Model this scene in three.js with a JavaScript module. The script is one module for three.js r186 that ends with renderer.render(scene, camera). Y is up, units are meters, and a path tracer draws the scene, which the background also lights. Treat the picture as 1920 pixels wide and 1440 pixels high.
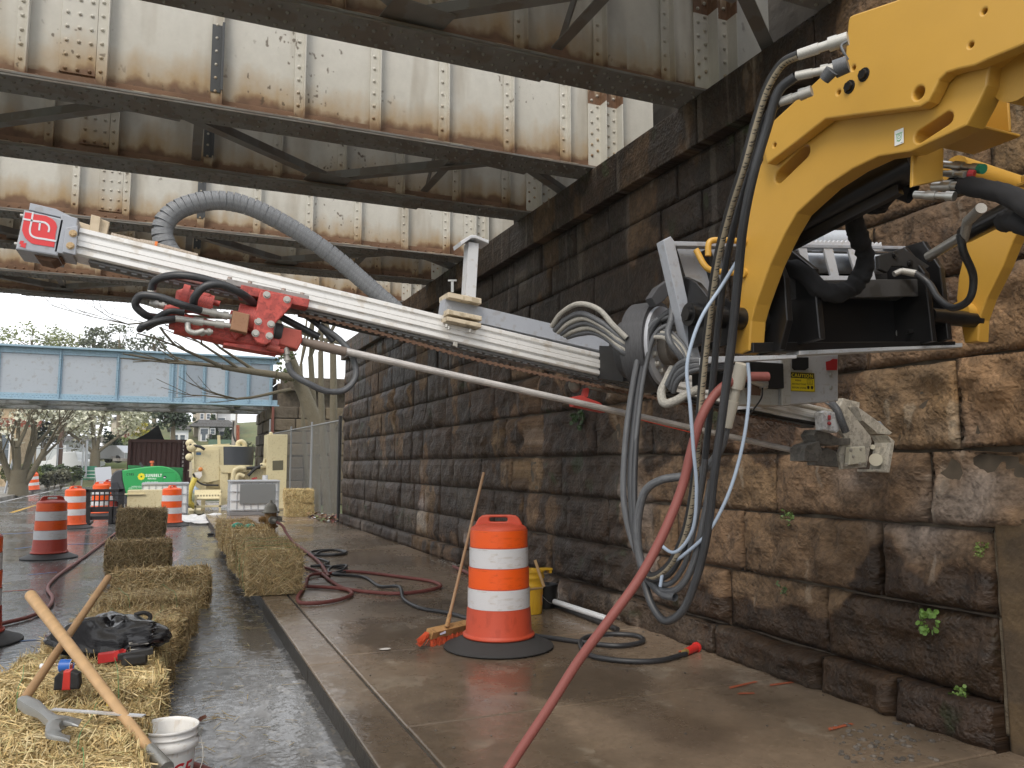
import * as THREE from 'three';
import { mergeGeometries, mergeVertices, toCreasedNormals } from 'three/addons/utils/BufferGeometryUtils.js';
import { RoundedBoxGeometry } from 'three/addons/geometries/RoundedBoxGeometry.js';

// ---------- camera, sky, sun, exposure ----------
const scene = new THREE.Scene();
const camera = new THREE.PerspectiveCamera(2 * Math.atan(720 / 1500) * 180 / Math.PI, 4 / 3, 0.05, 1500);
const PITCH = Math.atan(0.1), YAW = -Math.atan(640 / Math.hypot(1500, 150));
camera.position.set(0, 1.6, 0);
camera.rotation.order = 'YXZ';
camera.rotation.set(PITCH, YAW, 0);
scene.add(camera);

const V = (x, y, z) => new THREE.Vector3(x, y, z);
let seed = 20240411;
const rnd = () => { seed = (seed + 0x6D2B79F5) | 0; let t = Math.imul(seed ^ (seed >>> 15), 1 | seed); t = (t + Math.imul(t ^ (t >>> 7), 61 | t)) ^ t; return ((t ^ (t >>> 14)) >>> 0) / 4294967296; };
const rr = (a, b) => a + (b - a) * rnd();
const clamp = (x, a = 0, b = 1) => Math.min(b, Math.max(a, x));
const sst = (a, b, x) => { const t = clamp((x - a) / (b - a)); return t * t * (3 - 2 * t); };
const mix = (a, b, t) => a + (b - a) * t;
const HT = new Float32Array(65536); { let s = 7; for (let i = 0; i < 65536; i++) { s = (Math.imul(s, 1664525) + 1013904223) >>> 0; HT[i] = s / 4294967296; } }
const hash2 = (x, y) => HT[(Math.imul(x, 374761) + Math.imul(y, 668265) + ((x * y) & 255) * 13) & 65535];
// value noise in [0,1]; period p (integer cells) makes it tile
function vn(x, y, p = 0) {
  let xi = Math.floor(x), yi = Math.floor(y); const fx = x - xi, fy = y - yi, u = fx * fx * (3 - 2 * fx), v = fy * fy * (3 - 2 * fy);
  let x1 = xi + 1, y1 = yi + 1; if (p) { xi = ((xi % p) + p) % p; yi = ((yi % p) + p) % p; x1 = ((x1 % p) + p) % p; y1 = ((y1 % p) + p) % p; }
  const a = hash2(xi, yi), b = hash2(x1, yi), c = hash2(xi, y1), d = hash2(x1, y1);
  return a + (b - a) * u + (c - a) * v + (a - b - c + d) * u * v;
}
function fbm(x, y, o = 4, p = 0) { let s = 0, a = 0.5, n = 0; for (let i = 0; i < o; i++) { s += a * vn(x + i * 17.3 * (p ? 0 : 1), y + i * 9.1 * (p ? 0 : 1), p); n += a; x *= 2; y *= 2; p *= 2; a *= 0.5; } return s / n; }

// overcast sky: a white-grey sheet of cloud with faint mottling
{
  const w = 256, h = 128, d = new Float32Array(w * h * 4);
  for (let j = 0; j < h; j++) for (let i = 0; i < w; i++) {
    const el = (j / (h - 1) - 0.5) * Math.PI, az = i / w * 2 * Math.PI, k = 4 * (j * w + i);
    const cx = Math.cos(el) * Math.cos(az), cz = Math.cos(el) * Math.sin(az), sy = Math.sin(el);
    const n = fbm(cx * 2.2 + 9 + sy, cz * 2.2 + 5 - sy, 4);
    const L = el > 0 ? (0.98 + 0.14 * sy) * (0.92 + 0.16 * n) : 0.3;
    d[k] = L * 0.965; d[k + 1] = L * 0.985; d[k + 2] = L * 1.02; d[k + 3] = 1;
  }
  const t = new THREE.DataTexture(d, w, h, THREE.RGBAFormat, THREE.FloatType);
  t.mapping = THREE.EquirectangularReflectionMapping; t.magFilter = t.minFilter = THREE.LinearFilter; t.wrapS = THREE.RepeatWrapping; t.needsUpdate = true;
  scene.background = t; scene.environment = t;
}
const sun = new THREE.DirectionalLight(0xfff3e2, 1.2);
sun.position.set(-16, 26, 14); sun.target.position.set(1, 0, -6); scene.add(sun, sun.target);
sun.castShadow = true; sun.shadow.radius = 40; sun.shadow.mapSize.set(2048, 2048);
Object.assign(sun.shadow.camera, { left: -40, right: 40, top: 40, bottom: -40, near: 1, far: 120 });
const renderer = new THREE.WebGLRenderer({ antialias: true });
renderer.setSize(1024, 768);
renderer.toneMapping = THREE.LinearToneMapping;
renderer.toneMappingExposure = 1.6;
renderer.shadowMap.enabled = true; renderer.shadowMap.type = THREE.PCFSoftShadowMap;

// ---------- measuring: a place in the photograph, at a known plane, to a place in the street ----------
const EYE = V(0, 1.6, 0), CE = new THREE.Euler(PITCH, YAW, 0, 'YXZ');
const ray = (px, py) => V((px - 960) / 1500, -(py - 720) / 1500, -1).applyEuler(CE);
const at = (px, py, d) => ray(px, py).multiplyScalar(d).add(EYE);
const onAx = (k) => (px, py, c) => { const r = ray(px, py); return r.multiplyScalar((c - EYE[k]) / r[k]).add(EYE); };
const onX = onAx('x'), onY = onAx('y'), onZ = onAx('z');

// ---------- building helpers ----------
const taken = new Map();
const numbered = (n) => { const k = taken.get(n) || 0; taken.set(n, k + 1); return k ? n + '_' + String(k).padStart(3, '0') : n; };
function uvBox(g, s = 1) {   // uv in metres from the face direction
  if (g.index) g = g.toNonIndexed();
  const p = g.attributes.position, n = g.attributes.normal, uv = new Float32Array(p.count * 2);
  for (let i = 0; i < p.count; i++) {
    const ax = Math.abs(n.getX(i)), ay = Math.abs(n.getY(i)), az = Math.abs(n.getZ(i));
    const [u, v] = ay >= ax && ay >= az ? [p.getX(i), p.getZ(i)] : ax >= az ? [p.getZ(i), p.getY(i)] : [p.getX(i), p.getY(i)];
    uv[2 * i] = u * s; uv[2 * i + 1] = v * s;
  }
  g.setAttribute('uv', new THREE.BufferAttribute(uv, 2)); return g;
}
const clean = (g) => { g = g.index ? g.toNonIndexed() : g; for (const k of Object.keys(g.attributes)) if (!['position', 'normal', 'uv', 'color'].includes(k)) g.deleteAttribute(k); if (!g.attributes.normal) g.computeVertexNormals(); if (!g.attributes.uv) g.setAttribute('uv', new THREE.BufferAttribute(new Float32Array(g.attributes.position.count * 2), 2)); return g; };
function join(list) {
  list = list.flat(3).filter(Boolean).map(clean); const anyC = list.some(g => g.attributes.color);
  if (anyC) for (const g of list) if (!g.attributes.color) g.setAttribute('color', new THREE.BufferAttribute(new Float32Array(g.attributes.position.count * 3).fill(1), 3));
  return list.length === 1 ? list[0] : mergeGeometries(list, false);
}
function mesh(name, geos, m, parent, o = {}) {
  const g = Array.isArray(geos) ? join(geos) : geos, r = new THREE.Mesh(g, m);
  r.name = parent ? name : numbered(name); r.castShadow = r.receiveShadow = true; (parent || scene).add(r);
  if (o.label) r.userData.label = o.label; if (o.category) r.userData.category = o.category; if (o.group) r.userData.group = o.group; if (o.kind) r.userData.kind = o.kind;
  if (o.pos) r.position.set(...o.pos); return r;
}
function thing(name, label, category, pos = [0, 0, 0], ry = 0, group) {
  const o = new THREE.Group(); o.name = numbered(name); o.position.set(...pos); o.rotation.y = ry; scene.add(o);
  o.userData = { label, category }; if (group) o.userData.group = group; return o;
}
function part(name, parent, label) { const o = new THREE.Group(); o.name = name; parent.add(o); if (label) o.userData.label = label; return o; }
function copy(src, label, pos, ry = 0, group) {
  const c = src.clone(); c.name = numbered(src.name.replace(/_\d{3}$/, '')); c.userData = { ...src.userData, label }; if (group) c.userData.group = group;
  if (pos) c.position.set(...pos); c.rotation.y = ry; scene.add(c); return c;
}
// geometries
const tf = (g, x = 0, y = 0, z = 0, rx = 0, ry = 0, rz = 0) => g.applyMatrix4(new THREE.Matrix4().compose(V(x, y, z), new THREE.Quaternion().setFromEuler(new THREE.Euler(rx, ry, rz, 'YXZ')), V(1, 1, 1)));
const bx = (w, h, d, x = 0, y = 0, z = 0, rx = 0, ry = 0, rz = 0, r = 0.004) => tf(uvBox(r > 0 ? new RoundedBoxGeometry(w, h, d, 1, Math.min(r, w / 3, h / 3, d / 3)) : new THREE.BoxGeometry(w, h, d)), x, y, z, rx, ry, rz);
const box0 = (w, h, d, x, y, z, rx, ry, rz) => bx(w, h, d, x, y, z, rx, ry, rz, 0);
const span = (x0, x1, y0, y1, z0, z1, r = 0) => bx(Math.abs(x1 - x0), Math.abs(y1 - y0), Math.abs(z1 - z0), (x0 + x1) / 2, (y0 + y1) / 2, (z0 + z1) / 2, 0, 0, 0, r);
const tube = (pts, r, seg = 0, rad = 8, closed = false) => { const c = new THREE.CatmullRomCurve3(pts.map(p => p.isVector3 ? p : V(...p)), closed, 'centripetal'); return new THREE.TubeGeometry(c, seg || Math.max(8, pts.length * 8), r, rad, closed); };
const QA = new THREE.Quaternion();
function cyl(a, b, r1, r2 = r1, seg = 12, caps = true) {
  a = a.isVector3 ? a : V(...a); b = b.isVector3 ? b : V(...b); const d = b.clone().sub(a), L = d.length();
  const g = new THREE.CylinderGeometry(r2, r1, L, seg, 1, !caps); QA.setFromUnitVectors(V(0, 1, 0), d.normalize());
  return g.applyMatrix4(new THREE.Matrix4().compose(a.clone().add(b).multiplyScalar(0.5), QA, V(1, 1, 1)));
}
function bar(a, b, w, h, up = V(0, 1, 0)) {   // rectangular bar from a to b; w sideways, h along up
  a = a.isVector3 ? a : V(...a); b = b.isVector3 ? b : V(...b); const d = b.clone().sub(a), L = d.length(); d.normalize();
  const s = d.clone().cross(up).normalize(), u = s.clone().cross(d).normalize();
  const g = uvBox(new THREE.BoxGeometry(w, h, L));
  return g.applyMatrix4(new THREE.Matrix4().makeBasis(s, u, d.clone().negate()).setPosition(a.clone().add(b).multiplyScalar(0.5)));
}
const lathe = (pts, seg = 32) => new THREE.LatheGeometry(pts.map(p => new THREE.Vector2(...p)), seg);
function poly(pts, depth, bevel = 0.003, holes = [], seg = 2) {   // outline in x,y, extruded towards +z
  const s = new THREE.Shape(pts.map(p => new THREE.Vector2(p[0], p[1])));
  for (const h of holes) s.holes.push(new THREE.Path(h.map(p => new THREE.Vector2(p[0], p[1]))));
  const g = new THREE.ExtrudeGeometry(s, { depth: depth - 2 * bevel, bevelEnabled: bevel > 0, bevelThickness: bevel, bevelSize: bevel, bevelOffset: -bevel, bevelSegments: seg, curveSegments: 12 });
  return g.translate(0, 0, bevel);
}
const circ = (cx, cy, r, n = 16, sx = 1, a0 = 0) => Array.from({ length: n }, (_, i) => { const a = a0 + i / n * 2 * Math.PI; return [cx + r * sx * Math.cos(a), cy + r * Math.sin(a)]; });
const smoothLine = (pts, n = 4, closed = false) => new THREE.CatmullRomCurve3(pts.map(p => V(p[0], p[1], 0)), closed, 'centripetal').getPoints(pts.length * n).map(p => [p.x, p.y]);
const tint = (g, c) => { g = clean(g); const n = g.attributes.position.count, a = new Float32Array(n * 3), k = c.isColor ? [c.r, c.g, c.b] : c; for (let i = 0; i < n; i++) a.set(k, 3 * i); g.setAttribute('color', new THREE.BufferAttribute(a, 3)); return g; };
// textures
function tex(w, h, f, o = {}) {   // f(u, v) -> [r,g,b] linear 0..1 (srgb-coded here when o.color)
  const d = new Uint8Array(w * h * 4), e = (x) => { x = clamp(x); return 255 * (o.color ? (x < 0.0031308 ? 12.92 * x : 1.055 * Math.pow(x, 1 / 2.4) - 0.055) : x); };
  for (let j = 0; j < h; j++) for (let i = 0; i < w; i++) { const c = f((i + 0.5) / w, (j + 0.5) / h), k = 4 * (j * w + i); if (c.length) { d[k] = e(c[0]); d[k + 1] = e(c[1]); d[k + 2] = e(c[2]); } else d[k] = d[k + 1] = d[k + 2] = e(c); d[k + 3] = c.length === 4 ? 255 * c[3] : 255; }
  const t = new THREE.DataTexture(d, w, h, THREE.RGBAFormat); t.magFilter = THREE.LinearFilter; t.minFilter = THREE.LinearMipmapLinearFilter; t.generateMipmaps = true;
  t.wrapS = t.wrapT = o.clamp ? THREE.ClampToEdgeWrapping : THREE.RepeatWrapping; if (o.color) t.colorSpace = THREE.SRGBColorSpace; t.needsUpdate = true; if (o.repeat) t.repeat.set(...o.repeat); if (o.offset) t.offset.set(...o.offset); return t;
}
const rep = (t, a, b = a) => { const c = t.clone(); c.repeat.set(a, b); c.needsUpdate = true; return c; };
function canvasTex(w, h, draw) { const c = document.createElement('canvas'); c.width = w; c.height = h; draw(c.getContext('2d'), w, h); const t = new THREE.CanvasTexture(c); t.colorSpace = THREE.SRGBColorSpace; return t; }
const C = (r, g, b) => new THREE.Color().setRGB(r, g, b);
const std = (r, g, b, rough = 0.6, o = {}) => new THREE.MeshStandardMaterial({ color: C(r, g, b), roughness: rough, ...o });
// shared relief and dirt tiles
const grainT = tex(256, 256, (u, v) => fbm(u * 32, v * 32, 4, 32));
const roughT = tex(512, 512, (u, v) => { const a = fbm(u * 6, v * 6, 6, 6), b = fbm(u * 24 + 3, v * 24, 3, 24); return clamp(0.75 * a + 0.4 * b - 0.08); });
const dirtT = tex(512, 512, (u, v) => { const a = fbm(u * 5, v * 5, 6, 5), s = sst(0.52, 0.66, fbm(u * 9 + 4, v * 9, 5, 9)); const k = 0.82 + 0.24 * a - 0.28 * s; return [k, k * (0.985 - 0.03 * s), k * (0.96 - 0.09 * s)]; }, { color: true });
const scufT = tex(512, 512, (u, v) => { const a = fbm(u * 6, v * 6, 5, 6), d = sst(0.62, 0.74, fbm(u * 22 + 1, v * 22 + 7, 4, 22)), e = sst(0.66, 0.7, fbm(u * 40, v * 40, 3, 40)); const k = 0.93 + 0.16 * a - 0.13 * d - 0.07 * e; return [k, k * (1 - 0.04 * d), k * (1 - 0.09 * d)]; }, { color: true });
const dustT = tex(512, 512, (u, v) => { const a = fbm(u * 7, v * 7, 6, 7), d = sst(0.50, 0.62, fbm(u * 12 + 5, v * 12 + 2, 5, 12)), e = sst(0.60, 0.68, fbm(u * 30 + 1, v * 30, 3, 30)), k = 0.5 + 0.55 * a - 0.2 * e; return [k + 0.30 * d, k + 0.285 * d, k + 0.25 * d]; }, { color: true });
const grimy = (r, g, b, rough, o = {}, rp = 2) => std(r, g, b, rough, { map: rep(dustT, rp), ...o });
const bumpG = (m, s = 0.001, r = 6) => { m.bumpMap = rep(grainT, r); m.bumpScale = s; return m; };
const worn = (r, g, b, rough, o = {}, rp = 1.3) => std(r, g, b, rough, { map: rep(scufT, rp), ...o });
const dirty = (r, g, b, rough, o = {}, rp = 0.8) => std(r, g, b, rough, { map: rep(dirtT, rp), ...o });
// common finishes
const M = {
  yellow: new THREE.MeshPhysicalMaterial({ color: C(0.56, 0.315, 0.05), roughness: 0.42, clearcoat: 0.25, clearcoatRoughness: 0.35, map: rep(tex(256, 256, (u, v) => 0.93 + 0.07 * fbm(u * 8, v * 8, 4, 8), { color: true }), 1.5) }),
  black: dirty(0.012, 0.012, 0.013, 0.28), blackSat: dirty(0.016, 0.016, 0.017, 0.75), rubber: dirty(0.025, 0.025, 0.027, 0.62, {}, 2.5),
  hose: grimy(0.04, 0.042, 0.047, 0.42, {}, 4), hoseGrey: grimy(0.105, 0.11, 0.12, 0.5, {}, 3), hoseWorn: grimy(0.36, 0.345, 0.31, 0.7, {}, 3),
  greyPaint: worn(0.34, 0.36, 0.40, 0.4, {}, 1.6), alu: worn(0.76, 0.75, 0.73, 0.4, { metalness: 0.3 }, 1.1), steel: worn(0.5, 0.5, 0.48, 0.36, { metalness: 0.85 }, 4), zinc: grimy(0.52, 0.51, 0.48, 0.5, { metalness: 0.4 }, 6),
  rust: worn(0.15, 0.085, 0.055, 0.85, {}, 4), redPaint: grimy(0.50, 0.08, 0.065, 0.55, {}, 4), redHose: worn(0.21, 0.062, 0.052, 0.6, {}, 2.4), blueHose: std(0.33, 0.40, 0.50, 0.45),
  wood: new THREE.MeshStandardMaterial({ color: C(0.52, 0.33, 0.17), roughness: 0.6 }), white: dirty(0.72, 0.72, 0.70, 0.5),
};
// ================= the setting =================
const KERB = 0.99, WALK = 0.13, WX = 4.05;
const concreteC = (x, z) => {   // wet grey-brown concrete: stains, splashes, darker soaked areas
  const n = fbm(x * 1.1 + 3, z * 1.1, 5), f = fbm(x * 14, z * 14, 4), g = fbm(x * 60, z * 60, 2);
  const spot = (a, b, ra, rb) => sst(0.0, 0.35, 1 - Math.hypot((x - a) / ra, (z - b) / rb) + 0.9 * (fbm(x * 2.3, z * 2.3, 4) - 0.5)), oil = Math.max(sst(0.50, 0.64, fbm(x * 0.62 + 8.2, z * 0.5 + 2.1, 5)), spot(1.85, -6.7, 0.42, 1.1), 0.8 * spot(1.7, -4.3, 0.4, 0.8)), lime = sst(0.66, 0.74, fbm(x * 3.1 + 1, z * 2.2 + 9, 5));
  let k = 0.20 * (0.66 + 0.5 * n + 0.26 * (f - 0.5) + 0.22 * (g - 0.5));
  k *= 1 - 0.45 * oil; const w = 0.09 * lime * f;
  return [k * 1.16 + w, k * 0.87 + w, k * (0.57 + 0.08 * n) + w * 0.85];
};
const concreteR = (x, z) => clamp(0.25 + 0.3 * (fbm(x * 1.3 + 5, z * 1.0 + 3, 4) - 0.5) * 2 + 0.25 * (fbm(x * 22, z * 22, 3) - 0.5), 0.14, 0.75);
const roadC = (x, z) => {
  const n = fbm(x * 0.8 + 31, z * 0.8, 5), f = fbm(x * 16, z * 16, 4), g = fbm(x * 90, z * 90, 2), gut = sst(0.35, 0.9, x);
  let k = 0.105 * (0.65 + 0.5 * n + 0.35 * (f - 0.5) + 0.5 * (g - 0.5));
  const mud = sst(0.50, 0.60, fbm(x * 1.8 + 12, z * 1.1, 5)) * gut, saltGlint = sst(0.53, 0.60, fbm(x * 5 + 1, z * 1.6 + 7, 5)) * sst(0.45, 0.75, x) * sst(0.52, 0.62, fbm(x * 22, z * 9, 3));  // pale gutter specks: wet reflections by the kerb, painted into the road colour
  const chaff = sst(0.66, 0.70, fbm(x * 26, z * 13 + 3, 3)) * sst(0.5, 0.6, fbm(x * 1.2 + 2, z * 0.9, 3));
  const c = [k * 1.02, k, k * 0.98];
  return [mix(c[0], 0.050, mud * 0.7) + 0.13 * saltGlint + 0.05 * chaff, mix(c[1], 0.042, mud * 0.7) + 0.13 * saltGlint + 0.04 * chaff, mix(c[2], 0.032, mud * 0.7) + 0.13 * saltGlint + 0.022 * chaff];
};
const roadR = (x, z) => clamp(0.28 - 0.08 * sst(-0.6, -1.4, x) + 0.55 * (fbm(x * 0.9 + 2, z * 0.9 + 8, 4) - 0.5) + 0.3 * (fbm(x * 30, z * 30, 2) - 0.5) - 0.16 * sst(0.4, 0.9, x), 0.10, 0.8);
function groundMat(fC, fR, x0, x1, z0, z1, w, h, bump, br) {   // uv = (x, -z) metres
  const o = { clamp: true, repeat: [1 / (x1 - x0), 1 / (z0 - z1)], offset: [-x0 / (x1 - x0), z0 / (z0 - z1)] };
  const f = (fn) => (u, v) => fn(x0 + u * (x1 - x0), z0 - v * (z0 - z1));
  return new THREE.MeshStandardMaterial({ map: tex(w, h, f(fC), { ...o, color: true }), roughnessMap: tex(w / 2, h / 2, f(fR), o), roughness: 1, bumpMap: rep(roughT, br), bumpScale: bump });
}
function flat(x0, x1, z0, z1, y, nx = 1, nz = 1) { const g = new THREE.PlaneGeometry(x1 - x0, Math.abs(z1 - z0), nx, nz).rotateX(-Math.PI / 2).translate((x0 + x1) / 2, y, (z0 + z1) / 2); return uvGround(g); }
function uvGround(g) { const p = g.attributes.position, uv = g.attributes.uv; for (let i = 0; i < p.count; i++) uv.setXY(i, p.getX(i), -p.getZ(i)); return g; }
const S = { kind: 'structure' };
// ground to the horizon, rising behind the street into a hillside
{
  const g = new THREE.PlaneGeometry(1000, 1000, 250, 250).rotateX(-Math.PI / 2), p = g.attributes.position;
  for (let i = 0; i < p.count; i++) { const x = p.getX(i), z = p.getZ(i); const h = sst(62, 112, -z) * 7 * mix(0.12, 1, sst(-9, -3, x)) + sst(7, 26, x) * sst(-10, -30, z) * 2.2; p.setY(i, -0.03 + h); }
  g.computeVertexNormals(); uvGround(g);
  const m = std(1, 1, 1, 0.95, { map: tex(512, 512, (u, v) => { const n = fbm(u * 8, v * 8, 6, 8), e = fbm(u * 40, v * 40, 3, 40), k = 0.7 + 0.6 * e; return [0.10 * k * (0.8 + 0.5 * n), 0.115 * k, 0.045 * k]; }, { color: true, repeat: [0.12, 0.12] }) });
  mesh('ground', [g], m, null, S);
}
{
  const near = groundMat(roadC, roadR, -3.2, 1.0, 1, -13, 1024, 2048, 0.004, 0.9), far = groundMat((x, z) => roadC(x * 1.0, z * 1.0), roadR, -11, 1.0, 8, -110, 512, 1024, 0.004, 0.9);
  const r = part('road', scene); r.name = 'road'; r.userData.kind = 'structure';
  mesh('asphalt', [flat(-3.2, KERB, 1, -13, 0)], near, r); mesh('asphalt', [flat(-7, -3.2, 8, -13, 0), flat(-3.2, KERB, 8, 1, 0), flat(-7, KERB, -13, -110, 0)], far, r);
  const paint = std(0.55, 0.33, 0.05, 0.6, { map: rep(scufT, 2) });
  for (const [z0, z1] of [[-31, -36.5], [-46, -51], [-19, -23]]) mesh('lane_line', [flat(-4.85, -4.7, z0, z1, 0.004)], paint, r);
  const wp = std(0.5, 0.5, 0.5, 0.6, { map: rep(scufT, 2) }); mesh('lane_line', [flat(-6.55, -6.45, -30, -100, 0.004)], wp, r);
  // utility survey spray marks
  const blot = (m, list) => { for (const [px, py, len, w, a] of list) { const c = onY(px, py, 0.004); const s = []; const n = 7; for (let i = 0; i <= n; i++) s.push([(i / n - 0.5) * len, w * (0.5 + 0.5 * rnd())]); for (let i = n; i >= 0; i--) s.push([(i / n - 0.5) * len, -w * (0.3 + 0.5 * rnd())]); const g = new THREE.ShapeGeometry(new THREE.Shape(s.map(p => new THREE.Vector2(...p)))).rotateX(-Math.PI / 2).rotateY(a).translate(c.x, 0.004, c.z); mesh('survey_mark', [g], m, r); } };
  blot(std(0.10, 0.2, 0.42, 0.6, { map: rep(scufT, 5) }), [[28, 1000, 0.9, 0.05, 0.3], [140, 1020, 0.8, 0.05, -0.2], [52, 1026, 0.6, 0.04, 0.9], [80, 1075, 0.4, 0.03, 0.5], [60, 1200, 0.35, 0.03, 0.1]]);
  blot(std(0.42, 0.08, 0.04, 0.6, { map: rep(scufT, 5) }), [[20, 1108, 0.5, 0.03, 0.2], [150, 1003, 0.9, 0.03, 0.1]]);
}
// kerb and pavement slabs
const walkNear = groundMat(concreteC, concreteR, 0.9, 4.2, 1, -12, 1024, 2048, 0.003, 0.9), walkFar = groundMat(concreteC, concreteR, 0.9, 4.2, -12, -34, 512, 1024, 0.003, 0.9);
{
  const p = part('pavement', scene); p.userData.kind = 'structure';
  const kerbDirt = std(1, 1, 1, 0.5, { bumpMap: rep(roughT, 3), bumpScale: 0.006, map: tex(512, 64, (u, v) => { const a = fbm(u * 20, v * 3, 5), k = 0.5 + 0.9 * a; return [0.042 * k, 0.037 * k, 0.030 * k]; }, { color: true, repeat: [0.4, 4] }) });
  const joints = [3, 1.2, -0.9, -2.95, -4.52, -6.35, -8.4, -10.2, -12, -13.9, -15.8, -17.7, -19.6, -21.5, -23.4, -25.3, -27.2, -29.1, -31, -34];
  mesh('pavement_base', [span(KERB + 0.03, WX + 0.1, -0.1, WALK - 0.012, 3, -34)], dirty(0.06, 0.052, 0.042, 0.7), p);
  const slab = (x0, x1, z0, z1, m, nm) => { const g = bx(x1 - x0, 0.16, z0 - z1, (x0 + x1) / 2, WALK - 0.08, (z0 + z1) / 2, 0, 0, 0, 0.012); uvGround(g); return mesh(nm, [g], m, p); };
  for (let i = 0; i + 1 < joints.length; i++) { const m = joints[i + 1] >= -12.01 ? walkNear : walkFar; slab(1.275 + 0.012 * rnd(), WX + 0.05, joints[i] - 0.006, joints[i + 1] + 0.006, m, 'paving_slab').position.y = 0.004 * rnd(); }
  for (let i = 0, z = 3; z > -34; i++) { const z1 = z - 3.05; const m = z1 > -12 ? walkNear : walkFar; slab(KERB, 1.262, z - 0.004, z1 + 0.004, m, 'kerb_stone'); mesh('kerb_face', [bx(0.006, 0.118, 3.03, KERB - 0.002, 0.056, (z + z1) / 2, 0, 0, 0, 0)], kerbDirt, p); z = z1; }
  const spray = std(0.42, 0.10, 0.04, 0.7, { map: rep(scufT, 5) });
  for (const [a, b] of [[[1310, 1215], [1345, 1203]], [[1365, 1290], [1420, 1278]], [[1440, 1285], [1510, 1276]], [[1550, 1368], [1600, 1357]], [[1700, 1357], [1730, 1350]], [[1380, 1300], [1415, 1300]], [[1270, 1222], [1312, 1214]]]) {
    const A = onY(...a, WALK + 0.009), B = onY(...b, WALK + 0.009), d = B.clone().sub(A).normalize(), n = V(-d.z, 0, d.x).multiplyScalar(0.018);
    const g = new THREE.BufferGeometry().setFromPoints([A.clone().add(n), B.clone().addScaledVector(n, 0.4), B.clone().sub(n), A.clone().sub(n).addScaledVector(d, 0.03)]); g.setIndex([0, 1, 2, 0, 2, 3]); g.computeVertexNormals(); uvGround(Object.assign(clean(g)));
    mesh('survey_mark', [g], spray, p);
  }
}
// pavement on the far side of the road
{ const p = part('far_pavement', scene); p.userData.kind = 'structure'; const m = dirty(0.22, 0.21, 0.19, 0.8, {}, 0.3); for (let z = 0; z > -104; z -= 8) { mesh('paving_slab', [bx(3.6, 0.2, 7.98, -8.8, 0.03, z - 4, 0, 0, 0, 0.015)], m, p); mesh('kerb_stone', [bx(0.18, 0.22, 7.98, -6.92, 0.025, z - 4, 0, 0, 0, 0.02)], m, p); } }

// ================= the stone abutment =================
const wallWet = (z, y) => {   // damp areas with crisp outlines, seeping from joints and standing at the foot
  const n = fbm(z * 0.75 + 40, y * 0.9 + 3, 6), s = fbm(z * 2.4 + 11, y * 0.7, 5);
  let w = 0.60 * n + 0.40 * s + 0.03;
  const dry = Math.max(0, 1 - Math.hypot((z + 5.1) / 2.1, (y - 1.05) / 0.62)), soak = Math.max(0, 1 - Math.hypot((z + 3.3) / 1.25, (y - 0.55) / 0.72));
  w += 0.30 * soak - 0.34 * dry + 0.03 * sst(-6.5, -9, z) - 0.08 * sst(-3.2, -2.6, z) * sst(1.2, 1.6, y) - 0.05 * sst(1.5, 2.4, y) * sst(-5, -3.6, z);
  return sst(0.455, 0.50, w);
};
const wallC = (z, y) => {
  const wet = wallWet(z, y), n = fbm(z * 1.4 + 7, y * 2.2 + 1, 5), f = fbm(z * 11, y * 11, 5), g = fbm(z * 48, y * 48, 3);
  const lum = 0.50 + 0.55 * n + 0.95 * (f - 0.5) + 0.7 * (g - 0.5), grey = sst(0.46, 0.62, fbm(z * 0.9 + 3, y * 1.3 + 30, 4)) * sst(2.2, 1.2, y), ochre0 = sst(0.50, 0.64, fbm(z * 1.7 + 60, y * 2.1, 4)); let ochre = ochre0;
  ochre *= 0.25 + 0.75 * sst(-4.8, -3.4, z) * sst(1.5, 2.0, y); let c = [mix(0.19, 0.29, ochre), mix(0.122, 0.178, ochre), mix(0.072, 0.092, ochre)];
  c = [mix(c[0], 0.33, grey), mix(c[1], 0.275, grey), mix(c[2], 0.235, grey)];
  const moss = sst(0.64, 0.74, fbm(z * 5 + 2, y * 5, 4)) * sst(0.55, 0.7, fbm(z * 0.6, y * 1.5 + 9, 3)) * wet, saltGlint = sst(0.70, 0.76, fbm(z * 7 + 3, y * 2.6, 5)) * (1 - wet) * 0.6, run = sst(0.68, 0.76, fbm(z * 9 + 2, y * 0.5 + 5, 4)) * sst(2.6, 3.6, y) * 0.35;
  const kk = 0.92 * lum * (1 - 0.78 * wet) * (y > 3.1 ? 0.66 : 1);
  const o = [c[0] * kk * (1 + 0.2 * wet), c[1] * kk, c[2] * kk * (1 - 0.22 * wet)]; const q = saltGlint * 0.13 + run * 0.16;
  return [mix(o[0], 0.028, moss * 0.7) + q, mix(o[1], 0.040, moss * 0.7) + q * 0.93, mix(o[2], 0.012, moss * 0.7) + q * 0.8];
};
const wallR = (z, y) => clamp(0.94 - 0.32 * wallWet(z, y) + 0.3 * (fbm(z * 20, y * 20, 3) - 0.5), 0.3, 1);
function wallMat(z0, z1, w, h, rw) {
  const o = { clamp: true, repeat: [1 / (z0 - z1), 1 / 4.8], offset: [z0 / (z0 - z1), 0] };
  return new THREE.MeshStandardMaterial({ vertexColors: true, map: tex(w, h, (u, v) => wallC(z0 - u * (z0 - z1), v * 4.8), { ...o, color: true }), roughnessMap: tex(rw, rw / 2, (u, v) => wallR(z0 - u * (z0 - z1), v * 4.8), o), roughness: 1, bumpMap: rep(roughT, 2.1), bumpScale: 0.03 });
}
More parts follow.
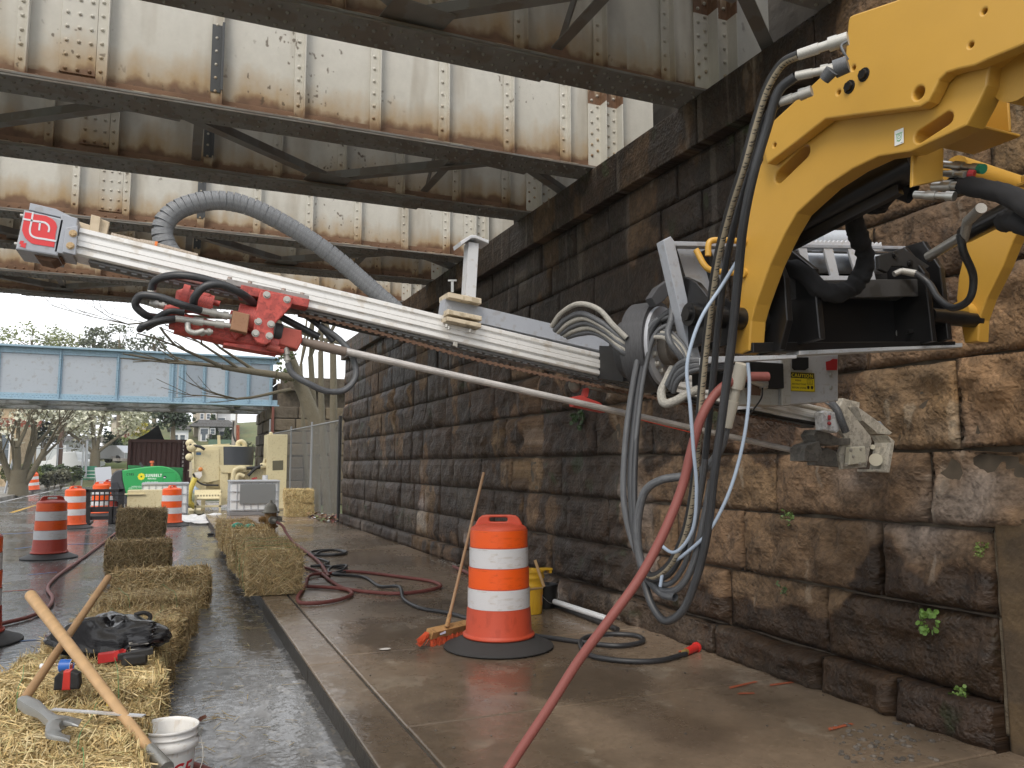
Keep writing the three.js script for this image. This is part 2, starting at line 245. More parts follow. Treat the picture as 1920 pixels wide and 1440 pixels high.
const wallNear = wallMat(0, -9, 2048, 1024, 1024), wallFar = wallMat(-9, -21, 1024, 512, 512), mortarM = std(1, 1, 1, 0.95, { map: tex(256, 256, (u, v) => { const k = 0.045 + 0.10 * fbm(u * 10, v * 10, 5, 10); return [k, k * 0.80, k * 0.58]; }, { color: true, repeat: [1.1, 1.1] }) });
function stone(y0, y1, z0, z1, rough, out, cell, tone) {   // one block: faces -x; z0 > z1
  const W = z0 - z1, H = y1 - y0, nx = Math.max(3, Math.round(W / cell)), ny = Math.max(3, Math.round(H / cell)), P = [], uv = [], idx = [], sd = rnd() * 90;
  const wob = (s, a) => (fbm(a * 2.3 + s, s * 3.1, 4) - 0.5) * rough * 0.55;
  for (let j = 0; j <= ny; j++) for (let i = 0; i <= nx; i++) {
    const a = i / nx, b = j / ny; let z = z0 - a * W, y = y0 + b * H;
    const e = Math.min(a * W, (1 - a) * W, b * H, (1 - b) * H), ed = sst(0, Math.min(0.028, H * 0.14), e);
    if (a === 0) z -= Math.abs(wob(sd, b * H)); if (a === 1) z += Math.abs(wob(sd + 5, b * H)); if (b === 0) y += Math.abs(wob(sd + 11, a * W)); if (b === 1) y -= Math.abs(wob(sd + 17, a * W));
    const n = fbm(z * 2.6 + sd, y * 2.6, 5) - 0.5, r = fbm(z * 9 + sd, y * 9 + 4, 4) - 0.5, sl = fbm(z * 1.1 + sd * 2, y * 1.1, 2) - 0.5;
    const rg = Math.abs(fbm(z * 5 + sd, y * 5 + 2, 3) - 0.5) * 2, x = WX - out - ed * (0.3 * rough + rough * (1.3 * n + 1.15 * r + 0.9 * sl - 0.35 * rg)) + (1 - ed) * 0.006;
    P.push(x, y, z); uv.push(-z, y);
  }
  const N = nx + 1; for (let j = 0; j < ny; j++) for (let i = 0; i < nx; i++) { const k = j * N + i; idx.push(k, k + N, k + 1, k + 1, k + N, k + N + 1); }
  const ring = []; for (let i = 0; i < nx; i++) ring.push(i); for (let j = 0; j < ny; j++) ring.push(j * N + nx); for (let i = nx; i > 0; i--) ring.push(ny * N + i); for (let j = ny; j > 0; j--) ring.push(j * N);
  const st = P.length / 3; for (const k of ring) { P.push(WX + 0.12, P[3 * k + 1], P[3 * k + 2]); uv.push(uv[2 * k], uv[2 * k + 1]); }
  for (let i = 0; i < ring.length; i++) { const q = (i + 1) % ring.length; idx.push(ring[i], ring[q], st + i, ring[q], st + q, st + i); }
  const g = new THREE.BufferGeometry(); g.setAttribute('position', new THREE.Float32BufferAttribute(P, 3)); g.setAttribute('uv', new THREE.Float32BufferAttribute(uv, 2)); g.setIndex(idx);
  const c = new Float32Array(P.length); for (let i = 0; i < P.length; i += 3) c.set(tone, i); g.setAttribute('color', new THREE.BufferAttribute(c, 3));
  g.computeVertexNormals(); return g;
}
{
  const w = thing('stone_abutment', 'tall brown sandstone block retaining wall along the pavement', 'wall', [0, 0, 0]);
  mesh('mortar_core', [span(WX + 0.006, WX + 0.9, -0.1, 4.25, 2.5, -20.45)], mortarM, w);
  const ys = [0.10, 0.362, 0.794, 1.248, 1.68, 2.19, 2.66, 3.10, 3.56, 3.90, 4.235];
  for (let r = 0; r < ys.length - 1; r++) {
    let z = 1.2 - rr(0, 0.8), big = r >= 1 && r <= 5, split = r <= 2;
    while (z > -20.4) {
      let L = (z > -9 ? rr(0.62, 1.5) : rr(0.55, 1.25)) * (big ? 1 : 0.95); if (z - L < -20.0) L = z + 20.45; if (split && z > -2.3 && z - L < -2.0) L = z + 2.33; if (split && z < -2.3 && z > -2.4) { z = -2.95; split = false; }
      const mid = z - L / 2; const rough = r < 7 ? (z > -9 ? rr(0.065, 0.12) : rr(0.06, 0.11)) : rr(0.012, 0.03), tone = rr(0.82, 1.16), gap = 0.003;
      const g = stone(ys[r] + gap, ys[r + 1] - gap, z - gap, z - L + gap, rough, (r === 0 ? 0.10 : 0.026) + rr(-0.006, 0.012), z > -6.5 ? 0.042 : z > -10 ? 0.06 : 0.1, [tone, tone * rr(0.97, 1.02), tone * rr(0.93, 1.03)]);
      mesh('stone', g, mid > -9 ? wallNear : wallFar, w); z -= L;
    }
  }
  // smooth capping course, oversailing
  for (let z = 1.5; z > -20.4;) { const L = Math.min(rr(1.15, 1.6), z + 20.45); const t = rr(0.85, 1.1); const g = bx(0.85, 0.41, L - 0.008, WX + 0.425 - 0.14, 4.445, z - L / 2, 0, 0, 0, 0.012); const p = g.attributes.position, u = g.attributes.uv; for (let i = 0; i < p.count; i++) u.setXY(i, -p.getZ(i), p.getY(i)); mesh('coping_stone', [tint(g, [t * 1.15, t * 1.12, t * 1.1])], z - L / 2 > -9 ? wallNear : wallFar, w); z -= L; }
  // rendered pier where the coursing stops
  const pier = std(1, 1, 1, 0.75, { bumpMap: rep(roughT, 2), bumpScale: 0.01, map: tex(256, 512, (u, v) => { const a = fbm(u * 5, v * 8, 5), s = sst(0.42, 0.66, fbm(u * 3 + 4, v * 9, 5)), q = fbm(u * 40, v * 70, 3), k = 0.5 + 0.6 * a + 0.4 * q; return [mix(0.115, 0.08, s) * k, mix(0.076, 0.054, s) * k, mix(0.038, 0.03, s) * k]; }, { color: true, repeat: [1.4, 0.8] }) });
  mesh('rendered_pier', [bx(0.3, 1.22, 0.6, WX + 0.10, 0.72, -2.63, 0, 0, 0.02, 0.02)], pier, w);
  for (const [y0, y1, zz] of [[0.2, 0.8, -2.945], [0.8, 1.25, -2.95]]) mesh('mortar_fillet', stone(y0, y1, zz + 0.02, zz - 0.02, 0.03, 0.02, 0.02, [1, 1, 1]), std(0.17, 0.135, 0.09, 0.9, { bumpMap: rep(roughT, 3), bumpScale: 0.02 }), w);
  // parapet behind the bearings
  mesh('back_wall', [span(5.1, 6.4, 4.2, 6.6, 2.5, -20.45)], dirty(0.055, 0.046, 0.036, 0.9, { bumpMap: rep(roughT, 1), bumpScale: 0.01 }, 0.5), w);
  mesh('bearing_shelf', [span(WX + 0.70, 5.1, 4.2, 4.6, 2.5, -20.45)], dirty(0.10, 0.09, 0.07, 0.9, {}, 0.5), w);
}
// ================= riveted girder bridges overhead =================
const rustTex = (sd, hgt) => { const W = 1024, H = 256; return tex(W, H, (u, v) => {
  const x = u * 7, y = v * hgt, n = fbm(x * 1.6 + sd, y * 1.2 + 3, 5), f = fbm(x * 14 + sd, y * 10, 4), drip = fbm(x * 9 + sd, y * 0.8, 4), g = fbm(x * 50, y * 50 + sd, 2);
  const top = 0.24 + 0.30 * n + 0.22 * (drip - 0.35), r = clamp((top * 1.12 - y) / 0.32 + 0.5 * (f - 0.5)), core = clamp((top * 0.52 - y) / 0.07 + (f - 0.5) * 1.5), speck = 0.8 * sst(0.74, 0.80, fbm(x * 26 + sd * 3, y * 15, 3)) * sst(0.56, 0.68, fbm(x * 0.9 + sd, y + 8, 3));
  const k = 0.92 + 0.12 * f + 0.06 * (g - 0.5); const soot = sst(0.5, 0.7, fbm(x * 5 + sd + 9, y * 0.5 + 2, 4)) * (0.35 + 0.65 * fbm(x * 20, y * 3 + sd, 3)) * 0.5; let c = [mix(0.62, 0.30, soot) * k, mix(0.61, 0.25, soot) * k, mix(0.56, 0.18, soot) * k];
  c = [mix(c[0], 0.42 * k, r), mix(c[1], 0.30 * k, r), mix(c[2], 0.165 * k, r)]; c = [mix(c[0], 0.17 * (0.6 + 0.8 * f), core), mix(c[1], 0.095 * (0.6 + 0.8 * f), core), mix(c[2], 0.055 * (0.6 + 0.8 * f), core)];
  return [mix(c[0], 0.09, speck), mix(c[1], 0.06, speck), mix(c[2], 0.035, speck)];
}, { color: true, repeat: [1 / 7, 1 / hgt] }); };
const GB = 4.66, GT = 6.2, XL = -10, XR = 4.78;
const webA = std(1, 1, 1, 0.55, { map: rustTex(3, GT - GB) }), webB = std(1, 1, 1, 0.55, { map: rustTex(31, GT - GB) });
const steelDk = std(1, 1, 1, 0.6, { map: tex(512, 512, (u, v) => { const a = fbm(u * 8, v * 8, 5, 8), r = sst(0.5, 0.64, fbm(u * 7 + 3, v * 7, 5, 7)), k = 0.9 + 0.3 * (a - 0.5), r2 = r * 0.45; return [mix(0.27, 0.19, r2) * k, mix(0.265, 0.13, r2) * k, mix(0.255, 0.09, r2) * k]; }, { color: true, repeat: [0.7, 0.7] }) });
const flangeRust = std(1, 1, 1, 0.75, { map: tex(512, 256, (u, v) => { const a = fbm(u * 12, v * 6, 5, 6), k = 0.6 + 0.8 * a, p = sst(0.60, 0.68, fbm(u * 10 + 2, v * 5, 4, 5)); return [mix(0.20, 0.42, p) * k, mix(0.115, 0.36, p) * k, mix(0.07, 0.27, p) * k]; }, { color: true, repeat: [0.4, 1.6] }) });
const patchGrey = std(0.075, 0.082, 0.09, 0.6);
const rivet = new THREE.SphereGeometry(0.0165, 7, 3, 0, Math.PI * 2, 0, Math.PI / 2);
const stX = [-8.6, -7.5, -6.4, -5.3, -4.2, -3.2, -2.2, -1.24, -0.66, 0.24, 0.95, 1.65, 2.33, 3.02, 3.66];
function girder(parent, z, face, wm, phase) {   // face +1: stiffeners look to +z (towards the viewer)
  const g = part('girder', parent), yW0 = GB + 0.02;
  const wg = bx(XR - XL, GT - yW0, 0.014, (XL + XR) / 2, (GT + yW0) / 2, z, 0, 0, 0, 0); { const p = wg.attributes.position, u = wg.attributes.uv; for (let i = 0; i < p.count; i++) u.setXY(i, p.getX(i) + phase, p.getY(i) - GB); } mesh('web_plate', [wg], wm, g);
  const ang = []; for (const s of [-1, 1]) { const a = bx(XR - XL, 0.115, 0.013, (XL + XR) / 2, GB + 0.078, z + s * 0.0138); { const p = a.attributes.position, u = a.attributes.uv; for (let i = 0; i < p.count; i++) u.setXY(i, p.getX(i), p.getY(i)); } ang.push(a); ang.push(span(XL, XR, GB + 0.0205, GB + 0.034, z + s * 0.022, z + s * 0.16)); }
  mesh('flange_angle', ang, flangeRust, g);
  mesh('bottom_flange', [bx(XR - XL, 0.02, 0.36, (XL + XR) / 2, GB + 0.01, z, 0, 0, 0, 0.003), bx(5.2, 0.018, 0.355, 0, GB - 0.0105, z, 0, 0, 0, 0.003)], steelDk, g);
  mesh('top_flange', [bx(XR - XL, 0.03, 0.36, (XL + XR) / 2, GT + 0.016, z)], steelDk, g);
  const R = [], U = [], put = (x, y, zz, ax, s) => { const r = rivet.clone(); if (ax === 'z') r.rotateX(s * Math.PI / 2); else r.rotateX(Math.PI); r.translate(x, y, zz); (s === U ? U : R).push(r); };
  for (let x = -3.4; x < XR - 0.05; x += 0.118) for (const s of [-1, 1]) { put(x + 0.03 * s, GB + 0.085, z + s * 0.020, 'z', s); put(x, GB - (Math.abs(x) < 2.6 ? 0.0195 : 0), z + s * 0.06, 'y', U); put(x + 0.059, GB - (Math.abs(x) < 2.6 ? 0.0195 : 0), z + s * 0.125, 'y', U); }
  stX.forEach((x, i) => {
    for (const s of [-1, 1]) { const q = z + s * 0.0135, a = bx(0.085, GT - GB - 0.05, 0.013, x, (GT + GB) / 2, z + s * 0.0285), b = bx(0.012, GT - GB - 0.05, 0.085, x + 0.042, (GT + GB) / 2, z + s * 0.066); for (const k of [a, b]) { const p = k.attributes.position, u = k.attributes.uv; for (let j = 0; j < p.count; j++) u.setXY(j, p.getX(j) + phase, p.getY(j) - GB + 0.05); }
      mesh('stiffener', [a, b], wm, g); if (x > -3.5) for (let y = GB + 0.2; y < GT - 0.06; y += 0.122) put(x - 0.008, y, z + s * 0.0345, 'z', s); }
    if (i === 9) mesh('stiffener_patch', [bx(0.10, 0.62, 0.006, x, GB + 0.5, z + 0.04, 0, 0, 0, 0.001), bx(0.02, 0.62, 0.09, x + 0.042, GB + 0.5, z + 0.068, 0, 0, 0, 0.001)], patchGrey, g).visible = true;
  });
  { const x = -0.84, a = bx(0.27, GT - GB - 0.19, 0.012, x, (GT + GB) / 2 + 0.06, z + 0.0135), p = a.attributes.position, u = a.attributes.uv; for (let j = 0; j < p.count; j++) u.setXY(j, p.getX(j) + phase, p.getY(j) - GB); mesh('splice_plate', [a], wm, g); for (let c = -1; c <= 1; c++) for (let y = GB + 0.19; y < GT - 0.06; y += 0.122) put(x + c * 0.09, y, z + 0.0195, 'z', 1); }
  for (const x of [4.1, 4.3]) { mesh('end_stiffener', [bx(0.012, GT - GB - 0.05, 0.15, x, (GT + GB) / 2, z + 0.09), bx(0.16, GT - GB - 0.05, 0.013, x - 0.07, (GT + GB) / 2, z + 0.0285)], wm, g); for (let y = GB + 0.2; y < GT - 0.06; y += 0.122) { put(x - 0.11, y, z + 0.035, 'z', 1); put(x - 0.04, y + 0.06, z + 0.035, 'z', 1); } }
  mesh('bearing_plate', [bx(0.5, 0.05, 0.44, 4.28, GB - 0.047, z), bx(0.62, 0.03, 0.55, 4.28, GB - 0.086, z)], steelDk, g);
  mesh('flange_rivets', U, steelDk, g, { kind: 'stuff' }); const rm = mesh('rivets', R, wm === webA ? webA : webB, g, { kind: 'stuff' }); { const u = rm.geometry.attributes.uv, p = rm.geometry.attributes.position; for (let j = 0; j < p.count; j++) u.setXY(j, p.getX(j) + phase, p.getY(j) - GB); }
  return g;
}
const tieM = dirty(0.09, 0.075, 0.06, 0.9);
const bridgeNames = ['nearest riveted plate girder rail bridge overhead at top of frame', 'second riveted rail bridge overhead with broad rust stained pale web', 'third riveted rail bridge overhead behind the curved hose conduit', 'farthest riveted rail bridge overhead, its underside edge against the sky'];
[[-3.75, -5.38], [-7.26, -8.88], [-11.2, -12.85], [-14.75, -16.42]].forEach(([za, zb], k) => {
  const b = thing('girder_bridge', bridgeNames[k], 'bridge', [0, 0, 0], 0, 'parallel rail bridges over the street');
  girder(b, za, 1, k % 2 ? webA : webB, k * 2.3); girder(b, zb, 1, k % 2 ? webB : webA, k * 1.1 + 3.7);
  const mid = (za + zb) / 2, w = za - zb;
  for (let i = 0; i < 8; i++) { const x0 = -9.2 + i * 1.72 + 0.35, up = i % 2 ? za - 0.14 : zb + 0.14, dn = i % 2 ? zb + 0.14 : za - 0.14; const a = V(x0, GB + 0.075, up), c = V(x0 + 1.72, GB + 0.075, dn);
    mesh('lateral_brace', [bar(a, c, 0.10, 0.012), bar(a.clone().add(V(0, 0.05, 0)), c.clone().add(V(0, 0.05, 0)), 0.012, 0.10)], steelDk, b);
    const gx = x0, gz = up; mesh('gusset_plate', [bx(0.46, 0.012, 0.30, gx, GB + 0.06, gz + (up > mid ? -0.09 : 0.09), 0, 0.15, 0)], steelDk, b); }
  for (const x of [-5.6, -1.9, 0.12, 2.6]) { const top = GT - 0.12, f = za - 0.13, n = zb + 0.13; mesh('cross_frame', [bar(V(x, GB + 0.12, f), V(x, top, n), 0.012, 0.09), bar(V(x + 0.02, top, f), V(x + 0.02, GB + 0.12, n), 0.012, 0.09), bar(V(x, top + 0.02, f), V(x, top + 0.02, n), 0.09, 0.012), bar(V(x, GB + 0.11, f), V(x, GB + 0.11, n), 0.09, 0.012)], steelDk, b); }
  for (const s of [-0.36, 0.36]) mesh('rail', [bx(XR - XL, 0.15, 0.07, (XL + XR) / 2, GT + 0.265, mid + s * 1.4)], M.rust, b);
  for (let x = XL + 0.2; x < XR; x += 0.46) mesh('sleeper', [box0(0.26, 0.155, w + 0.5, x, GT + 0.11, mid)], tieM, b);
});
console.log('setting done');
// ================= compact loader: lift arms, coupler =================
const sideX = (pxs, X) => pxs.map(p => { const q = onX(p[0], p[1], X); return [-q.z, q.y]; });
const plateX = (pts, X, th, bevel = 0.004, holes = []) => poly(pts, th, bevel, holes).rotateY(Math.PI / 2).translate(X, 0, 0);
const hexBolt = (p, ax, r = 0.014, h = 0.014) => { const g = cyl(p, p.clone().addScaledVector(ax, h), r, r * 0.94, 6), d = cyl(p, p.clone().addScaledVector(ax, 0.003), r * 1.35, r * 1.3, 14); return [g, d]; };
const frontZ = (pxs, z) => pxs.map(p => { const q = onZ(p[0], p[1], z); return [q.x, q.y]; });
const plateZ = (pts, z, th, bevel = 0.003, holes = []) => poly(pts, th, bevel, holes).translate(0, 0, z);
const stad = (a, b, r, n = 8) => { const d = Math.atan2(b[1] - a[1], b[0] - a[0]), o = []; for (let i = 0; i <= n; i++) { const t = d - Math.PI / 2 + Math.PI * i / n; o.push([b[0] + r * Math.cos(t), b[1] + r * Math.sin(t)]); } for (let i = 0; i <= n; i++) { const t = d + Math.PI / 2 + Math.PI * i / n; o.push([a[0] + r * Math.cos(t), a[1] + r * Math.sin(t)]); } return o; };
const ld = thing('compact_loader', 'yellow loader with raised lift arms and black coupler holding the drill', 'loader', [0, 0, 0]);
{
  const XO = 2.0, XI = 2.05, sx = (a, X) => sideX(a, X);
  // inner side plate: the full curve of the arm down to the coupler pin
  const lowL = [[1430, 300], [1392, 383], [1386, 447], [1379, 510], [1373, 563], [1366, 590], [1366, 625], [1374, 662], [1388, 664], [1404, 657], [1406, 628], [1408, 602], [1417, 570], [1443, 497], [1470, 440], [1493, 400], [1547, 350], [1597, 317], [1647, 293], [1707, 284], [1763, 258], [1812, 235], [1833, 196], [1850, 160], [1855, 122]];
  const inner = [...sx(lowL, XI), [1.2, 2.76], [0.4, 2.58], [-0.6, 2.42], [-1.9, 2.1], [-2.05, 2.14], [-2.0, 2.35], [-0.6, 2.66], [0.6, 2.82], [1.4, 2.93], ...sx([[1680, 20], [1600, 40], [1592, 100], [1500, 195], [1432, 250]], XI)];
  const slot1 = stad(...sx([[1462, 330], [1508, 285]], XI), 0.026), slot2 = stad(...sx([[1725, 255], [1775, 222]], XI), 0.02);
  mesh('lift_arm', [plateX(inner, XI, 0.075, 0.006, [slot1, slot2])], M.yellow, ld);
  const outer = [...sx([[1438, 307], [1490, 268], [1547, 223], [1640, 211], [1725, 200], [1740, 190], [1750, 172], [1760, 150], [1773, 137], [1795, 130], [1827, 123], [1850, 112], [1920, 83]], XO), [0.9, 2.62], [-0.4, 2.42], [-1.9, 2.06], [-2.05, 2.2], [-0.4, 2.7], [0.6, 2.83], [1.2, 2.94], ...sx([[1680, 0], [1600, 27], [1593, 31], [1590, 40], [1585, 100], [1500, 180], [1423, 251]], XO)];
  const hole = (px, py, r) => { const [c] = sx([[px, py]], XO); return circ(c[0], c[1], r); };
  mesh('arm_cover_plate', [plateX(outer, XO, 0.048, 0.006, [hole(1722, 174, 0.02), hole(1600, 127, 0.008), hole(1572, 173, 0.008), hole(1845, 21, 0.008), hole(1820, 84, 0.008), hole(1452, 272, 0.008)])], M.yellow, ld);
  for (const p of [[1620, 140], [1593, 163]]) mesh('bolt', [hexBolt(onX(...p, XO), V(-1, 0, 0), 0.017, 0.012)], M.black, ld);
  const boss = onX(1376, 597, XI); mesh('pin_boss', [cyl(boss.clone().add(V(-0.03, 0, 0)), boss.clone().add(V(0.1, 0, 0)), 0.055, 0.055, 28)], M.yellow, ld);
  const sp = onX(1687, 257, XI).add(V(-0.002, 0, 0));
  mesh('decal', [new THREE.PlaneGeometry(0.034, 0.048).rotateY(-Math.PI / 2).rotateX(0.05).translate(sp.x - 0.001, sp.y, sp.z)], new THREE.MeshStandardMaterial({ roughness: 0.4, map: canvasTex(128, 180, (c, w, h) => { c.fillStyle = '#e9ebe8'; c.fillRect(0, 0, w, h); c.strokeStyle = '#3f9e57'; c.lineWidth = 6; c.beginPath(); c.moveTo(30, 60); c.lineTo(98, 60); c.lineTo(92, 120); c.lineTo(64, 146); c.lineTo(36, 120); c.closePath(); c.stroke(); c.beginPath(); c.arc(64, 92, 18, 0, 7); c.stroke(); c.fillStyle = '#3f9e57'; c.fillRect(16, 44, 96, 8); c.fillRect(30, 128, 60, 8); c.fillStyle = '#222'; c.fillRect(86, 166, 30, 5); }) }), ld);
  // hose guard loops
  const K = (px, py, d) => at(px, py, d);
  const la = onX(1396, 453, XI), lb = onX(1396, 512, XI);
  mesh('hose_guard', [tube([la, la.clone().add(V(-0.10, 0.0, -0.02)), la.clone().add(V(-0.145, -0.01, -0.03)), la.clone().add(V(-0.15, -0.065, -0.035))], 0.0125, 24, 10), tube([lb, lb.clone().add(V(-0.09, 0, -0.02)), lb.clone().add(V(-0.15, 0.012, -0.035)), lb.clone().add(V(-0.185, 0.09, -0.06))], 0.0125, 24, 10), cyl(la, la.clone().add(V(-0.012, 0, 0)), 0.02, 0.02, 14), cyl(lb, lb.clone().add(V(-0.012, 0, 0)), 0.02, 0.02, 14)], M.yellow, ld);
  // right arm
  const XR2 = 3.27, rp = sideX([[1797, 520], [1793, 560], [1800, 600], [1808, 643], [1834, 640], [1836, 600], [1850, 560], [1880, 500], [1898, 455], [1925, 400]], XR2);
  mesh('lift_arm', [plateX([...rp, [1.6, 2.72], [0.9, 2.55], [-1.9, 2.0], [-2.05, 2.25], [0.6, 2.85], [1.7, 3.05], [2.1, 2.85], ...sideX([[1860, 400], [1815, 440]], XR2)], XR2, 0.07, 0.006)], M.yellow, ld);
  const rb = onX(1812, 590, XR2); mesh('pin_boss', [cyl(rb.clone().add(V(-0.05, 0, 0)), rb.clone().add(V(0.08, 0, 0)), 0.055, 0.055, 24)], M.yellow, ld);
  // torque tube between the arms, brackets, step
  const tt = V(2.1, 2.665, -1.40); mesh('torque_tube', [cyl(tt, V(3.3, 2.70, -1.40), 0.07, 0.07, 28), cyl(onZ(1790, 318, -1.9), V(3.3, 2.56, -1.9), 0.05, 0.05, 20)], M.yellow, ld);
  const br = frontZ([[1707, 288], [1760, 274], [1764, 282], [1762, 340], [1705, 352]], -1.75);
  mesh('bracket', [plateZ(br, -1.75, 0.012, 0.003), bx(0.17, 0.01, 0.16, br[1][0] + 0.09, br[1][1] + 0.006, -1.68), bx(0.012, 0.18, 0.12, br[1][0] + 0.13, br[1][1] + 0.10, -1.66), bx(0.08, 0.11, 0.012, br[1][0] + 0.13, br[1][1] + 0.16, -1.70)], M.yellow, ld);
  mesh('step_plate', [bx(0.5, 0.012, 0.09, 2.72, 2.50, -1.62, 0, 0, 0.03), bx(0.5, 0.10, 0.012, 2.72, 2.45, -1.575, 0, 0, 0.03), ...Array.from({ length: 12 }, (_, i) => bx(0.018, 0.022, 0.05, 2.5 + i * 0.04, 2.515, -1.64))], M.yellow, ld);
  // tilt cylinder inside the arm, sleeved hoses, couplings
  const ca = onX(1720, 300, 2.3), cb = onX(1488, 425, 2.2);
  mesh('tilt_cylinder', [cyl(ca, cb, 0.062, 0.062, 24), cyl(ca, ca.clone().lerp(cb, 0.07), 0.072, 0.072, 24), cyl(cb, cb.clone().lerp(ca, 0.06), 0.07, 0.07, 24), bar(ca.clone().lerp(cb, 0.1).add(V(-0.02, -0.08, 0)), cb.clone().add(V(-0.02, -0.08, 0)), 0.03, 0.035)], M.black, ld);
  mesh('cylinder_rod', [cyl(cb, cb.clone().lerp(ca, -0.5), 0.03, 0.03, 16)], M.steel, ld);
  const Z0 = (px, py, z) => onZ(px, py, z);
  const sleeve = (pts, r, seg, wob = 0.007) => { const g = tube(pts, r, seg, 14), p = g.attributes.position, n = g.attributes.normal; for (let i = 0; i < p.count; i++) { const k = wob * (vn(p.getX(i) * 60 + 40, p.getY(i) * 60 + 90 + p.getZ(i) * 44) - 0.4) * 2; p.setXYZ(i, p.getX(i) + n.getX(i) * k, p.getY(i) + n.getY(i) * k, p.getZ(i) + n.getZ(i) * k); } g.computeVertexNormals(); return g; };
  const cloth = dirty(0.014, 0.014, 0.016, 0.95);
  mesh('sleeved_hose', [sleeve([Z0(1612, 372, -2.2), Z0(1600, 400, -2.22), Z0(1608, 440, -2.25), Z0(1622, 480, -2.28), Z0(1610, 525, -2.3), Z0(1570, 550, -2.32), Z0(1535, 540, -2.35), Z0(1505, 510, -2.42), Z0(1470, 503, -2.5)], 0.034, 110)], cloth, ld);
  mesh('sleeved_hose', [sleeve([V(2.75, 1.7, -0.65), V(2.75, 2.1, -0.8), Z0(2060, 440, -1.15), Z0(1960, 405, -1.3), Z0(1880, 362, -1.5), Z0(1830, 350, -1.62), Z0(1790, 345, -1.75)], 0.027, 60)], cloth, ld);
  mesh('sleeved_hose', [sleeve([Z0(1712, 360, -1.95), Z0(1680, 350, -2.0), Z0(1660, 365, -2.1), Z0(1640, 385, -2.2), Z0(1612, 376, -2.24)], 0.036, 60)], cloth, ld);
  mesh('sleeved_hose', [sleeve([V(2.85, 1.7, -0.65), V(2.85, 2.1, -0.9), Z0(2050, 470, -1.25), Z0(1930, 425, -1.4), Z0(1905, 414, -1.5), Z0(1884, 416, -1.6)], 0.028, 50)], cloth, ld);
  const fit = (a, b, r) => [cyl(a, a.clone().lerp(b, 0.3), r, r, 14), cyl(a.clone().lerp(b, 0.3), a.clone().lerp(b, 0.55), r * 1.3, r * 1.3, 6), cyl(a.clone().lerp(b, 0.55), a.clone().lerp(b, 0.8), r * 0.9, r * 0.9, 14), cyl(a.clone().lerp(b, 0.8), b, r * 1.25, r * 1.25, 14)];
  [[1768, 308, 1838, 316, 0.012], [1768, 325, 1812, 328, 0.010], [1750, 350, 1816, 347, 0.015], [1715, 365, 1790, 368, 0.012]].forEach(([a, b, c, d, r], i) => mesh('hose_coupling', [fit(Z0(a, b, -1.78), Z0(c, d, -1.66), r)], M.steel, ld));
  mesh('colour_band', [cyl(Z0(1836, 316, -1.66), Z0(1844, 317, -1.645), 0.0155, 0.0155, 14)], std(0.03, 0.3, 0.18, 0.5), ld); mesh('colour_band', [cyl(Z0(1816, 326, -1.66), Z0(1827, 327, -1.645), 0.0135, 0.0135, 14)], std(0.5, 0.03, 0.04, 0.5), ld);
  // lower hoses at the right
  mesh('coupler_hose', [tube([Z0(1800, 440, -2.05), Z0(1806, 470, -2.05), Z0(1825, 520, -2.08), Z0(1818, 560, -2.12), Z0(1790, 577, -2.2), Z0(1760, 560, -2.3), Z0(1740, 530, -2.38), Z0(1715, 512, -2.42)], 0.0145, 90, 10)], M.hose, ld);
  mesh('hose_fitting', [cyl(Z0(1716, 513, -2.42), Z0(1690, 508, -2.45), 0.016, 0.014, 12), cyl(Z0(1690, 508, -2.45), Z0(1676, 514, -2.46), 0.013, 0.012, 10)], M.zinc, ld);
  mesh('hose_fitting', [cyl(Z0(1807, 450, -2.05), Z0(1814, 415, -2.0), 0.016, 0.018, 12), cyl(Z0(1814, 415, -2.0), Z0(1840, 390, -1.9), 0.019, 0.02, 12)], M.zinc, ld);
  const r1 = Z0(1740, 482, -2.4), r2 = Z0(1812, 438, -2.2); mesh('tilt_rod', [cyl(r1, r2, 0.021, 0.021, 20)], M.steel, ld); mesh('tilt_cylinder', [cyl(r2, Z0(1990, 345, -1.6), 0.038, 0.038, 20)], M.black, ld);
  // coupler (all black)
  const zc = -2.42;
  const P = (a, z) => frontZ(a, z);
  mesh('coupler_cheek', [plateX(sideX([[1438, 440], [1470, 520], [1476, 600], [1462, 655], [1422, 668], [1412, 600], [1425, 560]], 2.16), 2.16, 0.03), plateX([[2.34, 2.08], [2.60, 2.07], [2.62, 2.44], [2.50, 2.48], [2.36, 2.36]], 2.28, 0.03)], M.black, ld);
  mesh('coupler_cheek', [plateX([[2.40, 2.12], [2.60, 2.11], [2.62, 2.52], [2.52, 2.56], [2.42, 2.42]], 2.96, 0.03), plateX([[2.42, 2.14], [2.60, 2.12], [2.62, 2.60], [2.52, 2.60], [2.44, 2.46]], 3.08, 0.03)], M.black, ld);
  mesh('pivot_pin', [cyl([1.80, 2.17, -2.515], [2.05, 2.17, -2.515], 0.045, 0.045, 22), cyl([1.785, 2.17, -2.515], [1.80, 2.17, -2.515], 0.028, 0.028, 6), cyl([2.12, 2.17, -2.515], [2.2, 2.17, -2.515], 0.045, 0.045, 22)], M.black, ld); mesh('coupler_cheek', [plateX([[2.44, 2.06], [2.60, 2.05], [2.60, 2.34], [2.52, 2.30], [2.44, 2.22]], 1.84, 0.03), plateX([[2.46, 2.06], [2.60, 2.05], [2.60, 2.30], [2.46, 2.22]], 1.96, 0.02)], M.black, ld); mesh('pivot_pin', [cyl([3.0, 2.24, -2.44], [3.30, 2.24, -2.44], 0.035, 0.035, 20)], M.black, ld);
  const beam = P([[1452, 526], [1742, 523], [1746, 555], [1458, 562]], -2.46); mesh('coupler_beam', [plateZ(beam, -2.47, 0.012), bx(1.02, 0.012, 0.12, 2.62, beam[0][1] + 0.01, -2.52, -0.2, 0, 0.03)], dirty(0.06, 0.06, 0.062, 0.4, {}, 2), ld);
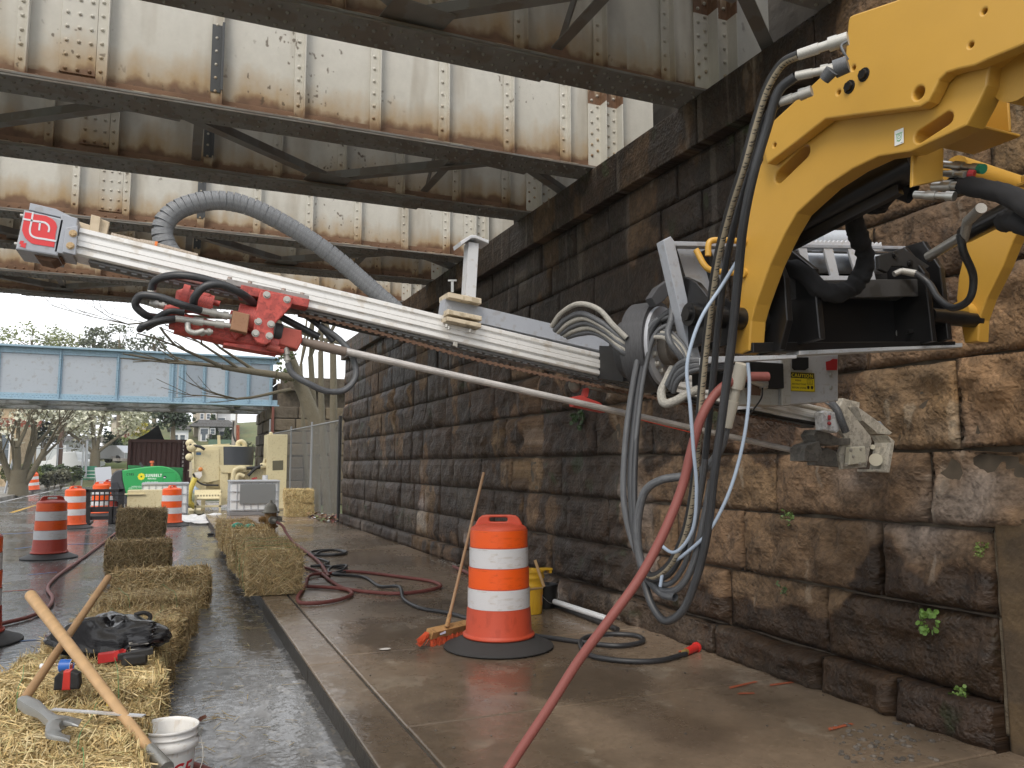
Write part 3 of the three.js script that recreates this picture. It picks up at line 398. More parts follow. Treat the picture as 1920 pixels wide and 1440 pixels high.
  mesh('coupler_back_plate', [plateZ(P([[1440, 560], [1752, 556], [1752, 650], [1440, 655]], -2.60), -2.60, 0.012)], M.black, ld);
  mesh('coupler_lip', [plateZ(P([[1412, 642], [1792, 640], [1792, 648], [1412, 660]], -2.46), -2.52, 0.06)], M.black, ld);
  mesh('latch_link', [plateZ(P([[1644, 480], [1690, 466], [1722, 488], [1740, 500], [1722, 512], [1690, 500], [1668, 500], [1660, 512], [1645, 505]], -2.46), -2.47, 0.02)], M.blackSat, ld);
  for (const p of [[1678, 478], [1706, 494]]) mesh('bolt', [hexBolt(onZ(...p, -2.447), V(0, 0, 1), 0.012, 0.01)], M.black, ld);
  for (const p of [[1737, 599], [1705, 632], [1686, 625]]) mesh('bolt', [hexBolt(onZ(...p, -2.58), V(0, 0, 1), 0.016, 0.014)], M.steel, ld);
  mesh('latch_handle', [bar(onZ(1705, 590, -2.55), onZ(1715, 622, -2.5), 0.02, 0.02), bar(onZ(1700, 622, -2.5), onZ(1722, 620, -2.5), 0.02, 0.015)], M.black, ld);
  // machine body, outside the frame
  mesh('chassis', [bx(1.15, 0.8, 2.6, 2.66, 0.85, 0.75, 0, 0, 0, 0.05), bx(1.1, 1.0, 1.0, 2.66, 1.7, 1.75, 0, 0, 0, 0.06)], M.yellow, ld);
  mesh('cab', [bx(0.95, 1.05, 1.2, 2.66, 1.75, 0.55, 0, 0, 0, 0.05)], M.black, ld);
  for (const s of [-1, 1]) mesh('track', [poly([...stad([-0.75, 0.37], [0.95, 0.37], 0.235)], 0.36, 0.02).rotateY(-Math.PI / 2).translate(2.66 + s * 0.72 + 0.18, 0.002, 0.75)], M.rubber, ld);
}
console.log('loader');
// ================= rock drill attachment on the coupler =================
const MZ = -3.49, mA = onZ(148, 460, MZ), mB = onZ(1530, 784, MZ);
const drill = thing('rock_drill_attachment', 'rock drill rig with long pale mast and red hammer pointing at the wall', 'rock drill', [0, 0, 0]);
{
  const mast = part('drill_mast', drill); mast.position.copy(mA); mast.rotation.z = Math.atan2(mB.y - mA.y, mB.x - mA.x); mast.updateMatrixWorld();
  const inv = mast.matrixWorld.clone().invert(), ml = (px, py, w = 0) => onZ(px, py, MZ + w).applyMatrix4(inv), L = mB.distanceTo(mA);
  const q2 = (pts, w) => pts.map(p => { const v = ml(p[0], p[1], w); return [v.x, v.y]; });
  const plate = (pts, w, th, bv = 0.003, holes) => poly(q2(pts, w), th, bv, holes).translate(0, 0, w - th / 2);
  const f = 0.075, hh = 0.054, prof = [[-f, -hh], [f - 0.012, -hh], [f - 0.004, -hh + 0.006], [f - 0.004, -hh + 0.022], [f - 0.016, -hh + 0.026], [f - 0.016, -hh + 0.032], [f, -hh + 0.036], [f, -0.002], [f - 0.003, 0.0], [f - 0.003, 0.002], [f, 0.004], [f, hh - 0.034], [f - 0.018, hh - 0.03], [f - 0.018, hh - 0.022], [f - 0.003, hh - 0.018], [f - 0.003, hh - 0.003], [f - 0.008, hh], [-f, hh]];
  const rail = poly(prof.map(([z, y]) => [-z, y]), L, 0).rotateY(Math.PI / 2);
  mesh('mast_rail', [uvBox(toCreasedNormals(rail, 0.5))], M.alu, mast);
  mesh('chain_guide', [bx(L - 0.1, 0.012, 0.09, L / 2, -hh - 0.007, 0), ...Array.from({ length: 90 }, (_, i) => box0(0.022, 0.008, 0.03, 0.1 + i * (L - 0.25) / 90, -hh - 0.016, 0.025))], worn(0.16, 0.16, 0.16, 0.6, {}, 5), mast);
  // head box with emblem
  const hb = q2([[45, 393], [122, 411], [108, 480], [29, 467]], 0.1), hc = [(hb[0][0] + hb[1][0]) / 2, (hb[0][1] + hb[2][1]) / 2];
  mesh('head_box', [poly(hb, 0.2, 0.006).translate(0, 0, -0.1), plate([[62, 391], [110, 402], [136, 415], [140, 423], [60, 404]], 0.0, 0.15)], M.greyPaint, mast);
  mesh('head_box_end', [plate([[120, 412], [150, 420], [140, 488], [106, 482]], 0.02, 0.16), plate([[123, 428], [147, 423], [142, 479], [117, 473]], 0.108, 0.012)], M.greyPaint, mast);
  for (const p of [[137, 438], [132, 461]]) mesh('bolt', [hexBolt(ml(p[0], p[1], 0.113), V(0, 0, 1), 0.011, 0.009)], dirty(0.5, 0.36, 0.2, 0.6), mast);
  for (const p of [[38, 404], [27, 457]]) mesh('bolt', [cyl(ml(p[0], p[1], 0.05), ml(p[0] + 8, p[1] + 1, 0.05), 0.007, 0.007, 8)], M.zinc, mast);
  mesh('head_underside', [plate([[60, 474], [105, 482], [120, 488], [100, 498], [75, 492]], 0.0, 0.12)], M.rust, mast);
  const lg = (a) => a.map(([x, y]) => [20 + x / 6, 360 + y / 6]), redL = std(0.62, 0.035, 0.04, 0.45), whiteL = std(0.62, 0.64, 0.68, 0.45);
  const em = part('emblem', mast);
  const red = smoothLine([[470, 305], [505, 340], [522, 390]], 4);
  mesh('emblem_field', [plate(lg([[162, 228], [238, 238], [258, 248], [400, 268], ...red, [505, 470], [489, 622], [270, 588], ...smoothLine([[230, 575], [160, 510], [128, 430]], 4), [135, 380], [150, 310]]), 0.1012, 0.002, 0), plate(lg([[112, 545], [150, 552], [140, 580], [176, 572], [165, 632], [100, 608], [120, 600], [96, 575]]), 0.1012, 0.002, 0)], redL, em);
  const stroke = (pts, w) => { const l = [], r = []; const s = smoothLine(pts, 5); s.forEach((p, i) => { const a = s[Math.max(0, i - 1)], b = s[Math.min(s.length - 1, i + 1)], dx = b[0] - a[0], dy = b[1] - a[1], k = Math.hypot(dx, dy) || 1; l.push([p[0] - dy / k * w / 2, p[1] + dx / k * w / 2]); r.unshift([p[0] + dy / k * w / 2, p[1] - dx / k * w / 2]); }); return [...l, ...r]; };
  mesh('emblem_lines', [stroke([[252, 225], [235, 330], [216, 430], [228, 480], [265, 508], [380, 530], [510, 552]], 21), stroke([[138, 302], [190, 311], [238, 320]], 19), stroke([[236, 322], [330, 335], [385, 345], [425, 378], [433, 415], [424, 452]], 21), stroke([[332, 338], [325, 385], [320, 432]], 20)].map(s => plate(lg(s), 0.1030, 0.0014, 0)), whiteL, em);
  // fittings along the top of the mast
  mesh('tow_lug', [plate([[172, 405], [190, 410], [186, 440], [168, 436]], -0.02, 0.05), plate([[190, 412], [206, 418], [200, 445], [184, 440]], -0.03, 0.03), plate([[150, 418], [172, 425], [170, 438], [148, 432]], -0.02, 0.04)], dirty(0.55, 0.46, 0.34, 0.7), mast);
  mesh('water_line', [cyl(ml(208, 442, -0.02), ml(262, 455, -0.02), 0.013, 0.013, 10), cyl(ml(262, 455, -0.02), ml(292, 460, -0.02), 0.016, 0.016, 8), cyl(ml(292, 460, -0.02), ml(370, 480, -0.04), 0.012, 0.01, 10)], dirty(0.42, 0.36, 0.3, 0.7, {}, 3), mast);
  mesh('orange_clip', [cyl(ml(290, 460, -0.02), ml(295, 461, -0.02), 0.018, 0.018, 12)], std(0.6, 0.15, 0.02, 0.5), mast);
  // curved hose conduit of spiral wrap
  { const c = new THREE.CatmullRomCurve3([[322, 478], [308, 455], [305, 425], [325, 398], [370, 380], [420, 376], [470, 388], [520, 412], [580, 448], [640, 492], [690, 535], [745, 582]].map(p => ml(p[0], p[1], -0.14))), N = 46, g = [], pts = c.getSpacedPoints(N); for (let i = 0; i < N; i++) { const a = pts[i], b = pts[i + 1], d = b.clone().sub(a); g.push(cyl(a.clone().addScaledVector(d, 0.03 + 0.12 * rnd() * rnd()), b.clone().addScaledVector(d, -0.02), 0.046 - 0.0025 * rnd() - 0.00012 * i, 0.043 - 0.00012 * i, 18, true)); } g.push(tube(pts, 0.034, 80, 12)); mesh('hose_conduit', g, grimy(0.20, 0.21, 0.225, 0.6, {}, 1.6), mast); }
  mesh('conduit_stay', [tube([ml(292, 470, -0.1), ml(310, 478, -0.1), ml(345, 478, -0.1)], 0.003, 12, 5)], M.zinc, mast);
  // prop post with bent cap, and the slide arm
  const postM = worn(0.52, 0.53, 0.55, 0.5, {}, 1.8);
  mesh('prop_post', [bar(ml(878, 562, 0.02), ml(884, 458, 0.02), 0.05, 0.062, V(0, 0, 1)), plate([[856, 458], [876, 446], [884, 446], [909, 456], [909, 462], [884, 452], [877, 452], [858, 465]], 0.02, 0.11)], postM, mast);
  mesh('slide_arm', [bar(ml(828, 577, 0.04), ml(1135, 648, 0.0), 0.075, 0.07, V(0, 0, 1))], M.greyPaint, mast);
  mesh('arm_clamp', [plate([[832, 553], [893, 565], [893, 575], [832, 563]], 0.05, 0.14), plate([[830, 585], [893, 598], [893, 606], [830, 594]], 0.06, 0.15), plate([[828, 598], [892, 611], [892, 619], [828, 606]], 0.06, 0.15)], dirty(0.58, 0.5, 0.38, 0.65, {}, 4), mast);
  for (const p of [[838, 608], [882, 617], [842, 612]]) mesh('bolt', [cyl(ml(p[0], p[1], 0.11), ml(p[0] - 1, p[1] + 6, 0.11), 0.008, 0.008, 8)], M.zinc, mast);
  mesh('sight_stake', [bar(ml(848, 548, -0.05), ml(848, 527, -0.05), 0.012, 0.006, V(0, 0, 1)), bar(ml(840, 526, -0.05), ml(856, 526, -0.05), 0.008, 0.006, V(0, 0, 1))], M.steel, mast);
  mesh('cable_tag', [plate([[850, 640], [858, 641], [857, 651], [849, 648]], 0.06, 0.012)], M.white, mast);
  // feed chain, slack below the mast
  { const c = new THREE.CatmullRomCurve3([[560, 590], [640, 606], [760, 638], [900, 676], [1060, 711], [1200, 741], [1330, 766], [1500, 797]].map(p => ml(p[0], p[1], 0.035))), n = 190, g = []; for (let i = 0; i < n; i++) { const a = c.getPointAt(i / n), b = c.getPointAt((i + 1) / n); g.push(bar(a, b, i % 2 ? 0.018 : 0.009, i % 2 ? 0.008 : 0.013, V(0, 0, 1))); } mesh('feed_chain', g, M.rust, mast); }
  // ---- red hammer (drifter) on its carriage
  const W = 0.10, dr = part('hammer', drill); dr.position.copy(mast.position); dr.rotation.copy(mast.rotation);
  mesh('slide_plate', [plate([[450, 540], [576, 567], [573, 582], [446, 556]], 0.06, 0.14)], M.redPaint, dr);
  mesh('slide_cap', [plate([[425, 524], [578, 556], [577, 567], [423, 535]], 0.085, 0.05)], dirty(0.28, 0.27, 0.27, 0.5, {}, 3), dr);
  for (const p of [[430, 527], [468, 535], [531, 548], [566, 556]]) mesh('bolt', [cyl(ml(p[0], p[1], 0.10), ml(p[0] + 1, p[1] - 7, 0.10), 0.010, 0.010, 6)], dirty(0.4, 0.33, 0.3, 0.5), dr);
  mesh('carriage_bracket', [plate([[487, 546], [549, 558], [545, 577], [513, 610], [512, 632], [508, 643], [497, 648], [480, 643], [473, 632], [476, 600], [482, 570]], W + 0.055, 0.03, 0.005)], M.redPaint, dr);
  for (const p of [[500, 553], [538, 562], [484, 603], [508, 608], [479, 625], [505, 630]]) mesh('bolt', [hexBolt(ml(p[0], p[1], W + 0.068), V(0, 0, 1), 0.0115, 0.012)], M.zinc, dr);
  const ax = (px, py, w = W - 0.02) => ml(px, py, w);
  mesh('hammer_body', [cyl(ax(330, 606), ax(520, 650), 0.045, 0.045, 20), plate([[318, 596], [400, 612], [470, 628], [475, 652], [430, 645], [380, 632], [316, 614]], W - 0.03, 0.10, 0.01), plate([[418, 645], [500, 652], [530, 658], [530, 664], [500, 664], [418, 650]], W - 0.02, 0.09)], M.redPaint, dr);
  mesh('rotation_motor', [cyl(ax(338, 560, W), ax(398, 575, W), 0.045, 0.045, 10), cyl(ax(340, 556, W), ax(352, 559, W), 0.052, 0.052, 10), plate([[330, 548], [345, 543], [395, 554], [400, 585], [345, 585], [327, 570]], W - 0.01, 0.085, 0.012), cyl(ax(400, 567, W), ax(412, 570, W), 0.012, 0.012, 10), plate([[310, 575], [330, 572], [345, 590], [320, 600], [304, 590]], W, 0.08, 0.01)], M.redPaint, dr);
  mesh('gear_housing', [cyl(ax(445, 592, W + 0.02), ax(480, 600, W + 0.02), 0.052, 0.052, 18), plate([[432, 585], [475, 590], [478, 612], [440, 640], [430, 628]], W, 0.10, 0.01)], M.redPaint, dr);
  mesh('valve_block', [plate([[436, 585], [467, 592], [462, 627], [431, 620]], W + 0.06, 0.07, 0.004)], worn(0.30, 0.16, 0.09, 0.7, {}, 6), dr);
  mesh('front_head', [plate([[522, 632], [530, 616], [563, 622], [565, 640], [556, 658], [520, 648]], W - 0.02, 0.08, 0.006), cyl(ax(505, 640), ax(535, 647), 0.035, 0.035, 14), cyl(ax(500, 650, W + 0.03), ax(524, 656, W + 0.03), 0.014, 0.014, 10)], worn(0.36, 0.07, 0.05, 0.6, {}, 4), dr);
  mesh('seal_collar', [cyl(ax(513, 625), ax(527, 628), 0.046, 0.046, 18)], M.rubber, dr);
  // couplings
  const fit2 = (a, b, r) => { const A = ml(...a), B = ml(...b), l = (t) => A.clone().lerp(B, t); return [cyl(l(0), l(0.32), r, r, 12), cyl(l(0.32), l(0.5), r * 1.35, r * 1.35, 6), cyl(l(0.5), l(0.72), r * 0.85, r * 0.85, 10), cyl(l(0.72), l(0.88), r * 1.3, r * 1.3, 6), cyl(l(0.88), l(1), r * 0.8, r * 0.8, 10)]; };
  mesh('hose_coupling', [fit2([376, 582, W + 0.08], [434, 594, W + 0.06], 0.013)], M.zinc, dr); mesh('hose_coupling', [fit2([328, 597, W + 0.07], [432, 611, W + 0.06], 0.0125)], M.zinc, dr);
  mesh('hose_coupling', [tube([ml(352, 606, W + 0.07), ml(354, 620, W + 0.08), ml(366, 624, W + 0.08), ml(382, 620, W + 0.08)], 0.011, 20, 8), fit2([366, 624, W + 0.08], [398, 622, W + 0.06], 0.011)], M.zinc, dr);
  mesh('hose_coupling', [fit2([280, 568, W], [312, 574, W], 0.012), cyl(ml(282, 560, W + 0.02), ml(285, 543, W + 0.02), 0.016, 0.016, 12)], M.zinc, dr);
  mesh('hose_coupling', [fit2([536, 650, W], [539, 680, W], 0.012)], M.zinc, dr);
  const hz = (name, pts, r, m) => mesh(name, [tube(pts.map(p => ml(...p)), r, pts.length * 12, 10)], m, dr);
  hz('pressure_hose', [[284, 545, W + 0.02], [290, 528, W + 0.04], [320, 517, W + 0.09], [370, 520, W + 0.12], [430, 540, W + 0.1], [500, 580, 0], [560, 612, -0.02], [598, 632, -0.02]], 0.0155, M.hose);
  hz('pressure_hose', [[362, 578, W + 0.06], [366, 556, W + 0.11], [385, 537, W + 0.13], [415, 534, W + 0.13], [455, 552, W + 0.1], [482, 575, W]], 0.016, M.hose);
  hz('pressure_hose', [[376, 582, W + 0.08], [340, 571, W + 0.12], [295, 556, W + 0.12], [262, 555, W + 0.10], [254, 572, W + 0.08], [272, 590, W + 0.06], [294, 595, W]], 0.0148, M.hose);
  hz('pressure_hose', [[328, 597, W + 0.07], [300, 601, W + 0.09], [268, 611, W + 0.09], [262, 618, W + 0.07], [285, 602, W + 0.04], [318, 584, W + 0.06], [346, 586, W + 0.06]], 0.0125, M.hose);
  hz('pressure_hose', [[330, 599, W + 0.02], [296, 604, W + 0.03], [272, 616, W + 0.03]], 0.013, M.hoseGrey);
  hz('flushing_hose', [[539, 680, W], [548, 700, W], [580, 720, W], [615, 734, W - 0.02], [648, 730, W - 0.04], [667, 705, W - 0.05], [661, 670, W - 0.06], [640, 640, W - 0.08], [600, 610, W - 0.1]], 0.0135, M.hoseGrey);
  hz('pressure_hose', [[560, 585, -0.02], [620, 600, -0.02], [690, 618, -0.03], [760, 630, -0.05]], 0.022, worn(0.06, 0.06, 0.06, 0.6, {}, 6));
  hz('pressure_hose', [[570, 590, -0.04], [600, 612, -0.02], [625, 640, 0]], 0.013, M.hose);
  // ---- drill steel
  const rd = part('drill_rod', drill); const Wl = (px, py, w) => onZ(px, py, MZ + w);
  mesh('shank_sleeve', [cyl(Wl(566, 640, W - 0.02), Wl(585, 645, W - 0.02), 0.017, 0.017, 14), cyl(Wl(585, 645, W - 0.02), Wl(648, 660, W - 0.02), 0.0205, 0.0205, 16)], worn(0.18, 0.14, 0.115, 0.55, {}, 6), rd);
  mesh('hex_steel', [cyl(Wl(640, 657, W - 0.02), Wl(1575, 864, -0.02), 0.0165, 0.0165, 6)], grimy(0.60, 0.57, 0.55, 0.42, { metalness: 0.2 }, 5), rd);
  // ---- guide head at the wall end
  const gd = part('guide_head', drill), G = (a, z, th, bv = 0.003) => plateZ(frontZ(a, z), z - th / 2, th, bv), mud = grimy(0.45, 0.42, 0.36, 0.7, {}, 4), mudW = grimy(0.62, 0.63, 0.65, 0.6, {}, 4), mudD = grimy(0.15, 0.14, 0.125, 0.7, {}, 4);
  mesh('guide_plate', [G([[1578, 752], [1590, 768], [1630, 818], [1632, 828], [1622, 876], [1575, 880], [1570, 850], [1582, 820], [1566, 800], [1568, 768]], -3.42, 0.02)], mud, gd);
  mesh('guide_flange', [G([[1574, 747], [1606, 755], [1605, 768], [1572, 762]], -3.55, 0.05), G([[1590, 764], [1622, 786], [1655, 812], [1650, 816], [1628, 814], [1600, 790]], -3.52, 0.14), G([[1648, 816], [1662, 828], [1652, 886], [1622, 884], [1622, 880], [1645, 880], [1655, 830]], -3.45, 0.12)], mud, gd);
  mesh('guide_roller', [cyl(onZ(1642, 862, -3.40), onZ(1642, 862, -3.52), 0.036, 0.036, 24), cyl(onZ(1636, 838, -3.42), onZ(1636, 838, -3.5), 0.014, 0.014, 12)], worn(0.62, 0.58, 0.46, 0.7, {}, 6), gd);
  mesh('roller_cover', [cyl(onZ(1640, 800, -3.58), onZ(1654, 815, -3.58), 0.045, 0.04, 16)], worn(0.20, 0.22, 0.25, 0.5), gd);
  mesh('clamp_jaw', [G([[1512, 816], [1520, 806], [1542, 812], [1560, 822], [1582, 822], [1582, 834], [1548, 836], [1520, 832]], -3.44, 0.10), G([[1500, 834], [1522, 828], [1528, 845], [1520, 866], [1494, 864], [1495, 842]], -3.42, 0.11), G([[1520, 850], [1545, 840], [1570, 850], [1570, 876], [1520, 872]], -3.46, 0.06)], mudD, gd);
  mesh('jaw_pad', [G([[1590, 838], [1618, 837], [1620, 868], [1587, 872]], -3.385, 0.035, 0.006)], worn(0.58, 0.55, 0.44, 0.8, {}, 5), gd);
  for (const p of [[1595, 844], [1613, 842], [1599, 856], [1586, 872], [1612, 870]]) mesh('bolt', [hexBolt(onZ(p[0], p[1], -3.37), V(0, 0, 1), 0.008, 0.008)], mud, gd);
  mesh('valve_housing', [G([[1533, 774], [1540, 770], [1568, 775], [1568, 806], [1562, 812], [1536, 806]], -3.36, 0.06, 0.008)], mudW, gd);
  mesh('valve_knob', [bx(0.014, 0.026, 0.014, ...onZ(1555, 783, -3.32).toArray()), tf(new THREE.SphereGeometry(0.011, 12, 8), ...onZ(1555, 794, -3.32).toArray())], std(0.35, 0.04, 0.04, 0.5), gd);
  mesh('wrapped_hose', [tube([onZ(1560, 757, -3.38), onZ(1570, 770, -3.33), onZ(1578, 790, -3.31), onZ(1586, 810, -3.31)], 0.021, 40, 12), ...[0, 1, 2].map(i => tube([onZ(1548 + i * 7, 755, -3.4), onZ(1562 + i * 3, 764, -3.36), onZ(1570, 772, -3.34)], 0.006, 14, 6))], M.hoseGrey, gd);
  mesh('feed_line', [tube([onZ(1480, 756, -3.4), onZ(1520, 764, -3.38), onZ(1560, 772, -3.36)], 0.012, 20, 8)], mud, gd);
  mesh('guide_cable', [tube([onZ(1255, 735, -3.42), onZ(1320, 752, -3.42), onZ(1420, 775, -3.42), onZ(1530, 795, -3.42)], 0.011, 30, 6), bx(0.5, 0.014, 0.03, ...onZ(1300, 755, -3.40).toArray(), 0, 0, -0.16)], M.black, gd);
  mesh('red_cord', [tube([onZ(1185, 783, -3.4), onZ(1240, 797, -3.4), onZ(1300, 812, -3.4)], 0.0025, 20, 5)], std(0.6, 0.05, 0.02, 0.6), gd);
  mesh('rod_rest', [G([[1068, 745], [1085, 742], [1120, 755], [1135, 768], [1130, 774], [1072, 762]], -3.5, 0.05), G([[1095, 728], [1103, 727], [1100, 745], [1090, 745]], -3.5, 0.03)], worn(0.5, 0.06, 0.05, 0.6, {}, 5), gd);
  mesh('rod_rest_arm', [bar(onZ(1100, 725, -3.5), onZ(1200, 742, -3.48), 0.02, 0.03, V(0, 0, 1)), tf(uvBox(new THREE.SphereGeometry(0.035, 12, 8)).scale(1, 1.1, 0.7), ...onZ(1078, 722, -3.52).toArray())], dirty(0.2, 0.18, 0.15, 0.7), gd);
  // ---- mounting frame, rotary actuator, control box
  const fr = part('mounting_frame', drill);
  mesh('frame_side', [G([[1237, 454], [1251, 446], [1258, 455], [1310, 688], [1292, 692]], -2.60, 0.05)], M.greyPaint, fr);
  mesh('frame_top', [G([[1256, 455], [1455, 459], [1690, 464], [1690, 470], [1258, 464]], -2.60, 0.05)], M.greyPaint, fr);
  mesh('frame_plate', [G([[1262, 466], [1352, 468], [1352, 520], [1330, 640], [1310, 600], [1284, 540]], -2.66, 0.02)], M.greyPaint, fr);
  mesh('frame_rib', [G([[1258, 468], [1266, 468], [1300, 580], [1316, 660], [1306, 660]], -2.64, 0.03), G([[1318, 470], [1326, 468], [1356, 570], [1346, 570]], -2.635, 0.05), G([[1440, 470], [1660, 474], [1700, 480], [1740, 640], [1400, 650], [1420, 560]], -2.72, 0.02)], M.blackSat, fr);
  const w1 = frontZ([[1458, 468], [1497, 468], [1507, 503], [1462, 503]], -2.58), w2 = frontZ([[1512, 462], [1543, 463], [1558, 517], [1521, 517]], -2.58), w3 = frontZ([[1561, 465], [1589, 465], [1605, 518], [1573, 517]], -2.58);
  const teeth = []; for (let x = 1652; x > 1500; x -= 8) teeth.push([x, 454 - (x < 1610 && x > 1480 ? 4 : 0)], [x - 3, 458 - (x < 1610 ? 4 : 0)]);
  mesh('step_plate', [plateZ(frontZ([[1450, 462], [1455, 527], [1642, 525], [1630, 472], [1655, 470], ...teeth, [1490, 440], [1480, 444]], -2.58), -2.59, 0.012, 0.002, [w1, w2, w3])], worn(0.55, 0.57, 0.61, 0.35, {}, 2), fr);
  mesh('swing_cylinder', [cyl(onZ(1440, 492, -2.68), onZ(1650, 496, -2.68), 0.045, 0.045, 20), cyl(onZ(1530, 452, -2.75), onZ(1590, 452, -2.75), 0.05, 0.05, 20)], worn(0.5, 0.54, 0.6, 0.3, {}, 3), fr);
  mesh('frame_sill', [G([[1318, 670], [1486, 667], [1486, 673], [1318, 683]], -2.47, 0.05), G([[1486, 660], [1790, 645], [1790, 653], [1650, 660], [1486, 668]], -2.5, 0.08)], worn(0.5, 0.52, 0.55, 0.45, {}, 3), fr);
  mesh('frame_lug', [G([[1215, 560], [1228, 540], [1250, 525], [1258, 540], [1240, 565], [1225, 575]], -2.86, 0.05)], worn(0.06, 0.06, 0.065, 0.6, {}, 5), fr);
  // disc
  const ac = part('rotary_actuator', drill), dc = V(1.965, 2.115, -2.97), dn = V(0.52, 0.0, 0.85).normalize();
  const P0 = (k) => dc.clone().addScaledVector(dn, k); const rim = cyl(P0(-0.09), P0(0.015), 0.2, 0.2, 48);
  mesh('actuator_rim', [rim, cyl(P0(-0.16), P0(-0.09), 0.13, 0.13, 32)], grimy(0.065, 0.065, 0.07, 0.55, {}, 4), ac);
  mesh('actuator_face', [cyl(P0(0.012), P0(0.03), 0.178, 0.176, 48)], worn(0.42, 0.44, 0.48, 0.45, {}, 3), ac);
  mesh('actuator_hub', [cyl(P0(0.028), P0(0.07), 0.085, 0.085, 32), cyl(P0(0.068), P0(0.1), 0.06, 0.06, 24)], grimy(0.22, 0.20, 0.18, 0.6, {}, 5), ac);
  const e1 = V(0, 1, 0), e2 = dn.clone().cross(e1).normalize(); for (let i = 0; i < 16; i++) { const t = i / 16 * Math.PI * 2; mesh('bolt', [hexBolt(P0(0.03).addScaledVector(e1, 0.122 * Math.sin(t)).addScaledVector(e2, 0.122 * Math.cos(t)), dn, 0.0125, 0.014)], M.zinc, ac); }
  { const t = 2.65, a = P0(-0.06).addScaledVector(e1, 0.2015 * Math.sin(t)).addScaledVector(e2, 0.2015 * Math.cos(t)); mesh('actuator_label', [bx(0.003, 0.055, 0.07, 0, 0, 0, 0, 0, 0, 0).applyMatrix4(new THREE.Matrix4().makeBasis(e1.clone().multiplyScalar(Math.sin(t)).addScaledVector(e2, Math.cos(t)), e1.clone().multiplyScalar(Math.cos(t)).addScaledVector(e2, -Math.sin(t)), dn).setPosition(a))], M.white, ac); }
  mesh('actuator_bracket', [bar(V(2.0, 2.2, -3.02), V(2.35, 2.2, -2.72), 0.2, 0.1), bar(V(1.95, 2.05, -3.1), V(2.0, 2.1, -3.42), 0.16, 0.16)], M.blackSat, ac);
  // manifold box
  const cb = part('control_box', drill), bp = frontZ([[1466, 668], [1572, 664], [1572, 752], [1466, 760]], -3.0);
  mesh('box_shell', [poly(bp, 0.34, 0.006).translate(0, 0, -3.34)], worn(0.50, 0.51, 0.53, 0.5, {}, 2.4), cb);
  mesh('box_flange', [plateZ(frontZ([[1465, 665], [1482, 664], [1482, 759], [1465, 761]], -2.99), -2.998, 0.012), plateZ(frontZ([[1400, 710], [1466, 708], [1466, 760], [1405, 757]], -3.0), -3.14, 0.12)], worn(0.46, 0.45, 0.42, 0.6, {}, 3), cb);
  mesh('access_opening', [plateZ(frontZ([[1486, 670], [1516, 670], [1516, 690], [1510, 694], [1490, 694], [1486, 690]], -2.995), -3.0, 0.006, 0.001)], std(0.006, 0.006, 0.006, 0.8), cb);
  mesh('red_reflector', [plateZ(frontZ([[1550, 678], [1558, 676], [1562, 673], [1571, 673], [1570, 694], [1551, 694]], -2.992), -2.998, 0.004, 0)], std(0.42, 0.02, 0.025, 0.4), cb);
  for (const p of [[1557, 703], [1558, 727]]) mesh('bolt', [hexBolt(onZ(p[0], p[1], -2.998), V(0, 0, 1), 0.009, 0.008)], M.zinc, cb);
  const s0 = onZ(1481, 697, -2.993), s1 = onZ(1528, 735, -2.993), sw = s1.x - s0.x, sh = s0.y - s1.y;
  mesh('caution_sign', [new THREE.PlaneGeometry(sw, sh).translate((s0.x + s1.x) / 2, (s0.y + s1.y) / 2, -2.992)], new THREE.MeshStandardMaterial({ roughness: 0.5, map: canvasTex(512, 420, (c, w, h) => { c.fillStyle = '#d9c21e'; c.fillRect(0, 0, w, h); c.strokeStyle = '#1a1a12'; c.lineWidth = 6; c.strokeRect(6, 6, w - 12, h - 12); c.fillStyle = '#15150f'; c.fillRect(12, 12, w - 24, 118); c.fillStyle = '#d9c21e'; c.font = 'bold 104px sans-serif'; c.textAlign = 'center'; c.fillText('CAUTION', w / 2, 108); c.fillStyle = '#15150f'; c.font = 'bold 50px sans-serif'; c.fillText('READ', 165, 200); c.fillText('INSTRUCTIONS', 180, 280, 300); c.fillText('BEFORE USING', 180, 360, 300); c.lineWidth = 7; c.strokeStyle = '#15150f'; c.strokeRect(352, 150, 110, 110); c.beginPath(); c.moveTo(362, 240); c.lineTo(452, 240); c.moveTo(372, 180); c.lineTo(440, 180); c.moveTo(372, 210); c.lineTo(440, 210); c.stroke(); c.beginPath(); c.ellipse(372, 325, 26, 40, 0, 0, 7); c.fill(); c.beginPath(); c.ellipse(450, 325, 26, 40, 0, 0, 7); c.fill(); }) }), cb);
  mesh('manifold', [bx(0.34, 0.12, 0.16, ...onZ(1395, 705, -3.05).toArray()), bx(0.2, 0.07, 0.12, ...onZ(1345, 715, -3.02).toArray())], M.blackSat, cb);
  mesh('valve_cap', [cyl(onZ(1402, 710, -2.93), onZ(1436, 722, -2.92), 0.017, 0.021, 12), cyl(onZ(1430, 706, -2.93), onZ(1432, 728, -2.92), 0.02, 0.02, 10)], M.steel, cb);
  mesh('cover_plate', [plateZ(frontZ([[1405, 722], [1428, 722], [1426, 742], [1404, 740]], -2.95), -2.955, 0.006)], M.rust, cb);
  mesh('lanyard', [tube([onZ(1430, 725, -2.92), onZ(1428, 745, -2.9), onZ(1415, 765, -2.9), onZ(1405, 778, -2.92)], 0.004, 16, 5)], M.black, cb);
}
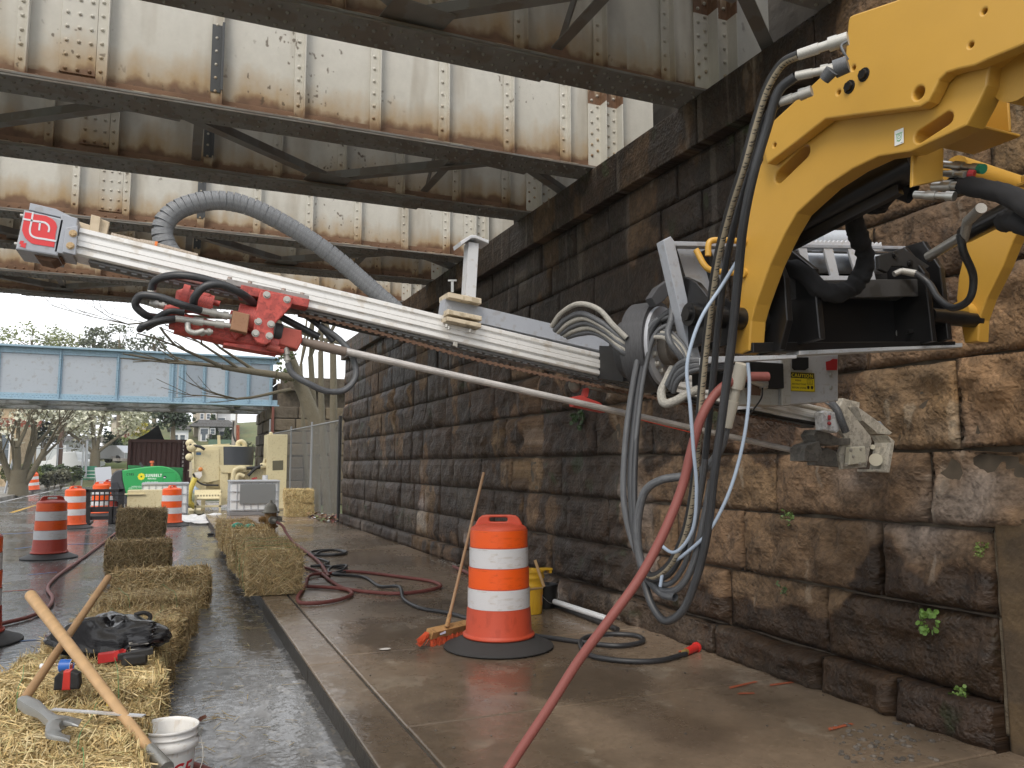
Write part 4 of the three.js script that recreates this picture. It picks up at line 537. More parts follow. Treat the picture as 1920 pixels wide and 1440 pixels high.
// ---- hoses between the loader, the drill and the pavement
{
  const H = (label, pts, r, m, o = {}) => mesh(o.name || 'hydraulic_hose', [tube(pts.map(p => at(...p)), r, pts.length * 12, 10), ...(o.extra || [])], m, null, { label, category: 'hose', group: o.group || 'hoses hanging from the loader arm' });
  const ORD = ['first', 'second', 'third', 'fourth', 'fifth'], A = (px, py, X = 1.98) => { const q = onX(px, py, X); return q; };
  const dA = A(1540, 90).distanceTo(EYE) / ray(1540, 90).length();
  const fitg = (a, b, r) => { const l = (t) => a.clone().lerp(b, t); return [cyl(l(0), l(0.42), r * 0.95, r, 14), cyl(l(0.42), l(0.62), r * 0.85, r * 0.85, 10), cyl(l(0.62), l(0.8), r * 1.25, r * 1.25, 6), cyl(l(0.8), l(1), r * 1.15, r * 1.15, 14)]; };
  [[[1497, 103, 2.44], [1590, 72, 2.36], 0.017, 'largest pale hose coupling at top of the yellow arm edge'], [[1492, 143, 2.46], [1568, 128, 2.4], 0.0145, 'middle pale hose coupling with rubber cap beside the yellow arm'], [[1462, 192, 2.52], [1522, 170, 2.46], 0.0145, 'lowest pale hose coupling half behind the yellow arm edge']].forEach(([a, b, r, l]) => mesh('hose_coupling', [fitg(at(...a), at(...b), r)], M.zinc, null, { label: l, category: 'coupling', group: 'couplings on the arm' }));
  mesh('rubber_cap', [cyl(at(1545, 150, 2.3), at(1560, 132, 2.28), 0.016, 0.02, 12), cyl(at(1565, 130, 2.3), at(1590, 120, 2.28), 0.026, 0.024, 14), tube([at(1590, 112, 2.3), at(1582, 98, 2.3), at(1578, 85, 2.32), at(1588, 78, 2.32)], 0.004, 16, 6)], M.hoseGrey, null, { label: 'dark rubber dust cap dangling on its strap beside middle coupling', category: 'cap' });
  const txt = canvasTex(1024, 32, (c, w, h) => { c.fillStyle = '#1b1b1c'; c.fillRect(0, 0, w, h); c.fillStyle = '#8f8572'; c.fillRect(0, 9, w, 13); c.fillStyle = '#1b1b1c'; for (let i = 0; i < 180; i++) c.fillRect((i * 53.7) % w, 9 + (i * 7) % 9, 1 + (i * 3) % 5, 4); }); txt.wrapS = txt.wrapT = THREE.RepeatWrapping; txt.repeat.set(3, 1);
  H('black hose with pale printed stripe hanging left of the yellow arm', [[1497, 103, 2.44], [1468, 118, 2.48], [1440, 160, 2.52], [1416, 230, 2.56], [1394, 310, 2.6], [1366, 400, 2.68], [1344, 490, 2.76], [1330, 590, 2.84], [1318, 700, 2.9], [1308, 820, 2.94], [1298, 930, 2.97], [1280, 1010, 3.0], [1252, 1062, 3.03], [1222, 1080, 3.08], [1204, 1066, 3.12]], 0.0145, new THREE.MeshStandardMaterial({ map: txt, roughness: 0.55 }));
  H('black hose running down past the arm tip into the lowest loop', [[1492, 143, 2.46], [1462, 168, 2.5], [1438, 240, 2.54], [1412, 330, 2.58], [1394, 420, 2.64], [1384, 520, 2.72], [1372, 640, 2.8], [1354, 780, 2.86], [1338, 900, 2.9], [1326, 1000, 2.94], [1304, 1090, 2.98], [1276, 1150, 3.02], [1246, 1164, 3.06], [1222, 1134, 3.12], [1206, 1080, 3.18], [1190, 1000, 3.24], [1183, 900, 3.3], [1190, 790, 3.36], [1204, 690, 3.4], [1226, 612, 3.4], [1262, 580, 3.36]], 0.0155, M.hose);
  H('thinner black hose beside the lowest coupling running down behind others', [[1462, 192, 2.52], [1440, 215, 2.56], [1418, 290, 2.6], [1392, 370, 2.68], [1366, 470, 2.78], [1350, 580, 2.88], [1338, 700, 2.94], [1326, 820, 2.98], [1312, 930, 3.02], [1286, 1020, 3.06], [1250, 1080, 3.1], [1216, 1084, 3.14], [1198, 1030, 3.2], [1190, 940, 3.26], [1192, 840, 3.32], [1200, 740, 3.38]], 0.0125, M.hose);
  H('grey hose looping outermost left down from the actuator top', [[1262, 592, 3.36], [1224, 606, 3.4], [1200, 660, 3.4], [1184, 740, 3.38], [1172, 840, 3.34], [1170, 940, 3.3], [1184, 1010, 3.26], [1206, 1060, 3.2], [1232, 1100, 3.14], [1262, 1108, 3.08], [1290, 1080, 3.02], [1312, 1010, 2.98], [1334, 900, 2.95]], 0.0135, M.hoseGrey);
  H('dusty grey hose from the long coupling curving back to the loop', [[1362, 800, 2.98], [1352, 838, 3.0], [1326, 876, 3.04], [1284, 892, 3.08], [1240, 900, 3.12], [1212, 918, 3.16], [1198, 960, 3.18], [1196, 1020, 3.18], [1208, 1072, 3.16], [1240, 1112, 3.12], [1266, 1120, 3.06]], 0.0165, M.hoseGrey);
  mesh('hose_coupling', [fitg(at(1362, 800, 2.98), at(1392, 682, 2.92), 0.0225)], worn(0.5, 0.47, 0.4, 0.6, {}, 5), null, { label: 'long dusty coupling hanging under the coupler sill beside red hose', category: 'coupling' });
  H('thin pale blue line crossing in front of the frame corner', [[1388, 480, 2.75], [1352, 538, 2.78], [1318, 590, 2.78], [1298, 640, 2.78], [1288, 690, 2.78], [1294, 760, 2.78], [1300, 840, 2.8], [1306, 920, 2.84], [1296, 1000, 2.9], [1262, 1036, 2.96], [1230, 1014, 3.0]], 0.0065, M.blueHose, { name: 'air_line' });
  H('thin pale blue line hanging right of the long coupling', [[1402, 680, 2.86], [1405, 720, 2.86], [1400, 790, 2.86], [1384, 870, 2.88], [1360, 940, 2.9], [1326, 1000, 2.94], [1280, 1042, 3.0], [1246, 1066, 3.04], [1238, 1100, 3.04]], 0.0065, M.blueHose, { name: 'air_line' });
  H('worn red hose swooping from under the drill down to the pavement', [[1440, 706, 2.98], [1396, 708, 2.96], [1352, 728, 2.92], [1318, 776, 2.9], [1298, 838, 2.9], [1280, 910, 2.9], [1244, 1000, 2.88], [1198, 1085, 2.86], [1140, 1165, 2.84], [1084, 1240, 2.84], [1030, 1325, 2.82], [980, 1400, 2.8], [945, 1452, 2.78], [900, 1500, 2.70]], 0.0175, M.redHose, { name: 'air_hose' });
  H('slim grey hose looping inside the outermost loop left of red hose', [[1266, 604, 3.36], [1232, 622, 3.38], [1210, 690, 3.38], [1196, 790, 3.34], [1186, 900, 3.3], [1192, 1000, 3.24], [1216, 1074, 3.16], [1250, 1096, 3.1], [1280, 1066, 3.06], [1304, 980, 3.02], [1322, 860, 2.98]], 0.0105, M.hoseGrey);
  H('smooth grey hose draped in an arch on left of actuator', [[1035, 612, 3.66], [1052, 588, 3.6], [1085, 570, 3.52], [1122, 580, 3.46], [1150, 610, 3.42], [1175, 634, 3.4]], 0.012, M.hoseWorn, { group: 'arched hoses beside the actuator' });
  for (let i = 0; i < 5; i++) H(ORD[i] + ' from the top of the dusty hoses arched beside actuator rim', [[1040 + i * 6, 620 + i * 3, 3.66], [1062 + i * 6, 598 + i * 7, 3.6], [1090 + i * 6, 588 + i * 9, 3.54], [1130 + i * 3, 606 + i * 8, 3.46], [1165, 634 + i * 6, 3.42], [1190, 650 + i * 6, 3.44]], 0.0125, i % 2 ? M.hoseWorn : M.hoseGrey, { group: 'arched hoses beside the actuator' });
  H('pale muddy elbow hose beneath the actuator disc', [[1262, 690, 3.2], [1252, 710, 3.18], [1240, 738, 3.16], [1246, 756, 3.14], [1266, 752, 3.12], [1290, 738, 3.1], [1310, 730, 3.1]], 0.018, M.hoseWorn, { group: 'hoses beneath the actuator' });
  for (let i = 0; i < 5; i++) H(ORD[4 - i] + ' from the top of the hoses bundled under the coupler sill', [[1262 - i * 3, 735 - i * 3, 3.14], [1272, 712 - i * 7, 3.1], [1300, 694 - i * 5, 3.06], [1345, 690 - i * 2, 3.04], [1400, 690 + i * 2, 3.06]], 0.0115, i % 2 ? M.hose : M.hoseGrey, { group: 'hoses beneath the actuator' });
  for (let i = 0; i < 4; i++) H(ORD[i] + ' from the left of muddy hoses curling over actuator disc face', [[1228 + i * 6, 632 - i * 4, 3.2], [1246 + i * 5, 634 - i * 3, 3.15], [1268 + i * 5, 650, 3.12], [1282 + i * 4, 680, 3.1], [1276 + i * 3, 715, 3.12]], 0.0085, i % 2 ? M.hoseGrey : M.hoseWorn, { group: 'hoses beneath the actuator' });
  H('short grey hose looped beside the frame edge above actuator', [[1262, 560, 3.2], [1258, 600, 3.16], [1252, 625, 3.12], [1258, 645, 3.1], [1275, 668, 3.1], [1292, 690, 3.12]], 0.0125, M.hoseGrey, { group: 'hoses beneath the actuator' });
}
console.log('drill');
// ================= traffic drums =================
const drumRed = worn(0.40, 0.045, 0.025, 0.5, {}, 2), bandO = worn(0.80, 0.10, 0.008, 0.42, {}, 0.7), bandW = worn(0.60, 0.60, 0.62, 0.4, {}, 0.7), drumOr = worn(0.68, 0.095, 0.02, 0.5, {}, 1);
function makeDrum(label, pos, ry, red, dirtyBase) {
  const d = thing('traffic_drum', label, 'traffic drum', pos, ry, 'orange and white traffic drums');
  const rb = dirtyBase || M.rubber;
  mesh('rubber_base', [lathe([[0.19, 0.0], [0.43, 0.0], [0.445, 0.008], [0.44, 0.02], [0.40, 0.034], [0.33, 0.066], [0.285, 0.085], [0.27, 0.086], [0.19, 0.086]], 48)], rb, d);
  const body = red || drumRed, h0 = [0.088, 0.318, 0.478, 0.638, 0.798, 0.940], r0 = [0.262, 0.252, 0.246, 0.240, 0.234, 0.228];
  mesh('drum_body', [lathe([[0.24, 0.086], [0.287, 0.088], [0.292, 0.10], [0.287, 0.115], [0.268, 0.125], [0.258, 0.31], [0.250, 0.318], [0.249, 0.478], [0.243, 0.482], [0.243, 0.638], [0.237, 0.642], [0.237, 0.798], [0.231, 0.802], [0.231, 0.935], [0.226, 0.950], [0.20, 0.968], [0.12, 0.985], [0, 0.988]], 48)], body, d);
  const band = (i, y0, y1, m) => mesh('reflective_band', [lathe([[r0[i] - 0.001, y0 + 0.004], [r0[i] + 0.0005, y0 + 0.005], [r0[i] + 0.0005, y1 - 0.004], [r0[i] - 0.001, y1 - 0.003]], 48)], m, d);
  band(1, 0.318, 0.478, bandW); band(2, 0.478, 0.638, bandO); band(3, 0.638, 0.798, bandW); band(4, 0.798, 0.938, bandO);
  const arch = [[-0.20, 0.955], [0.20, 0.955], [0.185, 0.99], [0.165, 1.025], [0.14, 1.045], [0.10, 1.052], [-0.10, 1.052], [-0.14, 1.045], [-0.165, 1.025], [-0.185, 0.99]];
  mesh('handle', [poly(arch, 0.06, 0.01, [stad([-0.06, 1.015], [0.055, 1.015], 0.018)]).translate(0, 0, -0.03)], body, d);
  return d;
}
{
  const w = onY(935, 1213, WALK), L = (px, py) => { const q = onY(px, py, 0); return [q.x, 0, q.z]; };
  const grit = worn(0.035, 0.034, 0.034, 0.8, {}, 3);
  makeDrum('clean orange and white drum standing alone on the pavement', [w.x, WALK + 0.004, w.z], -0.42, worn(0.52, 0.07, 0.03, 0.5, {}, 1), grit);
  makeDrum('weathered red drum second nearest on the road beside red hose', L(92, 1046), 0.3); makeDrum('bright orange drum behind the weathered one, beside fork rack', L(138, 990), 0.9, drumOr);
  makeDrum('drum in front of the caged water tank behind straw bale', L(320, 986), 1.1, drumOr); makeDrum('drum half hidden behind the black fork rack', L(187, 967), 0.2, drumOr);
  makeDrum('drum cut off by left edge of frame', L(-64, 1207), 0.2);
  const far = makeDrum('small leaning drum on far pavement beneath the left tree', [onY(64, 921, 0.13).x, 0.13, onY(64, 921, 0.13).z], 0.4, drumOr); far.rotation.z = 0.09;
  const f2 = makeDrum('drum barely showing between rack and green compressor', L(205, 955), 0.4); 
}
// ================= straw bales =================
const strawPal = [[0.62, 0.47, 0.22], [0.70, 0.56, 0.30], [0.50, 0.37, 0.17], [0.40, 0.29, 0.13], [0.58, 0.46, 0.25], [0.33, 0.24, 0.11], [0.74, 0.62, 0.36], [0.45, 0.40, 0.19]];
function soften(a, L, H, W) { const x = 2 * a.x / L, y = 2 * a.y / H - 1, z = 2 * a.z / W, k = Math.pow(x ** 6 + (y < 0 ? 0.6 : 1) * y ** 6 + z ** 6, -1 / 6) * (0.985 + 0.24 * (fbm(a.x * 4 + 9, a.z * 4 + a.y * 4, 3) - 0.45)); a.set(x * k * L / 2, Math.max(0.003, (y * (y < 0 ? Math.max(k, 0.97) : k) + 1) * H / 2), z * k * W / 2); }
function strawGeo(n, L, H, W, wd, lmin, lmax, stray) {
  const P = new Float32Array(n * 12 * 3), Cc = new Float32Array(n * 12 * 3), areas = [L * W, L * H, L * H, W * H, W * H], tot = areas.reduce((a, b) => a + b); let k = 0;
  const a = V(), b = V(), c = V(), t = V(), nn = V(), s = V();
  for (let i = 0; i < n; i++) {
    let f = rnd() * tot, q = 0; while (f > areas[q]) f -= areas[q++];
    const u = rr(-0.5, 0.5), v = rr(-0.5, 0.5);
    if (q === 0) { a.set(u * L, H, v * W); nn.set(0, 1, 0); } else if (q < 3) { nn.set(0, 0, q === 1 ? 1 : -1); a.set(u * L, (v + 0.5) * H, nn.z * W / 2); } else { nn.set(q === 3 ? 1 : -1, 0, 0); a.set(nn.x * L / 2, (v + 0.5) * H, u * W); }
    soften(a, L, H, W); a.addScaledVector(nn, -0.004);
    t.set(rr(-1, 1), rr(-1, 1), rr(-1, 1)); if (q < 3) t.x *= 1.2; t.addScaledVector(nn, -t.dot(nn)).normalize();
    const out = rnd() < stray ? rr(0.25, 1.1) : rr(-0.05, 0.22); t.addScaledVector(nn, out).normalize();
    const len = rr(lmin, lmax), w = wd * rr(0.6, 1.3); s.copy(t).cross(nn).normalize().multiplyScalar(w / 2); if (rnd() < 0.5) s.addScaledVector(nn, w * 0.4);
    a.addScaledVector(t, -len * 0.45); b.copy(a).addScaledVector(t, len * 0.55); b.addScaledVector(nn, rr(-0.01, 0.008)); c.copy(a).addScaledVector(t, len).addScaledVector(nn, rr(-0.035, 0.004) - (out > 0.3 ? 0.02 : 0)); if (c.y < 0.004) c.y = 0.004; if (b.y < 0.004) b.y = 0.004; if (a.y < 0.004) a.y = 0.004;
    const col = strawPal[(rnd() * strawPal.length) | 0], g = rr(0.75, 1.15);
    const quad = (p, r, w0, w1) => { const e = [p.x - s.x * w0, p.y - s.y * w0, p.z - s.z * w0, p.x + s.x * w0, p.y + s.y * w0, p.z + s.z * w0, r.x + s.x * w1, r.y + s.y * w1, r.z + s.z * w1, p.x - s.x * w0, p.y - s.y * w0, p.z - s.z * w0, r.x + s.x * w1, r.y + s.y * w1, r.z + s.z * w1, r.x - s.x * w1, r.y - s.y * w1, r.z - s.z * w1]; P.set(e, k); for (let j = 0; j < 6; j++) Cc.set([col[0] * g, col[1] * g, col[2] * g], k + 3 * j); k += 18; };
    quad(a, b, 1, 1); quad(b, c, 1, 0.5);
  }
  const g = new THREE.BufferGeometry(); g.setAttribute('position', new THREE.BufferAttribute(P, 3)); g.setAttribute('color', new THREE.BufferAttribute(Cc, 3)); g.computeVertexNormals(); return clean(g);
}
const strawT = tex(512, 512, (u, v) => { const a = fbm(u * 60, v * 8, 4, 8), b = fbm(u * 10 + 3, v * 50, 4, 10), k = 0.35 + 0.9 * Math.max(a, b) * fbm(u * 9, v * 9, 3, 9) * 1.6; return [0.50 * k, 0.38 * k, 0.18 * k]; }, { color: true, repeat: [3, 3] });
const coreG = (L, H, W) => { const g = uvBox(new THREE.BoxGeometry(L - 0.02, H, W - 0.02, 14, 7, 8)).translate(0, H / 2, 0), p = g.attributes.position; for (let i = 0; i < p.count; i++) { const v = V(p.getX(i), p.getY(i), p.getZ(i)); soften(v, L - 0.02, H, W - 0.02); p.setXYZ(i, v.x * 0.985, v.y * 0.985, v.z * 0.985); } g.computeVertexNormals(); return g; };
const BL = 0.94, BH = 0.39, BW = 0.47;
const nearS = [strawGeo(9500, BL, BH, BW, 0.0042, 0.05, 0.19, 0.10), strawGeo(9500, BL, BH, BW, 0.0042, 0.05, 0.19, 0.12)], farS = [strawGeo(4200, BL, BH, BW, 0.0060, 0.06, 0.20, 0.16), strawGeo(4200, BL, BH, BW, 0.0060, 0.06, 0.20, 0.16)], coreB = coreG(BL, BH, BW);
const strawM = (k, g = 1) => [new THREE.MeshStandardMaterial({ vertexColors: true, roughness: 0.75, color: C(k, k * g, k * g) }), new THREE.MeshStandardMaterial({ map: strawT, roughness: 0.95, color: C(0.7 * k, 0.7 * k * g, 0.65 * k * g) })];
const SM = { gold: strawM(1.12), mid: strawM(0.95, 0.95), wet: strawM(0.62, 0.94) };
const twineM = std(0.10, 0.30, 0.12, 0.7);
let bi = 0;
function bale(label, x, y, z, ry, mk, near, sc = [1, 1, 1], grp = 'straw bales lining the gutter') {
  const b = thing('straw_bale', label, 'straw bale', [x, y, z], ry, grp); b.scale.set(...sc); const v = bi++ % 2;
  mesh('bale_core', coreB, SM[mk][1], b); mesh('loose_straw', (near ? nearS : farS)[v], SM[mk][0], b, { kind: 'stuff' });
  if (near) for (const s of [-0.22, 0.22]) mesh('twine', [tube([[s, 0.01, BW / 2 + 0.012], [s + 0.01, BH * 0.5, BW / 2 + 0.022], [s, BH + 0.012, BW / 2 - 0.02], [s + 0.008, BH + 0.016, 0], [s, BH + 0.012, -BW / 2 + 0.02], [s, BH * 0.5, -BW / 2 - 0.02], [s, 0.01, -BW / 2]], 0.0016, 40, 5)], twineM, b);
  return b;
}
bale('nearest golden straw bale in the bottom left corner of frame', -0.50, 0, -3.72, 0.08, 'gold', true);
bale('golden straw bale under the steel mattock head', -0.53, 0, -4.36, -0.06, 'gold', true, [1.02, 1.02, 1.25]);
bale('golden straw bale carrying the water bottle and tape measure', -0.48, 0, -5.25, 0.1, 'gold', true, [1.06, 1.06, 1.5]);
bale('straw bale under the front of the black rubbish bag', -0.42, 0, -6.02, -0.05, 'gold', true, [0.92, 0.9, 1.25]);
bale('straw bale under the back of the black rubbish bag', -0.36, 0, -6.72, 0.12, 'mid', true, [0.9, 0.88, 1.3]);
bale('loosened straw bale just beyond the rubbish bag', -0.24, 0, -7.5, -0.12, 'mid', true, [0.92, 0.9, 1.35]);
bale('sagging straw bale before the one laid squarely across the gutter', -0.17, 0, -8.45, 0.2, 'mid', true, [0.9, 1.0, 1.5]);
bale('straw bale laid squarely across the gutter', -0.03, 0, -9.95, 0.02, 'mid', false, [1.06, 1.1, 1.2]);
bale('damp brown straw bale fifth along the road row, beside the red hose', -0.38, 0, -13.3, 0.05, 'wet', false, [0.94, 1.22, 1.3]);
bale('damp upright straw bale farthest along the road row', -0.52, 0, -19.6, -0.08, 'wet', false, [1.02, 1.62, 1.3]);
const rowL = ['front straw bale of the kerb row, facing the viewer', 'second straw bale from the front of the kerb row', 'third straw bale from the front of the kerb row', 'fourth straw bale from the front of the kerb row', 'fifth straw bale along the kerb row under the green cap', 'sixth straw bale along the kerb row under the broken boards', 'seventh straw bale along the kerb row beside the hydrant', 'last straw bale of the kerb row before the tank'];
rowL.forEach((l, i) => bale(l, 1.13 + 0.03 * Math.sin(i * 2.2) - 0.012 * i + 0.02 * i, WALK + 0.004, -9.93 - i * 0.985, Math.PI / 2 + 0.05 * Math.sin(i * 3.1), i < 1 ? 'mid' : 'mid', i < 2, [1.0, i < 5 ? 1.2 : 0.95, 1.3], 'straw bales along the kerb'));
bale('lower straw bale of the stack by the wire fence', 3.36, WALK + 0.004, -23.2, 0.12, 'gold', false, [0.8, 1, 1.1], 'straw bales by the fence'); bale('upper straw bale of the stack by the wire fence', 3.34, WALK + 0.40, -23.2, 0.0, 'gold', false, [0.84, 0.95, 1.15], 'straw bales by the fence');
// scattered straw on the road
{ const n = 900, g = []; const base = new THREE.BoxGeometry(1, 0.002, 0.004); for (let i = 0; i < n; i++) { const k = rnd(); let x, z; if (k < 0.6) { z = rr(-3.2, -12); x = 0.02 + Math.abs(rr(0, 1) * rr(0, 1)) * 0.9; } else if (k < 0.75) { z = rr(-4, -14); x = rr(-2.2, -0.8); } else { z = rr(-8.2, -12); x = rr(0.35, 0.97); } const c = strawPal[(rnd() * 8) | 0]; g.push(tint(base.clone().scale(rr(0.03, 0.14), 1, rr(0.5, 1)).rotateY(rr(0, 3.14)).rotateZ(rr(-0.02, 0.02)).translate(x, 0.006 + 0.003 * rnd(), z), c.map(v => v * 0.7))); } mesh('scattered_straw', g, new THREE.MeshStandardMaterial({ vertexColors: true, roughness: 0.8 }), null, { kind: 'stuff', label: 'loose straw scattered on the wet road', category: 'straw' }); }
// ================= tools and litter on the bales =================
{
  const woodT = tex(256, 64, (u, v) => { const a = fbm(u * 4, v * 24, 4, 4), k = 0.85 + 0.3 * a; return [0.46 * k, 0.295 * k, 0.15 * k]; }, { color: true }), woodM = new THREE.MeshStandardMaterial({ map: woodT, roughness: 0.55 }), wood2 = new THREE.MeshStandardMaterial({ map: woodT, roughness: 0.7, color: C(0.75, 0.72, 0.72) });
  const A = at(58, 1117, 4.5), B = at(286, 1412, 3.5), Bs = at(312, 1442, 3.42), sh = thing('shovel', 'thick wooden shovel handle slanting over the bales to the bucket', 'shovel', [0, 0, 0]);
  const knob = new THREE.SphereGeometry(0.031, 16, 10).translate(A.x, A.y, A.z); mesh('handle', [cyl(A, A.clone().lerp(B, 0.35), 0.031, 0.028, 18), cyl(A.clone().lerp(B, 0.35), B, 0.028, 0.022, 18), knob], woodM, sh); 
  mesh('socket', [cyl(B.clone().lerp(A, 0.02), Bs, 0.028, 0.034, 16)], M.steel, sh); const tip = V(0.27, 0.02, -3.55); mesh('blade', [bar(Bs, Bs.clone().lerp(tip, 0.45), 0.05, 0.012), bx(0.22, 0.008, 0.30, ...Bs.clone().lerp(tip, 0.75).toArray(), 0.9, -0.6, 0)], M.steel, sh);
  const C2 = at(203, 1083, 5.15), D = onY(45, 1312, 0.48), mt = thing('mattock', 'wooden handled mattock leaning back, steel head lying on straw', 'mattock', [0, 0, 0]);
  mesh('handle', [cyl(D, D.clone().lerp(C2, 0.5), 0.022, 0.020, 16), cyl(D.clone().lerp(C2, 0.5), C2, 0.020, 0.022, 16)], wood2, mt);
  const E = (px, py, y = 0.47) => onY(px, py, y), e0 = E(50, 1322), e1 = E(92, 1347), e2 = E(122, 1356), e3 = E(146, 1352), e4 = E(132, 1378);
  const headM = worn(0.33, 0.34, 0.34, 0.42, { metalness: 0.5 }, 5);
  const forge = (pts, ws, hs) => { const n = 10, P = [], I = [], c = new THREE.CatmullRomCurve3(pts), N = 14; for (let i = 0; i <= N; i++) { const t = i / N, p = c.getPoint(t), d = c.getTangent(t), sd = d.clone().cross(V(0, 1, 0)).normalize(), up = sd.clone().cross(d), k = t * (ws.length - 1), a = Math.min(ws.length - 2, Math.floor(k)), w = mix(ws[a], ws[a + 1], k - a), hh = mix(hs[a], hs[a + 1], k - a); for (let j = 0; j < n; j++) { const q = j / n * Math.PI * 2, cx = Math.cos(q), cy = Math.sin(q), m = Math.pow(cx ** 4 + cy ** 4, -0.25); P.push(p.x + sd.x * cx * m * w + up.x * cy * m * hh, p.y + sd.y * cx * m * w + up.y * cy * m * hh, p.z + sd.z * cx * m * w + up.z * cy * m * hh); } } for (let i = 0; i < N; i++) for (let j = 0; j < n; j++) { const a = i * n + j, b = i * n + (j + 1) % n; I.push(a, b, a + n, b, b + n, a + n); } for (const o of [0, N * n]) for (let j = 1; j < n - 1; j++) I.push(o, o + j, o + j + 1); const g = new THREE.BufferGeometry(); g.setAttribute('position', new THREE.Float32BufferAttribute(P, 3)); g.setIndex(I); return toCreasedNormals(g, 0.7); };
  mesh('head', [forge([E(44, 1316), E(60, 1326), E(80, 1338), E(96, 1350), E(112, 1358)], [0.028, 0.034, 0.022, 0.026, 0.04], [0.03, 0.034, 0.022, 0.024, 0.026]), forge([E(104, 1352), E(124, 1352), E(150, 1356, 0.455)], [0.032, 0.036, 0.05], [0.024, 0.016, 0.005]), forge([E(106, 1354), E(98, 1366), E(104, 1378), E(130, 1386, 0.445)], [0.03, 0.026, 0.03, 0.042], [0.024, 0.022, 0.016, 0.006])], headM, mt);
  mesh('steel_rule', [bar(onY(98, 1330, 0.46), onY(270, 1342, 0.45), 0.03, 0.006)], std(0.75, 0.77, 0.8, 0.3, { metalness: 0.6 }), null, { label: 'shiny flat steel rule lying behind the mattock head', category: 'rule' });
  // water bottle
  const bt = thing('water_bottle', 'clear plastic water bottle with blue label lying on straw', 'bottle', [0, 0, 0]), b0 = onY(80, 1249, 0.475), b1 = onY(160, 1247, 0.475), bd = b1.clone().sub(b0).normalize(), bp = (t) => b0.clone().lerp(b1, t);
  const bl = (pts) => { const g = lathe(pts.map(([r, t]) => [r, t * b0.distanceTo(b1)]), 20); g.applyQuaternion(new THREE.Quaternion().setFromUnitVectors(V(0, 1, 0), bd)); return g.translate(b0.x, b0.y, b0.z); };
  mesh('bottle_shell', [bl([[0.012, 0.0], [0.013, 0.08], [0.03, 0.22], [0.034, 0.3], [0.031, 0.36], [0.034, 0.42], [0.034, 0.7], [0.031, 0.76], [0.034, 0.82], [0.033, 0.97], [0.0, 1.0]])], new THREE.MeshPhysicalMaterial({ color: 0xffffff, roughness: 0.08, transmission: 1, thickness: 0, ior: 1.3 }), bt);
  mesh('cap', [bl([[0, -0.05], [0.0145, -0.05], [0.0145, 0.05], [0, 0.05]])], std(0.75, 0.77, 0.8, 0.4), bt);
  mesh('wrapper', [bl([[0.0345, 0.42], [0.0348, 0.43], [0.0348, 0.68], [0.0345, 0.69]])], new THREE.MeshStandardMaterial({ roughness: 0.4, map: canvasTex(128, 64, (c, w, h) => { c.fillStyle = '#2b63b8'; c.fillRect(0, 0, w, h); c.fillStyle = '#e8eef8'; c.fillRect(0, 0, w, 12); c.fillStyle = '#c8402f'; c.fillRect(30, 24, 30, 18); c.fillStyle = '#e9c13a'; c.fillRect(64, 22, 26, 12); }) }), bt);
  // tape measure
  const tm = thing('tape_measure', 'black and red tape measure on the straw beside the bottle', 'tape measure', [0, 0, 0]), tc = onY(127, 1275, 0.475);
  mesh('case', [poly([[-0.06, -0.045], [0.06, -0.045], [0.066, -0.02], [0.06, 0.035], [0.03, 0.05], [-0.035, 0.048], [-0.06, 0.02]], 0.05, 0.01).translate(0, 0, -0.025).rotateY(-0.2).translate(tc.x, tc.y, tc.z)], M.rubber, tm); mesh('red_panel', [poly([[-0.02, -0.046], [0.022, -0.046], [0.02, 0.052], [-0.016, 0.051]], 0.054, 0.006).translate(0, 0, -0.027).rotateY(-0.2).translate(tc.x, tc.y, tc.z)], std(0.6, 0.04, 0.03, 0.45), tm);
  // rubbish bag: crumpled black film
  { const g = new THREE.SphereGeometry(1, 56, 36), p = g.attributes.position, c = onY(205, 1196, 0.46); for (let i = 0; i < p.count; i++) { const x = p.getX(i), y = p.getY(i), z = p.getZ(i); const a = Math.atan2(z, x), f = 1 - 2 * Math.abs(fbm(x * 2.3 + 5, z * 2.3 + y * 2 + 5, 3) - 0.5), r2 = Math.abs(fbm(x * 6 + 3, z * 6 + y * 5, 3) - 0.5), k = 0.76 + 0.34 * f - 0.22 * r2; p.setXYZ(i, x * k * 0.36, Math.max(-0.09, y * k * 0.12 + 0.03 * Math.sin(a * 3)), z * k * 0.42); } const gg = toCreasedNormals(mergeVertices(g), 0.55); gg.rotateZ(-0.04).translate(c.x, c.y, c.z); mesh('rubbish_bag', [gg], std(0.012, 0.012, 0.014, 0.22), null, { label: 'crumpled black plastic bag slumped on the straw', category: 'bag' }); }
  // cordless tools
  const ct = thing('power_saw', 'black and red power tool handle behind the plastic bag', 'power tool', [0, 0, 0]), sc = onY(243, 1165, 0.44);
  mesh('tool_body', [poly([[-0.15, -0.02], [0.1, -0.05], [0.12, 0.0], [0.05, 0.05], [-0.1, 0.05]], 0.07, 0.012).translate(sc.x, sc.y, sc.z)], M.black, ct); mesh('tool_grip', [tube([[sc.x + 0.03, sc.y + 0.05, sc.z + 0.03], [sc.x + 0.1, sc.y + 0.06, sc.z + 0.03], [sc.x + 0.14, sc.y + 0.03, sc.z + 0.03], [sc.x + 0.11, sc.y - 0.03, sc.z + 0.03]], 0.015, 24, 8)], M.rubber, ct); mesh('red_badge', [bx(0.05, 0.03, 0.01, sc.x, sc.y + 0.02, sc.z + 0.075)], std(0.6, 0.03, 0.02, 0.5), ct);
  const dl = thing('drill_driver', 'red and black cordless tool half buried in straw before the bag', 'power tool', [0, 0, 0]), q1 = onY(212, 1232, 0.44), q2 = onY(252, 1236, 0.44);
